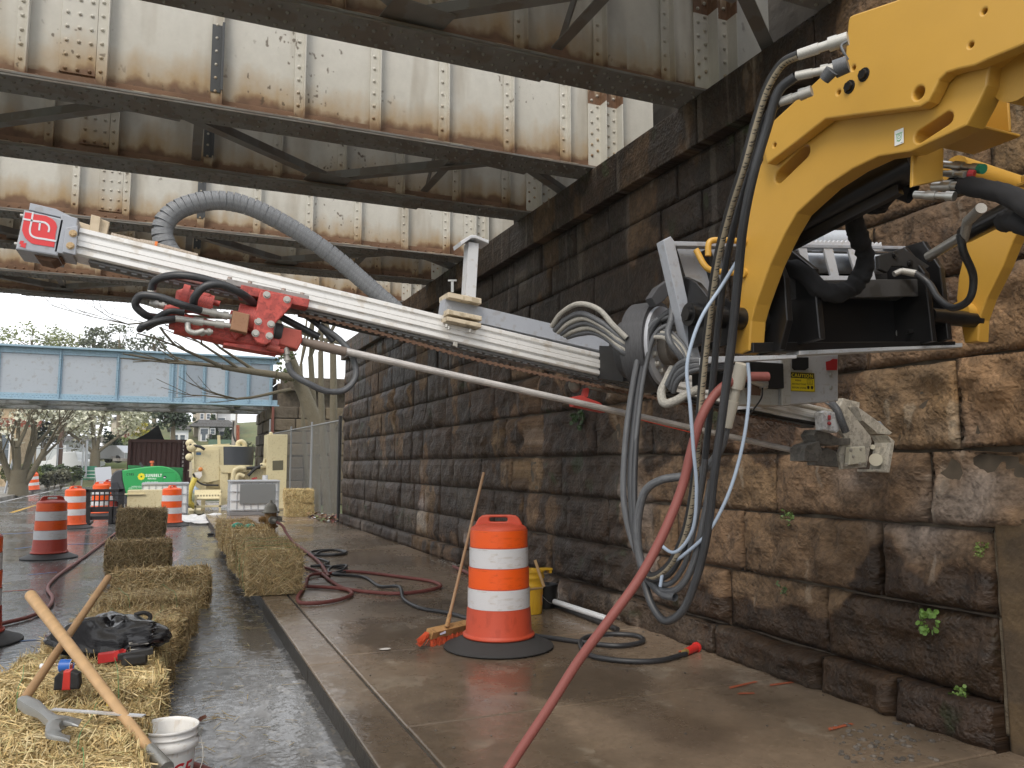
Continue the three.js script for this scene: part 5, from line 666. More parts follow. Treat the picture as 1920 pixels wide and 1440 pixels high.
  mesh('tool_body', [bar(q1.clone().add(V(-0.08, 0, 0)), q1.clone().add(V(0.07, 0.01, 0)), 0.06, 0.05), bar(q1, q1.clone().add(V(0.05, 0.03, 0.03)), 0.05, 0.04)], std(0.55, 0.03, 0.03, 0.45), dl); mesh('battery', [bx(0.14, 0.07, 0.08, q2.x, q2.y, q2.z, 0, 0.2, 0, 0.02), bar(q2.clone().add(V(-0.09, 0.02, 0)), q2.clone().add(V(0.1, 0.04, 0)), 0.05, 0.03)], M.rubber, dl);
  mesh('wrapper_scrap', [bar(onY(205, 1318, 0.46), onY(220, 1322, 0.46), 0.03, 0.02)], std(0.6, 0.42, 0.05, 0.6), null, { label: 'small yellow and red wrapper scrap tucked in straw', category: 'scrap' });
  // white bucket
  const bk = thing('white_bucket', 'white plastic bucket with red letters beside the nearest bale', 'bucket', [0, 0, 0]); const T = at(314, 1360, 3.92); bk.position.set(T.x, 0.002, T.z); bk.rotation.z = -0.02; const h = T.y;
  const wh = worn(0.84, 0.84, 0.83, 0.38, {}, 1.6);
  mesh('bucket_shell', [lathe([[0, 0.0], [0.112, 0.0], [0.116, 0.006], [0.1285, h - 0.10], [0.142, h - 0.095], [0.143, h - 0.065], [0.131, h - 0.063], [0.133, h - 0.045], [0.138, h - 0.043], [0.138, h - 0.036], [0.133, h - 0.034], [0.134, h - 0.014], [0.14, h - 0.012], [0.141, h], [0.134, h], [0.128, h - 0.02], [0.112, 0.015], [0, 0.012]], 48)], wh, bk);
  mesh('wire_handle', [tube([V(0.142, h - 0.05, 0.02), V(0.155, h - 0.09, 0.05), V(0.16, h - 0.16, 0.09), V(0.12, h - 0.23, 0.12), V(0.05, h - 0.26, 0.15)], 0.0025, 30, 5), bx(0.02, 0.04, 0.03, 0.142, h - 0.04, 0.01)], M.zinc, bk);
  { const g = new THREE.CylinderGeometry(0.1175 + 0.0125 / (h - 0.106) * 0.199, 0.1175 + 0.0125 / (h - 0.106) * 0.069, 0.13, 40, 1, true, -1.35, 2.2); const m = new THREE.MeshStandardMaterial({ roughness: 0.4, map: canvasTex(512, 256, (c, w, hh) => { c.fillStyle = '#dcdedd'; c.fillRect(0, 0, w, hh); c.fillStyle = '#c3202c'; c.font = 'italic bold 190px sans-serif'; c.textAlign = 'center'; c.fillText('ACE', w / 2, 200); }) }); g.translate(0, 0.14, 0); g.rotateY(0.52); mesh('printed_band', [g], m, bk); }
  mesh('hose_end', [tube([V(0.06, 0.02, -4.85), V(0.22, 0.02, -4.62), V(0.36, 0.02, -4.35), V(0.52, 0.022, -4.05), V(0.64, 0.022, -3.6), V(0.7, 0.022, -3.1)], 0.021, 40, 10)], M.redHose, null, { label: 'red hose on the road running past right of white bucket', category: 'hose' });
}
// ================= on the pavement =================
const onW = (pts, r, Y = WALK, dy = 0.006) => pts.map(p => { const q = onY(p[0], p[1], Y + r + dy); if (p[2]) q.y += p[2]; return q; });
const z4 = (a) => a.map(p => [400 + p[0] / 3.43, 900 + p[1] / 3.43, p[2]]), z5 = (a) => a.map(p => [760 + p[0] / 3, 920 + p[1] / 3, p[2]]);
mesh('red_hose', [tube(onW(z4([[560, 560], [600, 566], [680, 592], [755, 648], [850, 698], [1000, 720], [1200, 730], [1400, 706], [1462, 682], [1405, 652], [1200, 622], [950, 592], [860, 588], [750, 600], [640, 612, 0.01], [604, 632], [600, 655], [575, 705], [542, 765], [575, 792], [680, 790], [800, 772], [888, 738], [860, 706], [750, 692], [606, 684]]), 0.021), 0.021, 260, 10)], M.redHose, null, { label: 'red hose lying in two loops on pavement by the bales', category: 'hose' });
mesh('black_hose', [tube(onW([...z4([[530, 482], [600, 476], [680, 476], [790, 478], [858, 462], [790, 450], [690, 452], [632, 462], [650, 484], [700, 470, 0.03], [780, 462, 0.03], [850, 470], [780, 482], [690, 484], [640, 490], [690, 510], [742, 530], [700, 548], [622, 556], [700, 552], [780, 562], [855, 572], [810, 602], [748, 596], [770, 572, 0.03], [850, 568, 0.04], [830, 590, 0.02], [770, 604], [860, 612], [960, 622], [1080, 685], [1190, 708, 0.04], [1228, 768], [1350, 828], [1500, 852], [1620, 885]]), ...z5([[560, 800], [700, 812], [850, 832], [1000, 852], [1200, 872], [1335, 848], [1300, 815], [1150, 806], [1015, 826], [988, 880], [1060, 932, 0.0], [1250, 958], [1420, 956], [1580, 918]])], 0.019), 0.019, 520, 10)], M.hose, null, { label: 'long black hose snaking across pavement past the clean drum', category: 'hose' });
{ const a = onY(1287, 1222, WALK + 0.03), b = onY(1305, 1214, WALK + 0.035); const n = thing('hose_nozzle', 'red nozzle on the end of the black hose near wall', 'nozzle', [0, 0, 0]); mesh('barrel', [cyl(a, b, 0.028, 0.032, 16), cyl(b, b.clone().lerp(a, -0.1), 0.04, 0.04, 16)], std(0.62, 0.035, 0.03, 0.4), n); mesh('ferrule', [cyl(a.clone().lerp(b, -0.25), a, 0.024, 0.026, 14)], std(0.45, 0.33, 0.12, 0.4, { metalness: 0.6 }), n); }
{ // broom
  const t = thing('push_broom', 'push broom with wooden head and orange bristles behind the drum', 'broom', [0, 0, 0]), a = onY(800, 1190, WALK + 0.10), b = onY(905, 1165, WALK + 0.10), c = at(840, 1166, 6.62), d = at(907, 886, 7.0), up = V(0.25, 1, 0.3).normalize();
  const l = a.clone().lerp(b, 0.04), block = bar(l, b, 0.075, 0.06, up); mesh('block', [block], dirty(0.50, 0.29, 0.12, 0.6, {}, 3), t);
  mesh('handle', [cyl(c, d, 0.0135, 0.0125, 12)], new THREE.MeshStandardMaterial({ color: C(0.36, 0.22, 0.12), roughness: 0.6 }), t); mesh('handle_socket', [cyl(c.clone().lerp(d, -0.03), c.clone().lerp(d, 0.05), 0.02, 0.017, 12)], dirty(0.42, 0.24, 0.1, 0.6), t);
  const g = [], base = new THREE.CylinderGeometry(0.0028, 0.002, 1, 4, 1); const dir = b.clone().sub(a); for (let i = 0; i < 420; i++) { const k = rnd(), e = i < 140 ? a.clone().addScaledVector(dir, rr(-0.03, 0.03)).add(V(0, rr(-0.03, 0.02), rr(-0.03, 0.03))) : l.clone().addScaledVector(dir, rr(0, 1)).add(V(0, -0.03, rr(-0.035, 0.035))), f = i < 140 ? e.clone().addScaledVector(dir.clone().normalize(), -rr(0.06, 0.1)).add(V(0, -rr(0.03, 0.06), rr(-0.02, 0.03))) : e.clone().add(V(rr(-0.01, 0.01), -0.07, rr(0, 0.02))); g.push(cyl(e, f, 0.003, 0.0025, 4, false)); }
  mesh('bristles', g, std(0.66, 0.10, 0.03, 0.6), t); const lb = a.clone().lerp(b, 0.24); mesh('label', [bx(0.06, 0.03, 0.004, lb.x, lb.y, lb.z + 0.045, -0.25, 0.35, 0.1, 0.001)], std(0.55, 0.58, 0.72, 0.4), t);
}
{ // buckets by the wall
  const y = onY(992, 1150, WALK), t = thing('yellow_bucket', 'stacked yellow buckets behind right side of the drum', 'bucket', [y.x, WALK + 0.004, y.z]), ym = worn(0.62, 0.36, 0.02, 0.45, {}, 2);
  mesh('bucket_shell', [lathe([[0, 0], [0.125, 0], [0.128, 0.006], [0.14, 0.26], [0.152, 0.262], [0.152, 0.29], [0.141, 0.292], [0.144, 0.34], [0.153, 0.342], [0.153, 0.365], [0.146, 0.37], [0.146, 0.40], [0.154, 0.402], [0.155, 0.42], [0.146, 0.42], [0.13, 0.05], [0, 0.05]], 36)], ym, t); mesh('lid_tab', [bx(0.2, 0.02, 0.08, 0.12, 0.425, 0.05), bx(0.03, 0.05, 0.06, 0.2, 0.41, 0.05)], ym, t);
  { const g = new THREE.CylinderGeometry(0.1395, 0.133, 0.13, 24, 1, true, -0.4, 1.6).translate(0, 0.15, 0).rotateY(0.9); mesh('printed_band', [g], new THREE.MeshStandardMaterial({ roughness: 0.45, map: canvasTex(128, 128, (c, w, h) => { c.fillStyle = '#cf8f1c'; c.fillRect(0, 0, w, h); c.fillStyle = '#2c4f9e'; c.fillRect(30, 30, 36, 60); c.fillStyle = '#d8d4cc'; c.fillRect(70, 20, 20, 90); c.fillStyle = '#b8342a'; c.fillRect(34, 64, 24, 20); }) }), t); }
  const b = onY(1023, 1139, WALK), k = thing('black_bucket', 'small black bucket with wire handle next to yellow bucket', 'bucket', [b.x, WALK + 0.004, b.z]);
  mesh('bucket_shell', [lathe([[0, 0], [0.105, 0], [0.11, 0.006], [0.122, 0.21], [0.13, 0.212], [0.13, 0.235], [0.122, 0.235], [0.108, 0.02], [0, 0.02]], 32)], M.black, k); mesh('wire_handle', [tube([[-0.13, 0.2, 0.02], [-0.09, 0.13, 0.12], [0, 0.06, 0.135], [0.08, 0.1, 0.12], [0.13, 0.2, 0.02]], 0.003, 24, 5)], M.zinc, k);
  mesh('hand_trowel', [cyl(at(1003, 1050, 7.3), at(1020, 1100, 7.25), 0.014, 0.014, 10), cyl(at(986, 1106, 7.1), at(1018, 1102, 7.2), 0.014, 0.008, 10)], new THREE.MeshStandardMaterial({ color: C(0.42, 0.27, 0.13), roughness: 0.6 }), null, { label: 'wooden tool handle sticking up out of the black bucket', category: 'tool' });
  mesh('white_pipe', [cyl(onY(1040, 1128, WALK + 0.075), onY(1147, 1163, WALK + 0.075), 0.028, 0.028, 16, false), cyl(onY(1040, 1128, WALK + 0.075), onY(1147, 1163, WALK + 0.075), 0.025, 0.025, 16)], std(0.72, 0.74, 0.76, 0.35), null, { label: 'white plastic pipe lying along the foot of the wall', category: 'pipe' });
  mesh('black_pipe', [cyl(onY(1040, 1134, WALK + 0.028), onY(1158, 1180, WALK + 0.028), 0.023, 0.023, 12)], M.rubber, null, { label: 'black pipe beside the white pipe on the pavement', category: 'pipe' });
  mesh('hose_stub', [tube(onW([[850, 1062], [868, 1070], [885, 1078]], 0.03), 0.022, 12, 8)], M.redHose, null, { label: 'short dull red hose end showing left of the drum top', category: 'hose' });
}
mesh('road_hose', [tube(onW([[-40, 1180], [0, 1170], [50, 1158], [86, 1142], [99, 1122], [90, 1106], [92, 1096], [110, 1078], [150, 1050], [190, 1020], [226, 992]], 0.021, 0), 0.021, 140, 10)], M.redHose, null, { label: 'red hose across the road beside the drums', category: 'hose' });
// hydrant
{
  const h = onY(506, 1009, WALK), t = thing('fire_hydrant', 'weathered brass and grey fire hydrant with red hose attached', 'hydrant', [h.x, WALK + 0.004, h.z]), br = worn(0.24, 0.13, 0.035, 0.6, {}, 6), gy = worn(0.20, 0.19, 0.16, 0.65, {}, 6);
  mesh('barrel', [lathe([[0, 0], [0.15, 0], [0.15, 0.03], [0.105, 0.035], [0.105, 0.20], [0.15, 0.21], [0.15, 0.24], [0.118, 0.25], [0.118, 0.50], [0, 0.50]], 28)], br, t); mesh('bonnet', [lathe([[0.118, 0.49], [0.175, 0.495], [0.175, 0.52], [0.13, 0.53], [0.122, 0.60], [0.09, 0.66], [0.045, 0.695], [0.03, 0.70], [0.03, 0.74], [0, 0.745]], 28)], gy, t);
  for (const s of [-1, 1]) mesh('side_nozzle', [cyl([s * 0.1, 0.37, 0.02], [s * 0.19, 0.37, 0.02], 0.062, 0.062, 16), cyl([s * 0.19, 0.37, 0.02], [s * 0.225, 0.37, 0.02], 0.05, 0.045, 8)], s < 0 ? br : gy, t); mesh('pumper_nozzle', [cyl([0.02, 0.36, 0.1], [0.03, 0.36, 0.19], 0.075, 0.075, 18), cyl([0.03, 0.36, 0.19], [0.09, 0.34, 0.26], 0.04, 0.03, 12)], gy, t);
  mesh('valve_handle', [cyl([0.06, 0.36, 0.2], [0.26, 0.32, 0.22], 0.01, 0.01, 8), cyl([0.16, 0.53, 0.0], [0.24, 0.54, 0.02], 0.008, 0.008, 6)], gy, t);
  mesh('supply_hose', [tube([[h.x + 0.09, 0.46, h.z + 0.26], [h.x + 0.19, 0.40, h.z + 0.34], [h.x + 0.24, 0.28, h.z + 0.5], [h.x + 0.30, 0.155, h.z + 0.9], [h.x + 0.26, 0.155, h.z + 2.2], [h.x + 0.2, 0.155, h.z + 4.6], [h.x + 0.05, 0.155, h.z + 6.2]], 0.025, 60, 10)], M.redHose, null, { label: 'red hose dropping from the hydrant to the pavement', category: 'hose' });
}
// things on the kerb bales
mesh('plastic_scrap', [tf(new THREE.SphereGeometry(0.10, 18, 10, 0, Math.PI * 2, 0, Math.PI / 2).scale(1, 0.75, 1), 1.02, WALK + 0.47, -13.6), tf(new THREE.SphereGeometry(0.09, 18, 10, 0, Math.PI * 2, 0, Math.PI / 2).scale(1, 0.7, 1), 1.2, WALK + 0.46, -13.55)], std(0.03, 0.26, 0.16, 0.5), null, { label: 'teal green plastic scraps lying on the kerb bales', category: 'scrap' });
mesh('broken_board', [bx(0.5, 0.02, 0.07, 1.15, WALK + 0.40, -15.1, 0, 0.1, 0.03)], dirty(0.12, 0.06, 0.045, 0.8), null, { label: 'dark wooden board lying across the kerb bales', category: 'board' }); mesh('broken_board', [bx(0.09, 0.03, 0.5, 1.34, WALK + 0.42, -14.5, 0, -0.5, 0)], dirty(0.20, 0.09, 0.07, 0.8), null, { label: 'reddish brown board lying slantwise on kerb bales', category: 'board' });
mesh('orange_rag', [tf(uvBox(new THREE.IcosahedronGeometry(0.09, 3)).scale(1.2, 0.3, 0.8), 1.1, WALK + 0.43, -14.95)], std(0.7, 0.13, 0.05, 0.7), null, { label: 'small orange rag on the kerb bales', category: 'rag' });
// plants sprouting from the wall and grit on the pavement
function sprig(label, px, py, n, s, col, name = 'wall_fern') { const c = onX(px, py, WX - 0.06), t = thing(name, label, 'plant', c.toArray()); const lf = [], st = []; for (let i = 0; i < n; i++) { const a = rr(0, 6.28), r = s * rr(0.4, 1), tip = V(-0.25 * r - 0.02, r * Math.sin(a) * 0.9, r * Math.cos(a)); st.push(tube([V(0.04, 0, 0), tip.clone().multiplyScalar(0.5).add(V(-0.01, 0, 0)), tip], 0.0016, 6, 4)); for (let j = 0; j < 9; j++) { const k = rr(0.5, 1.08), p = tip.clone().multiplyScalar(k).add(V(rr(-0.012, 0.012), rr(-0.015, 0.015), rr(-0.015, 0.015))); const g = new THREE.CircleGeometry(s * rr(0.09, 0.17), 6).rotateX(rr(-1, 1)).rotateY(-1.4 + rr(-0.8, 0.8)).translate(p.x, p.y, p.z); lf.push(g); } } mesh('leaves', lf, new THREE.MeshPhysicalMaterial({ color: C(...col), roughness: 0.6, side: THREE.DoubleSide, transmission: 0.25, thickness: 0 }), t); mesh('stems', st, std(0.08, 0.09, 0.03, 0.7), t); return t; }
sprig('bright green fern growing from the lower right wall face', 1752, 1170, 12, 0.10, [0.16, 0.30, 0.05]); sprig('small fern low on the wall near right corner', 1808, 1302, 9, 0.07, [0.16, 0.27, 0.05]); sprig('tiny fern in the joint above the clean drum height', 1482, 972, 7, 0.06, [0.10, 0.18, 0.04]); sprig('little yellow green sprig beside the rendered pier', 1845, 1026, 6, 0.05, [0.2, 0.28, 0.06]); sprig('dark ivy tuft hanging below the drill rod rest', 1090, 785, 12, 0.16, [0.04, 0.08, 0.02]); sprig('small green weed beneath the hanging hoses on wall', 1470, 1105, 6, 0.06, [0.05, 0.09, 0.02]); sprig('reddish dead weed at the foot of the wall', 1630, 1290, 9, 0.09, [0.09, 0.045, 0.045], 'dead_weed');
{ const g = []; for (let i = 0; i < 260; i++) { const k = rnd(); let c; if (k < 0.45) c = onY(rr(1560, 1760), rr(1355, 1430), WALK + 0.006); else if (k < 0.7) c = V(rr(1.3, 3.9), WALK + 0.006, rr(-3.2, -10)); else c = V(rr(3.55, 3.92), WALK + 0.006, rr(-2.9, -19)); const s = k < 0.45 ? rr(0.004, 0.02) : rr(0.003, 0.011); g.push(tint(tf(new THREE.IcosahedronGeometry(s, 0).scale(1, 0.6, rr(0.7, 1.3)), c.x, c.y, c.z, 0, rr(0, 3), 0), Array(3).fill(rr(0.25, 0.75)))); } mesh('grit', g, std(0.22, 0.19, 0.16, 0.9, { vertexColors: true }), null, { kind: 'stuff', label: 'stone crumbs scattered on the pavement by the wall', category: 'grit' }); }
for (const [px, py, s, l] of [[722, 1218, 0.05, 'scrap of pale paper on the pavement left of broom'], [592, 1102, 0.05, 'pale scrap on pavement inside the red hose loop'], [745, 1089, 0.07, 'flat white paper scrap beyond the red hose loop']]) { const c = onY(px, py, WALK + 0.008); mesh('paper_scrap', [tf(new THREE.CircleGeometry(s, 7).rotateX(-Math.PI / 2).scale(1, 1, 0.5), c.x, c.y + 0.006, c.z, 0.1, px, 0.08)], std(0.55, 0.53, 0.5, 0.8), null, { label: l, category: 'scrap' }); }
{ const c = onY(372, 1357, 0.006), g = new THREE.CircleGeometry(0.05, 9).scale(1, 0.65, 1), p = g.attributes.position; for (let i = 0; i < p.count; i++) p.setZ(i, 0.03 * Math.sin(p.getX(i) * 40) + 0.25 * Math.abs(p.getY(i))); g.rotateX(-Math.PI / 2 + 0.2); g.computeVertexNormals(); mesh('dead_leaf', [g.translate(c.x, 0.015, c.z)], std(0.13, 0.05, 0.03, 0.7, { side: THREE.DoubleSide }), null, { label: 'curled brown leaf on the road right of white bucket', category: 'leaf' }); }
{ const g = []; for (let i = 0; i < 140; i++) { const c = onY(855, 1056, WALK + 0.01), s = rr(0.02, 0.06); g.push(tf(new THREE.BoxGeometry(s, 0.002, 0.006), c.x + rr(-0.35, 0.35) * rr(0.3, 1), WALK + 0.012 + 0.004 * rnd(), c.z + rr(-0.5, 0.5), rr(-0.1, 0.1), rr(0, 3), 0)); } mesh('wood_splinters', g, std(0.42, 0.40, 0.37, 0.8), null, { kind: 'stuff', label: 'pale splinters littering the pavement behind drum', category: 'litter' }); }
console.log('foreground');
// ================= second bridge down the street =================
const blueM = worn(0.26, 0.38, 0.47, 0.5, {}, 0.5), greyWeb = worn(0.35, 0.385, 0.43, 0.55, {}, 0.35), greyWebD = worn(0.25, 0.29, 0.34, 0.55, {}, 0.35), undM = dirty(0.40, 0.42, 0.43, 0.7);
{
  const zf = -32.4, yb = 3.86, yt = 5.72, b = thing('blue_bridge', 'pale blue plate girder bridge spanning the street in the distance', 'bridge', [0, 0, 0]);
  const st = [3.5, 2.66, 1.86, 1.06, 0.28, -0.05, -1.9, -3.75, -5.65, -7.6, -9.5, -11.5, -13.5]; // stiffener lines
  mesh('top_chord', [bx(18.2, 0.07, 0.5, -5.3, yt, zf, 0, 0, 0, 0.01), bx(18.2, 0.2, 0.05, -5.3, yt - 0.135, zf + 0.03)], blueM, b); mesh('bottom_chord', [bx(18.2, 0.05, 0.5, -5.3, yb, zf), bx(18.2, 0.2, 0.05, -5.3, yb + 0.125, zf + 0.03)], blueM, b);
  for (let i = 0; i < st.length - 1; i++) mesh('web_panel', [box0(st[i] - st[i + 1], yt - yb - 0.1, 0.02, (st[i] + st[i + 1]) / 2, (yt + yb) / 2, zf)], i === 3 || i === 1 || i === 0 ? greyWebD : greyWeb, b);
  const rv = new THREE.SphereGeometry(0.022, 5, 2, 0, Math.PI * 2, 0, Math.PI / 2).rotateX(Math.PI / 2), R = [];
  st.forEach((x, i) => { const w = i === 4 || i === 5 ? 0.26 : 0.13; mesh('stiffener', [bx(w, yt - yb - 0.1, 0.02, x, (yt + yb) / 2, zf + 0.022), bx(0.02, yt - yb - 0.1, 0.12, x, (yt + yb) / 2, zf + 0.08)], blueM, b); for (let y = yb + 0.25; y < yt - 0.2; y += 0.1) for (const s of [-1, 1]) R.push(rv.clone().translate(x + s * w * 0.32, y, zf + 0.034)); });
  for (let x = -12; x < 3.6; x += 0.12) { R.push(rv.clone().translate(x, yb + 0.16, zf + 0.056), rv.clone().translate(x + 0.06, yb + 0.09, zf + 0.056), rv.clone().translate(x, yt - 0.15, zf + 0.056)); }
  mesh('rivets', R, blueM, b, { kind: 'stuff' });
  mesh('far_girder', [bx(18, 1.9, 0.04, -5.3, (yt + yb) / 2, -37.2), bx(18, 0.06, 0.45, -5.3, yb - 0.02, -37.2), bx(18, 0.05, 0.4, -5.3, yb - 0.01, -34.8)], undM, b);
  for (let x = -12; x < 3.6; x += 2.4) mesh('floor_beam', [bx(0.25, 0.35, 4.6, x, yb + 0.22, -34.8), bx(0.04, 0.6, 4.6, x, yb + 0.4, -34.8)], undM, b);
  for (let i = 0; i < 6; i++) { const x = -11 + i * 2.4; mesh('lateral_brace', [bar(V(x, yb + 0.04, i % 2 ? -32.6 : -37), V(x + 2.4, yb + 0.04, i % 2 ? -37 : -32.6), 0.16, 0.03)], undM, b); }
  for (let x = -13.8; x < 3.8; x += 0.6) mesh('sleeper', [box0(0.24, 0.2, 4.5, x, yb + 1.0, -34.8)], tieM, b);
  // its abutment, squared blocks
  const a = thing('far_abutment', 'stone block abutment under right end of the blue bridge', 'wall', [0, 0, 0]), sm = [dirty(0.13, 0.105, 0.075, 0.9, { bumpMap: rep(roughT, 1), bumpScale: 0.03 }, 0.4), dirty(0.10, 0.082, 0.062, 0.9, { bumpMap: rep(roughT, 1), bumpScale: 0.03 }, 0.4), dirty(0.155, 0.125, 0.085, 0.9, { bumpMap: rep(roughT, 1), bumpScale: 0.03 }, 0.4)];
  mesh('core', [span(3.75, 9, 0, 4.75, -32.3, -38)], mortarM, a);
  for (let r = 0; r < 8; r++) { const y0 = r * 0.48, y1 = y0 + 0.47; for (let x = 3.6 - (r % 2) * 0.0; x < 8.8;) { const L = rr(0.7, 1.25); if (y1 < 4.0 || x > 3.9) mesh('stone', [bx(L - 0.02, 0.46, 0.4, x + L / 2, (y0 + y1) / 2, -32.2 + rr(-0.03, 0.04), 0, 0, 0, 0.04)], sm[(rnd() * 3) | 0], a); x += L; } for (let z = -32.4; z > -37.8;) { const L = rr(0.7, 1.2); mesh('stone', [bx(0.4, 0.46, L - 0.02, 3.72 + rr(-0.04, 0.03), (y0 + y1) / 2, z - L / 2, 0, 0, 0, 0.04)], sm[(rnd() * 3) | 0], a); z -= L; } }
  mesh('coping', [bx(5.2, 0.22, 1.0, 6.5, 4.86, -32.3), bx(5.2, 0.3, 0.9, 6.5, 4.6, -32.25)], sm[1], a);
  mesh('downpipe', [cyl([3.55, 0.1, -31.9], [3.55, 3.8, -31.9], 0.05, 0.05, 10)], dirty(0.18, 0.06, 0.045, 0.7), a);
}
// ================= wire fence =================
{
  const f = thing('chain_link_fence', 'chain link fence running on from the end of the stone wall', 'fence', [0, 0, 0]), A = [3.99, -20.75], B = [3.42, -31.6], y0 = 0.16, y1 = 2.72, L = Math.hypot(B[0] - A[0], B[1] - A[1]), pt = (s, y) => V(mix(A[0], B[0], s / L), y, mix(A[1], B[1], s / L)), gal = worn(0.25, 0.26, 0.27, 0.5, { metalness: 0.3 }, 4);
  const g = [], H = y1 - y0, wire = (a, b) => g.push(cyl(a, b, 0.0018, 0.0018, 3, false)); const P = 0.072;
  for (let s = -H; s < L; s += P) { let s0 = s, s1 = s + H; let ya = y0, yb = y1; if (s0 < 0) { ya = y0 - s0; s0 = 0; } if (s1 > L) { yb = y1 - (s1 - L); s1 = L; } wire(pt(s0, ya), pt(s1, yb)); let t0 = s, t1 = s + H, yc = y1, yd = y0; if (t0 < 0) { yc = y1 + t0; t0 = 0; } if (t1 > L) { yd = y0 + (t1 - L); t1 = L; } wire(pt(t0, yc), pt(t1, yd)); }
  mesh('wire_mesh', g, gal, f, { kind: 'stuff' }); mesh('top_rail', [cyl(pt(0, y1), pt(L, y1), 0.021, 0.021, 8)], gal, f);
  [0, 3.4, 6.6, L].forEach((s, i) => mesh('post', [cyl(pt(s, WALK - 0.02), pt(s, i === 3 ? 3.3 : y1 + 0.12), i ? 0.03 : 0.045, i ? 0.03 : 0.045, 10)], i ? gal : M.rubber, f));
  const lit = []; for (let i = 0; i < 420; i++) { const s = rr(-0.2, 3.5), q = pt(s, 0); const c = rnd() < 0.12 ? [0.7, 0.7, 0.72] : [0.22 * rr(0.5, 1.3), 0.14 * rr(0.5, 1.3), 0.07]; lit.push(tint(tf(new THREE.CircleGeometry(rr(0.02, 0.07), 5).rotateX(-1.4), q.x + rr(-0.35, 0.25), WALK + rr(0.01, 0.16) * rnd(), q.z, rr(-0.6, 0.6), rr(0, 6), rr(-0.5, 0.5)), c)); } mesh('leaf_litter', lit, new THREE.MeshStandardMaterial({ vertexColors: true, roughness: 0.9, side: THREE.DoubleSide }), null, { kind: 'stuff', label: 'dead leaves and paper litter at the foot of fence', category: 'litter' });
}
// ================= trees =================
function limb(out, a, dir, len, r, depth, o, tips) {   // recursive tapering branch
  const n = 4; let p = a.clone(), d = dir.clone(), rad = r;
  for (let i = 0; i < n; i++) { const q = p.clone().addScaledVector(d, len / n), r2 = rad * (depth ? 0.9 : 0.93); out.push(cyl(p, q, rad, r2, rad > 0.05 ? 9 : rad > 0.015 ? 5 : 3, false)); d.add(V(rr(-1, 1), rr(-0.6, 0.9) * o.up, rr(-1, 1)).multiplyScalar(o.wig)).normalize(); p = q; rad = r2; if (depth > 0 && i > 0 && rnd() < o.side) { const nd = d.clone().add(V(rr(-1, 1), rr(-0.3, 0.8), rr(-1, 1)).multiplyScalar(o.spread)).normalize(); limb(out, p, nd, len * rr(0.5, 0.75), rad * 0.55, depth - 1, o, tips); } if (depth <= o.leafDepth) tips.push(p.clone()); }
  if (depth > 0) for (let k = 0; k < o.fork; k++) { const nd = d.clone().add(V(rr(-1, 1), rr(-0.2, 0.9) * o.up, rr(-1, 1)).multiplyScalar(o.spread)).normalize(); limb(out, p, nd, len * rr(0.62, 0.85), rad * 0.72, depth - 1, o, tips); } else tips.push(p);
}
const bark = worn(0.17, 0.14, 0.095, 0.9, { bumpMap: rep(roughT, 2), bumpScale: 0.02 }, 1.5), barkG = worn(0.14, 0.122, 0.085, 0.9, { bumpMap: rep(roughT, 2), bumpScale: 0.02 }, 1.5), twigM = std(0.19, 0.15, 0.11, 0.9);
const leafMat = (c) => new THREE.MeshPhysicalMaterial({ vertexColors: true, color: C(...c), roughness: 0.8, side: THREE.DoubleSide, transmission: 0.3, thickness: 0 });
function leaves(tips, per, spread, size, jit = 0.35) { const g = [], q = new THREE.PlaneGeometry(1, 0.7); for (const t of tips) for (let i = 0; i < per; i++) { const k = 1 + rr(-jit, jit), s = size * rr(0.6, 1.3); g.push(tint(tf(q.clone().scale(s, s, s), t.x + rr(-1, 1) * spread, t.y + rr(-1, 1) * spread * 0.8, t.z + rr(-1, 1) * spread, rr(-1.5, 1.5), rr(0, 6.3), rr(-1, 1)), [k, k, k])); } return g; }
function tree(name, label, base, trunks, o, leaf) { const t = thing(name, label, 'tree', [0, 0, 0]), w = [], tips = []; for (const [d, len, r] of trunks) limb(w, base, d, len, r, o.depth, o, tips); mesh('trunk', w, o.bark || bark, t); if (leaf) mesh('crown', leaves(tips, leaf.per, leaf.spread, leaf.size), leafMat(leaf.c), t); return t; }
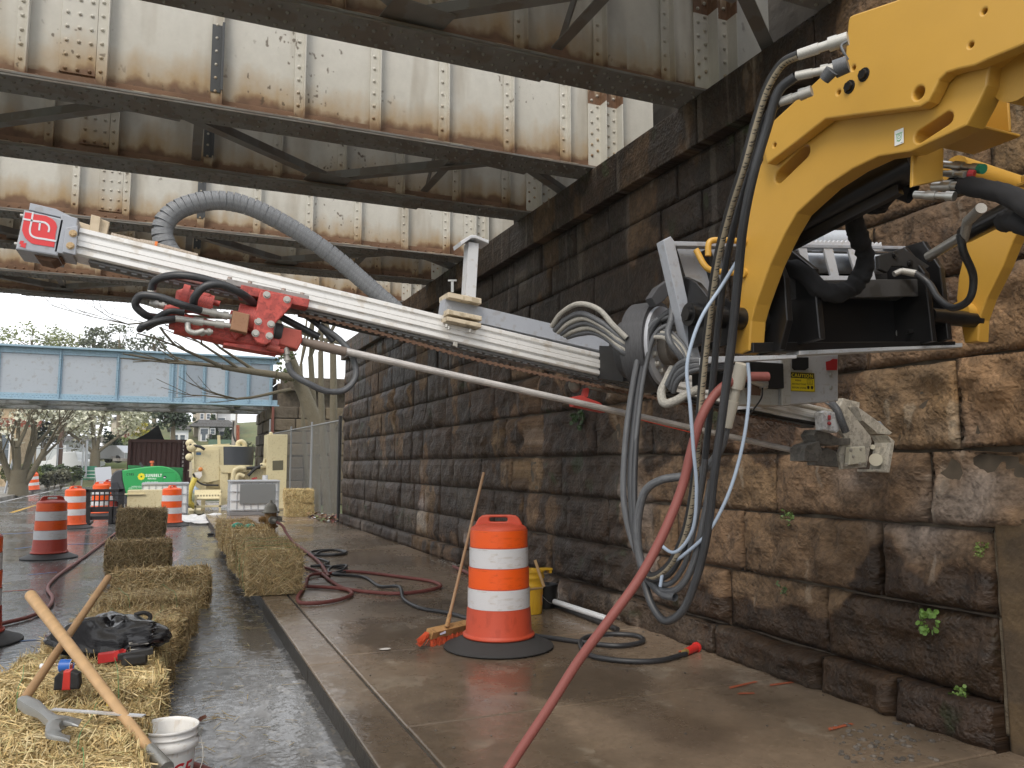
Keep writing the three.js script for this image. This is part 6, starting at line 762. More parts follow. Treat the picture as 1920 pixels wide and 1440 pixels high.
{
  const blo = { c: [0.72, 0.72, 0.58], per: 26, spread: 0.42, size: 0.16 }, G = (px, py, y = 0.13) => onY(px, py, y);
  const b1 = G(34, 927); tree('blossom_tree', 'multi stemmed blossoming tree beside the leaning drum at far left', b1, [[V(-0.05, 1, 0), 1.2, 0.34]].flatMap(() => [[V(-0.42, 0.9, 0.05).normalize(), 2.2, 0.2], [V(-0.1, 1, 0.1).normalize(), 2.3, 0.22], [V(0.16, 1, -0.1).normalize(), 2.4, 0.22], [V(0.42, 0.85, 0.1).normalize(), 2.4, 0.18]]), { depth: 3, wig: 0.10, spread: 0.55, side: 0.5, fork: 2, up: 0.3, leafDepth: 1, bark: barkG }, { ...blo, per: 1, spread: 0.4, size: 0.15 });
  mesh('lower_trunk', [cyl(b1.clone().add(V(0, -0.05, 0)), b1.clone().add(V(0, 0.5, 0)), 0.46, 0.4, 14, false), cyl(b1.clone().add(V(0, 0.5, 0)), b1.clone().add(V(0, 1.2, 0)), 0.4, 0.42, 14)], barkG, scene.getObjectByName('blossom_tree'));
  const b2 = G(176, 906); const t2 = tree('blossom_tree', 'white blossoming street tree behind the orange drums', b2.clone().add(V(0, 2.2, 0)), [[V(-0.7, 0.7, 0.1).normalize(), 2.7, 0.16], [V(-0.15, 1, 0).normalize(), 2.5, 0.18], [V(0.2, 1, 0.1).normalize(), 2.5, 0.17], [V(0.7, 0.7, 0).normalize(), 2.7, 0.14]], { depth: 3, wig: 0.09, spread: 0.6, side: 0.6, fork: 2, up: -0.1, leafDepth: 2, bark: barkG }, { ...blo, per: 22, spread: 0.55, size: 0.19 }); mesh('lower_trunk', [cyl(b2.clone().add(V(0, -0.1, 0)), b2.clone().add(V(0, 2.5, 0)), 0.42, 0.34, 14)], barkG, t2);
  // trunks behind the wire fence
  const bare = { depth: 4, wig: 0.12, spread: 0.55, side: 0.55, fork: 2, up: 0.7, leafDepth: -1, bark: barkG };
  const q = (px, py, d) => at(px, py, d);
  { const a = q(604, 850, 26), b = q(598, 805, 26), c = q(562, 720, 26), d = q(535, 650, 26), t = thing('leaning_tree', 'thick leaning ivy clad tree trunk behind the fence', 'tree', [0, 0, 0]), w = []; w.push(cyl(a, b, 0.27, 0.25, 12, false), cyl(b, c, 0.25, 0.21, 12, false), cyl(c, d, 0.21, 0.17, 12, false), cyl(d, q(505, 560, 26), 0.17, 0.12, 10, false)); const tips = [];
    limb(w, q(548, 708, 25.5), V(-1, 0.1, 0.25).normalize(), 2.2, 0.13, 2, { ...bare, wig: 0.16, spread: 0.5, up: 0.3 }, tips); limb(w, q(545, 730, 25.5), V(-1, -0.25, 0.3).normalize(), 1.7, 0.06, 2, { ...bare, wig: 0.12, up: 0.9 }, tips);
    for (let i = 0; i < 11; i++) limb(w, q(505 + rr(-10, 25), 560 + rr(-70, 90), 25.5), V(rr(-1.2, 0.2), rr(-0.25, 0.7), rr(-0.3, 0.9)).normalize(), rr(1.8, 3.2), 0.07, 3, bare, tips); mesh('trunk', w, barkG, t);
    const iv = []; for (let i = 0; i < 30; i++) iv.push(q(rr(520, 548), rr(655, 712), 25.5)); mesh('ivy', leaves(iv, 7, 0.14, 0.10), leafMat([0.085, 0.115, 0.035]), t); }
  [[592, 26.6, 0.14, 'slender bare trunk behind fence right of the leaning trunk'], [612, 25.6, 0.13, 'straight bare trunk behind fence third from the wall'], [627, 24.6, 0.15, 'bare trunk behind the fence nearest to stone wall'], [577, 28.5, 0.09, 'thin bare sapling behind the fence by the far abutment']].forEach(([px, d, r, l], i) => { const a = q(px + 4, 870, d); a.y = 0; tree('bare_tree', l, a, [[V(-0.05 - 0.04 * (i % 2), 1, 0.02).normalize(), 5.2, r]], { ...bare, depth: 3, wig: 0.035, side: 0.4 }, null); });
  // crowd of far tree tops above the blue bridge
  const dist = (l, px, py, d, c, n, sx, sy, nm = 'leafy_tree') => { const t = thing(nm, l, 'tree', [0, 0, 0]), c0 = at(px, py, d), tips = []; for (let i = 0; i < n; i++) { const a = rr(0, 6.28), r = Math.sqrt(rnd()); tips.push(V(c0.x + Math.cos(a) * r * sx, c0.y + rr(-1, 1) * sy * Math.sqrt(1 - r * r * 0.8), c0.z + Math.sin(a) * r * sx)); } mesh('crown', leaves(tips, 26, sx * 0.16 + 0.22, 0.22, 0.5), leafMat(c), t); const g = at(px, 860, d); g.y = 0; mesh('trunk', [cyl(g, c0, 0.3, 0.12, 7), ...tips.filter((_, i) => i % 4 === 0).map(p => cyl(c0.clone().add(V(0, -sy * 0.6, 0)), p, 0.07, 0.02, 4, false))], bark, t); };
  dist('yellow green tree top showing above left of the blue bridge', 60, 638, 95, [0.17, 0.20, 0.06], 46, 4, 1.6); dist('thin yellow green tree top right of the first, above the bridge', 122, 645, 95, [0.17, 0.19, 0.07], 26, 2.6, 1.2);
  dist('dense dark green pine top above the blue bridge', 176, 640, 80, [0.11, 0.125, 0.075], 22, 1.1, 1.4, 'pine_tree'); dist('wider dark green pine top right of the dense one', 224, 638, 80, [0.105, 0.12, 0.07], 34, 2.0, 1.6, 'pine_tree'); dist('small pine top right end above the blue bridge', 290, 645, 80, [0.08, 0.10, 0.05], 16, 1.2, 0.9, 'pine_tree');
  dist('broad dark evergreen behind the container under the bridge', 325, 780, 58, [0.055, 0.08, 0.045], 40, 1.3, 0.8, 'pine_tree'); dist('dark evergreen between the left trees and the brown pole', 82, 800, 66, [0.022, 0.035, 0.018], 60, 1.3, 1.5, 'pine_tree');
  const cone = (l, px, d, ybase, h, r) => { const c = at(px, 840, d); c.y = ybase; const t = thing('conical_evergreen', l, 'tree', [0, 0, 0]), tips = []; for (let i = 0; i < 160; i++) { const k = rnd(), a = rr(0, 6.28), rad = r * (1 - k) * Math.sqrt(rr(0.4, 1)); tips.push(V(c.x + Math.cos(a) * rad, c.y + k * h, c.z + Math.sin(a) * rad)); } mesh('crown', [...leaves(tips, 9, 0.16, 0.22), tint(tf(new THREE.ConeGeometry(r * 0.8, h * 0.94, 10), c.x, c.y + h * 0.47, c.z), [0.6, 0.6, 0.6])], leafMat([0.05, 0.085, 0.022]), t); mesh('trunk', [cyl([c.x, c.y - 0.3, c.z], [c.x, c.y + 0.4, c.z], 0.12, 0.12, 6)], bark, t); };
  cone('tall pointed evergreen in front of the beige house porch', 397, 84, 3.0, 3.7, 0.95); cone('smaller pointed evergreen right of the porch', 425, 84, 3.0, 2.4, 0.6); cone('second small pointed evergreen beside the grey pole', 434, 86, 3.0, 2.2, 0.5);
  const bush = (l, px, py, d, s, c, n = 60) => { const c0 = at(px, py, d), t = thing('shrub', l, 'shrub', [0, 0, 0]), tips = []; for (let i = 0; i < n; i++) { const u = V(rr(-1, 1), rr(-0.9, 1), rr(-1, 1)); if (u.length() > 1) u.normalize(); tips.push(V(c0.x + u.x * s, Math.max(0.1, c0.y + u.y * s * 0.8), c0.z + u.z * s)); } mesh('foliage', leaves(tips, 16, 0.14, 0.13, 0.5), leafMat(c), t); mesh('stems', [0, 1, 2, 3, 4].map(i => cyl(V(c0.x, 0.05, c0.z), tips[i * 7], 0.03, 0.01, 4, false)), bark, t); };
  [['yellow green shrub left of the multi stemmed tree', 22, 888, 47, 0.6, [0.11, 0.13, 0.04]], ['light green shrub just right of the multi stemmed tree', 56, 886, 47, 0.55, [0.12, 0.15, 0.03]], ['rounded dark green shrub behind the leaning drum', 86, 888, 50, 0.6, [0.045, 0.075, 0.022]], ['tallest dark green shrub in front of the white pickup', 103, 886, 51, 0.64, [0.05, 0.08, 0.025]], ['dark green shrub nearest to the white pickup door', 136, 889, 53, 0.6, [0.05, 0.075, 0.022]], ['low grey green ground shrub before the dark shrubs', 92, 897, 48, 0.5, [0.12, 0.12, 0.07]], ['low grey shrub at the end of the dark shrubs', 115, 894, 49, 0.5, [0.13, 0.13, 0.08]]].forEach(a => bush(...a)); bush('clipped yellow hedge bush beside the black tarpaulin', 262, 806, 74, 0.9, [0.30, 0.27, 0.02]); bush('tangled olive shrubs behind the pickup', 140, 842, 78, 1.7, [0.13, 0.12, 0.06], 110); bush('pale tangled twigs beneath the white street tree', 205, 850, 72, 1.0, [0.25, 0.22, 0.17], 40); bush('dull green shrub on bank beside the far abutment', 452, 850, 60, 1.2, [0.09, 0.10, 0.05], 70); bush('yellow green clipped slope shrub beside the hillside steps', 218, 832, 82, 1.3, [0.16, 0.22, 0.03], 70);
}
// ================= houses on the hillside =================
{
  const glass = std(0.10, 0.12, 0.14, 0.12), trimW = std(0.72, 0.72, 0.72, 0.6);
  const siding = (r, g, b) => { const m = std(r, g, b, 0.75); m.bumpMap = tex(8, 64, (u, v) => v % 0.125 / 0.125, { repeat: [1, 0.9] }); m.bumpScale = 0.03; return m; };
  const win = (h, x, y, z, w, ht) => { const f = mesh('window', [bx(w + 0.16, ht + 0.16, 0.08, x, y, z + 0.03)], trimW, h); mesh('pane', [box0(w, ht / 2 - 0.03, 0.03, x, y + ht / 4, z + 0.075), box0(w, ht / 2 - 0.03, 0.03, x, y - ht / 4, z + 0.075)], glass, f); };
  const house = (l, x0, x1, y0, y1, z, dep, wall, roofM, rise) => { const h = thing('house', l, 'house', [0, 0, 0]); mesh('wall', [span(x0, x1, y0 - 2, y1, z, z - dep)], wall, h); const w = x1 - x0, xm = (x0 + x1) / 2; if (rise) mesh('roof', [poly([[-w / 2 - 0.3, 0], [w / 2 + 0.3, 0], [0, rise]], dep + 0.6, 0).translate(xm, y1, z - dep - 0.3)], roofM, h); return h; };
  const X = (px, z) => onZ(px, 850, z).x, Y = (py, z, px = 400) => onZ(px, py, z).y, roofG = dirty(0.16, 0.16, 0.17, 0.9), beige = siding(0.50, 0.43, 0.33), z1 = -92;
  let h = house('beige clapboard house with porch behind the pointed evergreen', X(362, z1), X(404, z1), 3.2, Y(745, z1), z1, 8, beige, roofG, 2.0); for (const px of [376, 388, 399]) win(h, X(px, z1), Y(781, z1), z1, 0.28, 0.55);
  { const zp = z1 + 2.6, x0 = X(371, zp), x1 = X(391, zp), y0 = Y(832, zp), y1 = Y(800, zp); mesh('porch', [span(x0, x1, y0 - 1, y1, z1, zp)], siding(0.52, 0.50, 0.46), h); mesh('porch_roof', [poly([[-1.8, 0], [3.2, 0], [2.2, 0.7], [-0.8, 0.7]], 2.9, 0).translate((x0 + x1) / 2 + 0.2, y1, z1)], roofG, h); const d = mesh('door', [bx(0.66, 1.4, 0.08, x0 + 0.5, y0 + 0.75, zp + 0.03)], trimW, h); mesh('pane', [box0(0.36, 0.95, 0.03, x0 + 0.5, y0 + 0.8, zp + 0.085)], glass, d); win(h, x0 + 0.55, y1 - 0.5, zp, 0.7, 0.55); win(h, x0 + 1.35, y1 - 0.5, zp, 0.4, 0.55); mesh('letter_box', [bx(0.25, 0.4, 0.1, x0 + 1.2, y0 + 0.8, zp + 0.06)], M.black, h); }
  h = house('pale grey house right of the beige porch house', X(405, z1 - 1), X(440, z1 - 1), 3, Y(765, z1), z1 - 1, 8, siding(0.60, 0.60, 0.62), roofG, 1.6); win(h, X(414, z1), Y(790, z1), z1 - 0.9, 0.7, 0.9); win(h, X(420, z1), Y(815, z1), z1 - 0.9, 0.9, 0.8);
  mesh('garden_fence', [span(X(390, -84), X(440, -84), 3.0, 4.0, -84, -84.04)], std(0.10, 0.16, 0.11, 0.8), null, { label: 'dark green garden fence before the hillside houses', category: 'fence' });
  h = house('white gabled house half hidden by the dark evergreen', X(318, -82), X(352, -82), 3, Y(806, -82), -82, 7, siding(0.66, 0.68, 0.72), roofG, 1.0); win(h, X(328, -82), Y(822, -82), -82, 0.4, 0.6); win(h, X(341, -82), Y(822, -82), -82, 0.4, 0.6);
  h = house('cream house on the hill above the steps', X(205, -96), X(270, -96), 4, Y(790, -96), -96, 8, siding(0.58, 0.52, 0.42), roofG, 0.8); mesh('brick_base', [span(X(232, -95.9), X(265, -95.9), 3, Y(815, -95.9), -95.9, -95.5)], dirty(0.2, 0.08, 0.06, 0.9), h);
  h = house('tan brick building behind the multi stemmed tree', X(-40, -62), X(33, -62), 0, Y(760, -62, 20), -62, 8, dirty(0.46, 0.36, 0.24, 0.85), dirty(0.22, 0.07, 0.045, 0.9), 0.01); win(h, X(6, -62), Y(842, -62, 6), -62, 0.6, 2.0); mesh('brick_band', [bx(4.0, 0.55, 0.1, X(10, -62), Y(792, -62, 10), -61.95)], dirty(0.24, 0.075, 0.05, 0.9), h);
  h = house('low white building with grey roof behind the pickup', X(112, -88), X(172, -88), 2, Y(818, -88, 140), -88, 7, siding(0.62, 0.64, 0.68), roofG, 0.01); mesh('eaves', [bx(6.5, 0.5, 7.6, X(142, -88), Y(822, -88, 140), -91)], roofG, h);
  // hillside steps and hedge
  const s = thing('hillside_steps', 'grey concrete steps climbing the hillside beside the hedge', 'steps', [0, 0, 0]); for (let i = 0; i < 11; i++) { const a = onZ(232 - i * 3.0, 862 - i * 4.2, -70 - i * 0.9); mesh('step', [bx(1.5, 0.22, 0.9, a.x, a.y, a.z)], dirty(0.27, 0.26, 0.25, 0.9), s); }
  { const a = onZ(221, 834, -72), g = thing('clipped_hedge', 'dark clipped hedge sloping down beside the hillside steps', 'hedge', [0, 0, 0]), tips = []; for (let i = 0; i < 120; i++) { const k = rr(-1, 1); tips.push(V(a.x + k * 1.0 + rr(-0.2, 0.2), a.y - k * 0.75 + rr(-0.45, 0.45), a.z + rr(-0.4, 0.4))); } mesh('foliage', leaves(tips, 10, 0.16, 0.16), leafMat([0.05, 0.08, 0.03]), g); }
  mesh('retaining_wall', [span(X(192, -66), X(245, -66), 0, 1.25, -66, -66.5)], dirty(0.30, 0.25, 0.18, 0.9), null, { label: 'low tan stone wall below the hillside behind the compressor', category: 'wall' });
  mesh('grass_bank', [tf(uvBox(new THREE.SphereGeometry(1, 20, 10)).scale(6, 1.1, 4), X(222, -76), 0.6, -77)], std(0.11, 0.14, 0.035, 0.95), null, { kind: 'structure' });
}
// ================= vehicles, poles, signs far left =================
{
  const white = new THREE.MeshPhysicalMaterial({ color: C(0.72, 0.74, 0.76), roughness: 0.3, clearcoat: 0.6 }), gl = std(0.03, 0.045, 0.055, 0.1), ty = std(0.02, 0.02, 0.02, 0.8), silver = std(0.4, 0.42, 0.45, 0.3, { metalness: 0.5 });
  const wheel = (t, x, z, r = 0.38) => { const w = mesh('wheel', [cyl([x, r, z - 0.12], [x, r, z + 0.12], r, r, 20)], ty, t); mesh('rim', [cyl([x, r, z + 0.11], [x, r, z + 0.13], r * 0.6, r * 0.55, 14)], silver, w); };
  const c = at(128, 890, 66), t = thing('pickup_truck', 'white crew cab pickup parked behind the dark shrubs', 'pickup', [c.x, c.y, c.z], 2.6);
  mesh('body', [poly([[-2.6, 0.5], [2.6, 0.5], [2.65, 1.05], [1.3, 1.15], [0.95, 1.25], [0.35, 1.85], [-1.25, 1.88], [-1.5, 1.15], [-2.65, 1.12]], 1.9, 0.06).translate(0, 0, -0.95)], white, t); mesh('side_window', [poly([[0.25, 1.22], [0.72, 1.22], [0.3, 1.72], [-0.1, 1.72], [-0.15, 1.22]], 0.02, 0).translate(0, 0, 0.945)], gl, t); mesh('side_window', [poly([[-0.3, 1.22], [-1.2, 1.22], [-1.1, 1.74], [-0.28, 1.74]], 0.02, 0).translate(0, 0, 0.945)], gl, t); mesh('windscreen', [bar(V(1.02, 1.28, 0), V(0.42, 1.8, 0), 1.55, 0.03)], gl, t); for (const x of [1.7, -1.7]) for (const z of [0.85, -0.85]) wheel(t, x, z); mesh('door_line', [box0(0.015, 0.9, 0.01, -0.22, 1.05, 0.952), box0(0.015, 0.9, 0.01, 0.85, 0.95, 0.952)], ty, t); mesh('mirror', [bx(0.12, 0.16, 0.16, 0.75, 1.3, 1.05)], M.black, t);
  const v = at(78, 892, 70), b = thing('box_truck', 'white box body truck behind the wire gate', 'truck', [v.x, v.y, v.z], 0.5); mesh('box_body', [bx(4.2, 1.9, 2.1, -0.6, 1.7, 0, 0, 0, 0, 0.05)], white, b); mesh('cab', [poly([[1.6, 0.5], [3.2, 0.5], [3.2, 1.2], [2.6, 1.4], [2.2, 2.1], [1.6, 2.1]], 2.0, 0.05).translate(0, 0, -1)], white, b); mesh('side_window', [poly([[1.75, 1.4], [2.45, 1.4], [2.15, 1.95], [1.75, 1.95]], 0.02, 0).translate(0, 0, 1.0)], gl, b); for (const x of [-1.8, 2.4]) for (const z of [0.9, -0.9]) wheel(b, x, z, 0.42);
  const k = at(212, 868, 64), s = thing('parked_car', 'silver hatchback parked on the bank by the hillside steps', 'car', [k.x, k.y, k.z], 2.5); mesh('body', [poly([[-1.7, 0.3], [1.7, 0.3], [1.75, 0.75], [1.0, 0.85], [0.5, 1.35], [-0.9, 1.38], [-1.5, 0.9], [-1.75, 0.8]], 1.6, 0.06).translate(0, 0, -0.8)], silver, s); mesh('side_window', [poly([[-1.2, 0.9], [0.85, 0.9], [0.45, 1.27], [-0.85, 1.3]], 0.02, 0).translate(0, 0, 0.79)], gl, s); for (const x of [1.05, -1.05]) for (const z of [0.7, -0.7]) wheel(s, x, z, 0.3);
  mesh('brown_pole', [cyl(at(110, 890, 60), at(110, 890, 60).add(V(0, 7, 0)), 0.2, 0.18, 12)], dirty(0.15, 0.10, 0.08, 0.9), null, { label: 'thick brown timber pole behind the white pickup', category: 'pole' });
  const p1 = onY(9, 925, 0.13); mesh('sign_post', [cyl(p1, p1.clone().add(V(0.45, 2.9, 0)), 0.05, 0.05, 8)], silver, null, { label: 'leaning galvanised sign post before the multi stemmed tree', category: 'post' }); const p2 = at(160, 894, 58); mesh('lamp_post', [cyl(p2, p2.clone().add(V(0, 2.6, 0)), 0.10, 0.09, 10)], silver, null, { label: 'grey metal post beside the rear of the pickup', category: 'post' });
  const g0 = at(60, 888, 56), gt = thing('wire_gate', 'tall wire gate with barbed top in front of the box truck', 'gate', [0, 0, 0]); for (const d of [0, 1.5, 3.1]) mesh('post', [cyl([g0.x + d, 0, g0.z], [g0.x + d, 3.0, g0.z], 0.06, 0.06, 8)], silver, gt); mesh('rail', [cyl([g0.x, 2.7, g0.z], [g0.x + 3.1, 2.7, g0.z], 0.03, 0.03, 6), cyl([g0.x, 1.0, g0.z], [g0.x + 3.1, 1.0, g0.z], 0.03, 0.03, 6), bar(V(g0.x + 0.3, 0.4, g0.z), V(g0.x + 1.2, 2.6, g0.z), 0.03, 0.03)], silver, gt); { const c2 = []; for (let i = 0; i <= 90; i++) { const a = i * 0.7; c2.push(V(g0.x + i / 90 * 3.2, 3.05 + 0.25 * Math.sin(a), g0.z + 0.25 * Math.cos(a))); } mesh('barbed_coil', [tube(c2, 0.014, 360, 4)], silver, gt); }
  const sg = at(168, 897, 57), si = thing('green_sign', 'green and white notice board beside the white street tree', 'sign', [0, 0, 0]); mesh('board', [bx(1.0, 1.0, 0.05, sg.x - 0.2, 0.95, sg.z - 1.5)], std(0.04, 0.2, 0.12, 0.6), si); mesh('stripe', [0.6, 0.85, 1.1].map(y => bx(0.9, 0.06, 0.02, sg.x - 0.2, y, sg.z - 1.46)), std(0.6, 0.65, 0.6, 0.6), si); mesh('leg', [cyl([sg.x - 0.6, 0.05, sg.z - 1.5], [sg.x - 0.6, 1.4, sg.z - 1.5], 0.03, 0.03, 6), cyl([sg.x + 0.2, 0.05, sg.z - 1.5], [sg.x + 0.2, 1.4, sg.z - 1.5], 0.03, 0.03, 6)], silver, si);
  const ab = at(194, 902, 56); mesh('notice_sheet', [bx(1.1, 1.35, 0.06, ab.x, 0.72, ab.z, -0.18, 0.5, 0.06)], std(0.5, 0.52, 0.56, 0.6), null, { label: 'pale grey panel leaning beside the white street tree', category: 'sheet' });
  mesh('utility_pole', [cyl(at(437, 890, 59), at(437, 890, 59).add(V(0, 4.6, 0)), 0.2, 0.18, 12)], dirty(0.34, 0.31, 0.28, 0.9), null, { label: 'pale utility pole beneath the right end of blue bridge', category: 'pole' });
  { const a = at(437, 782, 58); const n = thing('pole_box', 'white box and red conduit mounted beside the utility pole', 'utility box', [0, 0, 0]); mesh('box', [bx(0.32, 0.5, 0.3, a.x, a.y, a.z, 0, 0, 0, 0.01)], white, n); const r0 = at(446, 797, 58), r1 = at(446, 828, 58); mesh('red_conduit', [cyl(r0, r1, 0.12, 0.12, 8)], dirty(0.30, 0.09, 0.05, 0.8), n); mesh('cable', [tube([at(438, 790, 57.8), at(437, 812, 57.8), at(441, 826, 57.8), at(446, 830, 57.8)], 0.06, 16, 6)], M.rubber, n); }
}
// ================= plant in the work zone =================
const cream = worn(0.66, 0.58, 0.36, 0.5, {}, 0.9), creamD = worn(0.60, 0.53, 0.33, 0.55, {}, 0.9), blackP = std(0.014, 0.014, 0.016, 0.5);
{ // shipping container
  const z = -35.2, x0 = onZ(240, 900, z).x, x1 = onZ(354, 900, z).x, y1 = onZ(300, 824, z).y, c = thing('shipping_container', 'dark brown corrugated shipping container behind the green compressor', 'container', [0, 0, 0]), br = worn(0.085, 0.038, 0.032, 0.6, {}, 0.8);
  const n = 11, w = (x1 - x0 - 0.2) / n; mesh('shell', [span(x0 + 0.05, x1 - 0.05, 0.02, y1 - 0.05, z - 0.06, z - 6)], br, c); for (let i = 0; i < n; i++) mesh('corrugation', [poly([[0, 0], [w * 0.9, 0], [w * 0.62, -0.036], [w * 0.28, -0.036]].reverse(), y1 - 0.26, 0).rotateX(-Math.PI / 2).translate(x0 + 0.1 + i * w, 0.13, z - 0.058)], br, c);
  for (const x of [x0, x1]) mesh('corner_post', [bx(0.12, y1, 0.14, x, y1 / 2, z - 0.03, 0, 0, 0, 0.01)], br, c); mesh('top_rail', [bx(x1 - x0, 0.12, 0.12, (x0 + x1) / 2, y1 - 0.06, z - 0.03)], br, c); mesh('bottom_rail', [bx(x1 - x0, 0.14, 0.12, (x0 + x1) / 2, 0.08, z - 0.03)], br, c);
  mesh('stencil', [new THREE.PlaneGeometry(0.14, 1.3).translate(onZ(343, 860, z).x, onZ(343, 855, z).y, z + 0.045)], new THREE.MeshStandardMaterial({ roughness: 0.6, map: canvasTex(64, 512, (g, W, H) => { g.fillStyle = '#3a2322'; g.fillRect(0, 0, W, H); g.fillStyle = '#cfc8c0'; g.font = 'bold 52px sans-serif'; g.textAlign = 'center'; ['7', '3', '1', '6', '0', '8', '4', '2'].forEach((s, i) => g.fillText(s, W / 2, 56 + i * 62)); }) }), c);
  const zt = z - 0.8; mesh('tarpaulin_cover', [poly(frontZ([[253, 824], [276, 812], [297, 796], [306, 820], [308, 824]], zt), 1.6, 0.02).translate(0, 0.0, zt - 1.6)], std(0.012, 0.013, 0.015, 0.8), null, { label: 'black tarpaulin peak on top of the brown container', category: 'tarpaulin' });
}
{ // compressor
  const z = -31.2, t = thing('air_compressor', 'green towable air compressor with dark grey nose and white lettering', 'compressor', [0, 0, 0]), gr = new THREE.MeshPhysicalMaterial({ color: C(0.035, 0.36, 0.10), roughness: 0.35, clearcoat: 0.4 }), dk = std(0.055, 0.058, 0.068, 0.5);
  const go = smoothLine([[229, 882], [262, 877], [302, 874], [322, 879], [336, 890], [341, 905]], 3), green = frontZ([...go, [342, 940], [243, 943], [236, 925], [230, 900]], z);
  mesh('canopy', [poly(green, 1.3, 0.03).translate(0, 0, z - 1.32)], gr, t); mesh('nose', [poly(frontZ([...smoothLine([[207, 905], [209, 892], [217, 883], [230, 880]], 3), [230, 900], [236, 925], [242, 945], [222, 944], [208, 925]], z), 1.24, 0.04).translate(0, 0, z - 1.3)], dk, t); mesh('nose_recess', [plateZ(frontZ([[208, 906], [220, 904], [226, 922], [224, 940], [210, 930]], z), z - 0.03, 0.02)], std(0.03, 0.032, 0.04, 0.6), t);
  { const a = onZ(233, 879, z), b = onZ(340, 940, z), W = b.x - a.x, H = a.y - b.y, m = new THREE.MeshStandardMaterial({ roughness: 0.35, map: canvasTex(1024, 584, (c, w, h) => { c.fillStyle = 'rgb(50,160,89)'; c.fillRect(0, 0, w, h); c.translate(0, 0); c.fillStyle = '#16301f'; c.font = 'bold 58px sans-serif'; c.fillText('C185', 40, 118); c.fillStyle = '#e7d92f'; for (let i = 0; i < 8; i++) { const q = i * Math.PI / 4; c.beginPath(); c.arc(300 + 42 * Math.cos(q), 138 + 42 * Math.sin(q), 22, 0, 7); c.fill(); } c.beginPath(); c.arc(300, 138, 42, 0, 7); c.fill(); c.fillStyle = '#2e7d3f'; c.beginPath(); c.arc(300, 138, 16, 0, 7); c.fill(); c.fillStyle = '#f2f5f1'; c.font = 'bold 74px sans-serif'; c.fillText('SUNBELT', 370, 145, 290); c.font = 'bold 36px sans-serif'; c.fillText('RENTALS', 410, 188); c.font = 'bold 32px sans-serif'; c.fillText('1-800-667-9328', 372, 250, 260); c.font = 'italic 30px sans-serif'; c.fillText('CHEVRON DELO', 130, 322, 180); c.fillText('EXTENDED LIFE COOLANT', 90, 352, 250); c.strokeStyle = '#1f7a3d'; c.lineWidth = 7; c.strokeRect(682, 70, 230, 180); c.fillStyle = '#123'; c.beginPath(); c.arc(712, 150, 26, 0, 7); c.fill(); c.fillStyle = '#eee'; c.fillRect(690, 150, 34, 16); c.fillStyle = '#14251a'; c.font = 'italic bold 92px sans-serif'; c.fillText('DOOSAN', 610, 470, 380); c.fillRect(280, 402, 170, 26); c.strokeStyle = '#2a8e4c'; c.lineWidth = 9; c.beginPath(); c.moveTo(150, 350); c.bezierCurveTo(500, 345, 800, 330, 1000, 130); c.stroke(); }) });
    mesh('side_panel', [(() => { const s = new THREE.ShapeGeometry(new THREE.Shape(frontZ([[234, 883], [262, 880], [302, 877], [320, 881], [333, 891], [338, 906], [339, 938], [245, 940], [238, 922], [233, 900]], z).map(p => new THREE.Vector2(...p)))); const p = s.attributes.position, u = s.attributes.uv; for (let i = 0; i < p.count; i++) u.setXY(i, (p.getX(i) - a.x) / W, 1 - (a.y - p.getY(i)) / H); return s.translate(0, 0, z + 0.004); })()], m, t); }
  mesh('back_board', [plateZ(frontZ([[240, 872], [343, 877], [342, 930], [300, 930], [240, 900]], z - 1.4), z - 1.42, 0.05)], std(0.02, 0.16, 0.055, 0.5), t);
  mesh('chassis', [bx(2.0, 0.12, 1.1, onZ(285, 950, z).x, 0.42, z - 0.65), bx(0.5, 0.14, 0.3, onZ(270, 945, z).x, 0.5, z + 0.02)], dk, t); for (const s of [0.1, -1.35]) { const q = onZ(285, 950, z).x; mesh('wheel', [cyl([q, 0.3, z + s - 0.1], [q, 0.3, z + s + 0.1], 0.3, 0.3, 18)], std(0.02, 0.02, 0.02, 0.8), t); }
  mesh('drawbar', [bar(V(onZ(215, 945, z).x, 0.45, z - 0.6), V(onZ(180, 955, z).x, 0.4, z - 0.6), 0.1, 0.1)], dk, t); mesh('exhaust_stub', [bar(onZ(262, 868, z - 0.5), onZ(269, 877, z - 0.5), 0.07, 0.07)], dk, t); mesh('beacon', [cyl(onZ(285, 874, z - 0.5), onZ(285, 868, z - 0.5), 0.05, 0.05, 10), cyl(onZ(285, 868, z - 0.5), onZ(285, 864, z - 0.5), 0.08, 0.07, 10)], std(0.6, 0.12, 0.04, 0.4), t);
}
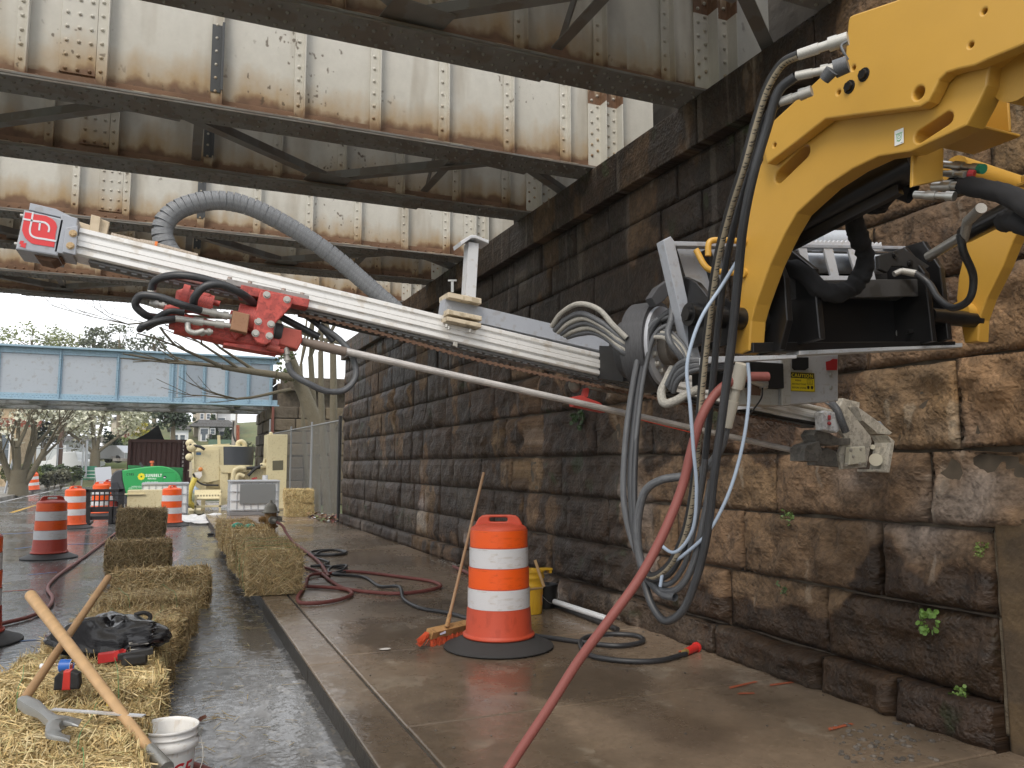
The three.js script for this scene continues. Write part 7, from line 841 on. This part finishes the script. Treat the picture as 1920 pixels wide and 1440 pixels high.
function ibc(label, x, y, z, w, h, d, panel) { const t = thing('caged_tank', label, 'tank', [x, y, z]), bar0 = std(0.42, 0.44, 0.47, 0.4, { metalness: 0.5 }); mesh('pallet', [bx(w, 0.1, d, 0, 0.05, 0, 0, 0, 0, 0.01)], std(0.2, 0.2, 0.21, 0.6), t); mesh('bottle', [bx(w - 0.05, h - 0.15, d - 0.05, 0, 0.1 + (h - 0.15) / 2, 0, 0, 0, 0, 0.05)], std(0.66, 0.68, 0.70, 0.5), t); for (let i = 0; i < 4; i++) mesh('cage_hoop', [tube([[-w / 2, 0.16 + i * (h - 0.22) / 3, d / 2], [w / 2, 0.16 + i * (h - 0.22) / 3, d / 2], [w / 2, 0.16 + i * (h - 0.22) / 3, -d / 2], [-w / 2, 0.16 + i * (h - 0.22) / 3, -d / 2]].flatMap((p, k, A) => { const q = A[(k + 1) % 4]; return [p, [p[0] * 0.9 + q[0] * 0.1, p[1], p[2] * 0.9 + q[2] * 0.1], [p[0] * 0.1 + q[0] * 0.9, p[1], p[2] * 0.1 + q[2] * 0.9]]; }), 0.012, 90, 5, true)], bar0, t); for (let i = 0; i <= 7; i++) mesh('cage_bar', [cyl([-w / 2 + w * i / 7, 0.1, d / 2], [-w / 2 + w * i / 7, h - 0.05, d / 2], 0.011, 0.011, 5)], bar0, t); for (let i = 1; i < 5; i++) for (const s of [-1, 1]) mesh('cage_bar', [cyl([s * w / 2, 0.1, -d / 2 + d * i / 5], [s * w / 2, h - 0.05, -d / 2 + d * i / 5], 0.011, 0.011, 5)], bar0, t); mesh('top_frame', [bx(w + 0.04, 0.05, d + 0.04, 0, h - 0.03, 0, 0, 0, 0, 0.012)], bar0, t); if (panel) mesh('grey_panel', [bx(w * 0.72, h * 0.56, 0.02, w * 0.06, h * 0.61, d / 2 + 0.016)], std(0.20, 0.21, 0.215, 0.5, { metalness: 0.3 }), t); return t; }
{ const a = onY(308, 973, 0); ibc('white caged water tank behind the drum on the road', a.x, 0.004, a.z - 0.5, 1.25, 1.05, 1.0, false); const b = onY(476, 966, WALK); ibc('white caged tank with grey panel in front of cream plant', b.x, WALK + 0.004, b.z - 0.45, 1.36, 1.0, 1.0, true); }
{ // grout plant
  const z = -27.6, t = thing('grout_plant', 'cream coloured grout mixing plant with silo and tall cabinet', 'grout plant', [0, 0, 0]), Q = (px, py, dz = 0) => onZ(px, py, z + dz), fz = (a, dz, th) => plateZ(frontZ(a, z + dz), z + dz - th, th, 0.006);
  const sc = Q(412, 870, -0.9), top = Q(412, 838, -0.9).y, cb = Q(412, 905, -0.9).y; mesh('silo', [lathe([[0, 0], [0.3, 0], [0.88, cb - 0.55], [0.88, top - 0.55], [0.84, top - 0.53], [0, top - 0.45]], 36).translate(sc.x, 0.55, sc.z)], cream, t);
  mesh('front_panel', [fz([[363, 846], [411, 842], [412, 900], [388, 905], [365, 900]], 0, 0.06)], cream, t); mesh('blue_plate', [fz([[368, 848], [377, 848], [377, 853], [368, 853]], 0.012, 0.01)], std(0.10, 0.2, 0.34, 0.5), t);
  for (const px of [382, 462]) mesh('leg', [bx(0.12, 1.5, 0.12, Q(px, 920).x, 0.75, z - 0.1)], cream, t); mesh('base_frame', [bx(2.4, 0.12, 1.6, Q(430, 940).x, 0.07, z - 0.8)], cream, t);
  { const c = Q(440, 860, -0.55), g = new THREE.CylinderGeometry(0.62, 0.60, Q(440, 838, -0.55).y - Q(440, 872, -0.55).y, 32, 1, true, -1.15, 2.4); mesh('splash_guard', [g.translate(c.x, (Q(440, 838, -0.55).y + Q(440, 872, -0.55).y) / 2, c.z + 0.05)], std(0.055, 0.06, 0.07, 0.45, { side: THREE.DoubleSide }), t); mesh('mixer_tub', [lathe([[0.0, 0], [0.42, 0], [0.52, 0.35], [0.56, 0.95], [0, 0.97]], 32).translate(c.x, 0.62, c.z)], creamD, t); mesh('tub_skirt', [fz([[411, 872], [470, 872], [464, 884], [445, 888], [414, 886]], 0.1, 0.05), fz([[412, 884], [428, 886], [428, 945], [414, 948]], 0.06, 0.5)], cream, t); }
  const pipe = (n, pts, r, m) => mesh(n, [tube(pts.map(p => Q(p[0], p[1], p[2] || 0.2)), r, pts.length * 10, 10)], m, t);
  pipe('discharge_pipe', [[437, 912], [437, 896], [440, 882], [450, 877], [458, 878]], 0.075, cream); pipe('discharge_pipe', [[445, 908], [444, 896], [448, 890], [458, 893]], 0.07, cream); pipe('vent_pipe', [[446, 838, -0.6], [447, 830, -0.6], [453, 828, -0.6], [458, 832, -0.6], [459, 840, -0.6]], 0.08, cream); pipe('yellow_hose', [[366, 896], [360, 910], [355, 928], [356, 942], [366, 952]], 0.085, std(0.62, 0.50, 0.10, 0.5)); pipe('black_cable', [[362, 888], [368, 900], [380, 908], [410, 910]], 0.03, M.rubber); pipe('black_cable', [[355, 834], [366, 836], [376, 838], [384, 843]], 0.045, M.rubber); pipe('transfer_hose', [[465, 892], [480, 878], [492, 872]], 0.05, M.rubber);
  mesh('transfer_pipe', [cyl(Q(462, 878, 0.1), Q(498, 876, 0.1), 0.055, 0.055, 10)], M.rubber, t); mesh('pump_motor', [cyl(Q(488, 874, 0.15), Q(505, 872, 0.15), 0.1, 0.09, 14), cyl(Q(494, 872, 0.15), Q(497, 860, 0.15), 0.05, 0.05, 8)], cream, t);
  for (const [px, py, r] of [[356, 831, 0.13], [355, 857, 0.12], [360, 838, 0.16]]) mesh('valve', [tf(new THREE.SphereGeometry(r, 16, 10), ...Q(px, py, 0.1).toArray())], cream, t); mesh('valve_bank', [bar(Q(358, 866, 0.1), Q(357, 895, 0.1), 0.1, 0.08), bar(Q(352, 882, 0.12), Q(365, 880, 0.12), 0.03, 0.03), cyl(Q(370, 884, 0.1), Q(376, 874, 0.1), 0.035, 0.03, 8)], worn(0.5, 0.45, 0.33, 0.5, {}, 4), t); mesh('warning_tag', [fz([[364, 886], [378, 884], [379, 892], [374, 898], [367, 894]], 0.14, 0.01)], std(0.72, 0.7, 0.66, 0.5), t); mesh('amber_light', [tf(new THREE.SphereGeometry(0.07, 12, 8), ...Q(376, 880, 0.12).toArray())], std(0.6, 0.2, 0.04, 0.4), t); mesh('mast_stub', [bar(Q(411, 838, -0.3), Q(410, 816, -0.3), 0.09, 0.09), bar(Q(400, 838, -0.3), Q(430, 836, -0.3), 0.3, 0.14)], cream, t);
  mesh('cabinet', [span(Q(497, 900).x, Q(535, 900).x, 0.14, Q(515, 815).y, z + 0.3, z - 0.7, 0.02)], cream, t); mesh('cabinet_window', [fz([[511, 864], [531, 863], [531, 881], [511, 882]], 0.31, 0.008)], std(0.12, 0.11, 0.07, 0.6), t); mesh('lifting_eye', [tf(new THREE.SphereGeometry(0.06, 10, 8), ...Q(508, 813, 0.1).toArray())], cream, t);
  { const g = []; const a = Q(466, 880, 0.1), b = Q(500, 910, 0.1), w = b.x - a.x, h = a.y - b.y; for (let i = -8; i < 12; i++) { const s = i / 12 * w; for (const d of [1, -1]) { let x0 = d > 0 ? s : w - s, x1 = d > 0 ? s + h : w - s - h, y0 = 0, y1 = h; if (d > 0) { if (x0 < 0) { y0 = -x0; x0 = 0; } if (x1 > w) { y1 = h - (x1 - w); x1 = w; } } else { if (x0 > w) { y0 = x0 - w; x0 = w; } if (x1 < 0) { y1 = h + x1; x1 = 0; } } if (y1 > y0 && x0 >= 0 && x0 <= w && x1 >= 0 && x1 <= w) g.push(bar(V(a.x + x0, b.y + y0, a.z), V(a.x + x1, b.y + y1, a.z), 0.008, 0.016)); } } mesh('guard_mesh', [...g, bar(V(a.x, a.y, a.z), V(b.x, a.y, a.z), 0.03, 0.03), bar(V(a.x, b.y, a.z), V(b.x, b.y, a.z), 0.03, 0.03)], cream, t); }
  mesh('label_drum', [cyl(Q(497, 908, 0.5), Q(497, 891, 0.5), 0.085, 0.085, 16)], std(0.62, 0.64, 0.68, 0.5), t); mesh('red_valve', [bar(Q(468, 906, 0.4), Q(478, 897, 0.4), 0.03, 0.03), bar(Q(472, 898, 0.42), Q(482, 896, 0.42), 0.05, 0.05)], std(0.45, 0.05, 0.05, 0.5), t);
  // step platform
  const sx = Q(365, 930, 0.7), ex = Q(415, 930, 0.7), sy = Q(390, 928, 0.7).y, by = 0.004, p = part('step_platform', t); mesh('tread', [bx(ex.x - sx.x, 0.05, 0.55, (sx.x + ex.x) / 2, sy, z + 0.5, 0.5, 0, 0, 0.01)], cream, p); for (let i = 0; i < 9; i++) for (let j = 0; j < 2; j++) mesh('slot', [bx(0.05, 0.012, 0.09, sx.x + 0.1 + i * 0.085, sy + 0.03 + (j ? 0.055 : -0.055), z + 0.5 + (j ? -0.13 : 0.1), 0.5, 0, 0, 0)], std(0.2, 0.17, 0.1, 0.7), p); mesh('platform_leg', [bx(0.06, sy, 0.06, sx.x + 0.03, sy / 2, z + 0.72), bx(0.06, sy, 0.06, ex.x - 0.03, sy / 2, z + 0.72), bx(ex.x - sx.x, 0.06, 0.06, (sx.x + ex.x) / 2, sy * 0.45, z + 0.72), bx(ex.x - sx.x, 0.06, 0.06, (sx.x + ex.x) / 2, sy * 0.15, z + 0.72)], cream, p);
}
{ // clutter behind the plant, plastic sheeting
  const it = [[385, 918, 0.3, [0.35, 0.45, 0.58], 'pale blue bags piled beneath the grout silo'], [374, 900, 0.16, [0.7, 0.11, 0.04], 'orange tub beneath the grout silo legs'], [371, 916, 0.15, [0.45, 0.04, 0.04], 'red fuel can beneath the grout silo']]; for (const [px, py, r, c, l] of it) { const p = onZ(px, py, -29.2); mesh('stored_item', [tf(uvBox(new THREE.IcosahedronGeometry(r, 3)).scale(1.4, 0.8, 1), p.x, Math.max(p.y, r * 0.8), -29.2)], std(...c, 0.6), null, { label: l, category: 'supplies' }); }
  const g = new THREE.PlaneGeometry(1.9, 2.3, 30, 34).rotateX(-Math.PI / 2), p = g.attributes.position, c = onY(395, 977, 0); for (let i = 0; i < p.count; i++) { const x = p.getX(i), z = p.getZ(i), n = Math.abs(fbm(x * 2.2 + 4, z * 2.2, 4) - 0.5) * 2; p.setXYZ(i, x + 0.25 * (vn(z * 2, 3) - 0.5), 0.02 + 0.22 * n * (0.4 + 0.6 * sst(0.5, -0.9, z)), z + 0.3 * (vn(x * 2, 7) - 0.5)); } g.computeVertexNormals(); mesh('plastic_sheet', [g.rotateY(0.4).translate(c.x, 0.02, c.z)], new THREE.MeshPhysicalMaterial({ color: C(0.74, 0.75, 0.76), roughness: 0.35, side: THREE.DoubleSide, transmission: 0.25, thickness: 0 }), null, { label: 'crumpled white plastic sheet on the road before grout plant', category: 'plastic sheet' });
}
{ // pallet fork rack
  const z = -24.2, x0 = onZ(158, 950, z).x, x1 = onZ(231, 950, z).x, t = thing('fork_rack', 'black steel pallet fork carriage standing beside the orange drums', 'fork carriage', [0, 0, 0]), yt = onZ(190, 917, z).y, ym = onZ(190, 950, z).y, B = (a, b, c, d, dz = 0) => bx(Math.abs(b - a), Math.abs(d - c), 0.06, (a + b) / 2, (c + d) / 2, z + dz, 0, 0, 0, 0.006);
  for (const x of [x0 + 0.03, x1 - 0.05]) mesh('upright', [B(x - 0.07, x + 0.07, 0.01, yt)], blackP, t); mesh('top_rail', [B(x0, x1, yt - 0.08, yt)], blackP, t); mesh('carriage_bar', [B(x0, x1, ym - 0.14, ym), B(x0, x1, 0.12, 0.22)], blackP, t); for (let i = 1; i < 8; i++) { const x = x0 + (x1 - x0) * i / 8; mesh('grille_bar', [B(x - 0.016, x + 0.016, ym, yt - 0.05)], blackP, t); } for (let i = 1; i < 3; i++) { const y = ym + (yt - ym) * i / 3; mesh('grille_bar', [B(x0, x1, y - 0.016, y + 0.016, 0.01)], blackP, t); } for (const x of [x0 + 0.1, x0 + 0.65, x1 - 0.2]) { mesh('fork', [B(x - 0.06, x + 0.06, 0.02, ym, 0.06), bx(0.12, 0.04, 1.1, x, 0.03, z - 0.5)], blackP, t); }
  mesh('grating_plate', [bx(0.62, 0.02, 0.5, x1 + 0.2, 0.75, z - 1.1), span(x1 + 0.05, x1 + 1.0, 0.02, 0.86, z - 0.9, z - 1.6)], creamD, null, { label: 'cream painted box between fork rack and straw bale', category: 'box' });
}
// road plate, manhole debris
for (const [px, py, l] of [[455, 1002, 'small dark lump on the road near the kerb row']]) { const c = onY(px - 60, py, 0.02); mesh('asphalt_lump', [tf(uvBox(new THREE.IcosahedronGeometry(0.06, 1)).scale(1.3, 0.5, 1), c.x, 0.025, c.z)], std(0.03, 0.03, 0.03, 0.9), null, { label: l, category: 'rubble' }); }
console.log('background');

scene.fog = new THREE.FogExp2(0xe6ebf0, 0.0005);
renderer.render(scene, camera);
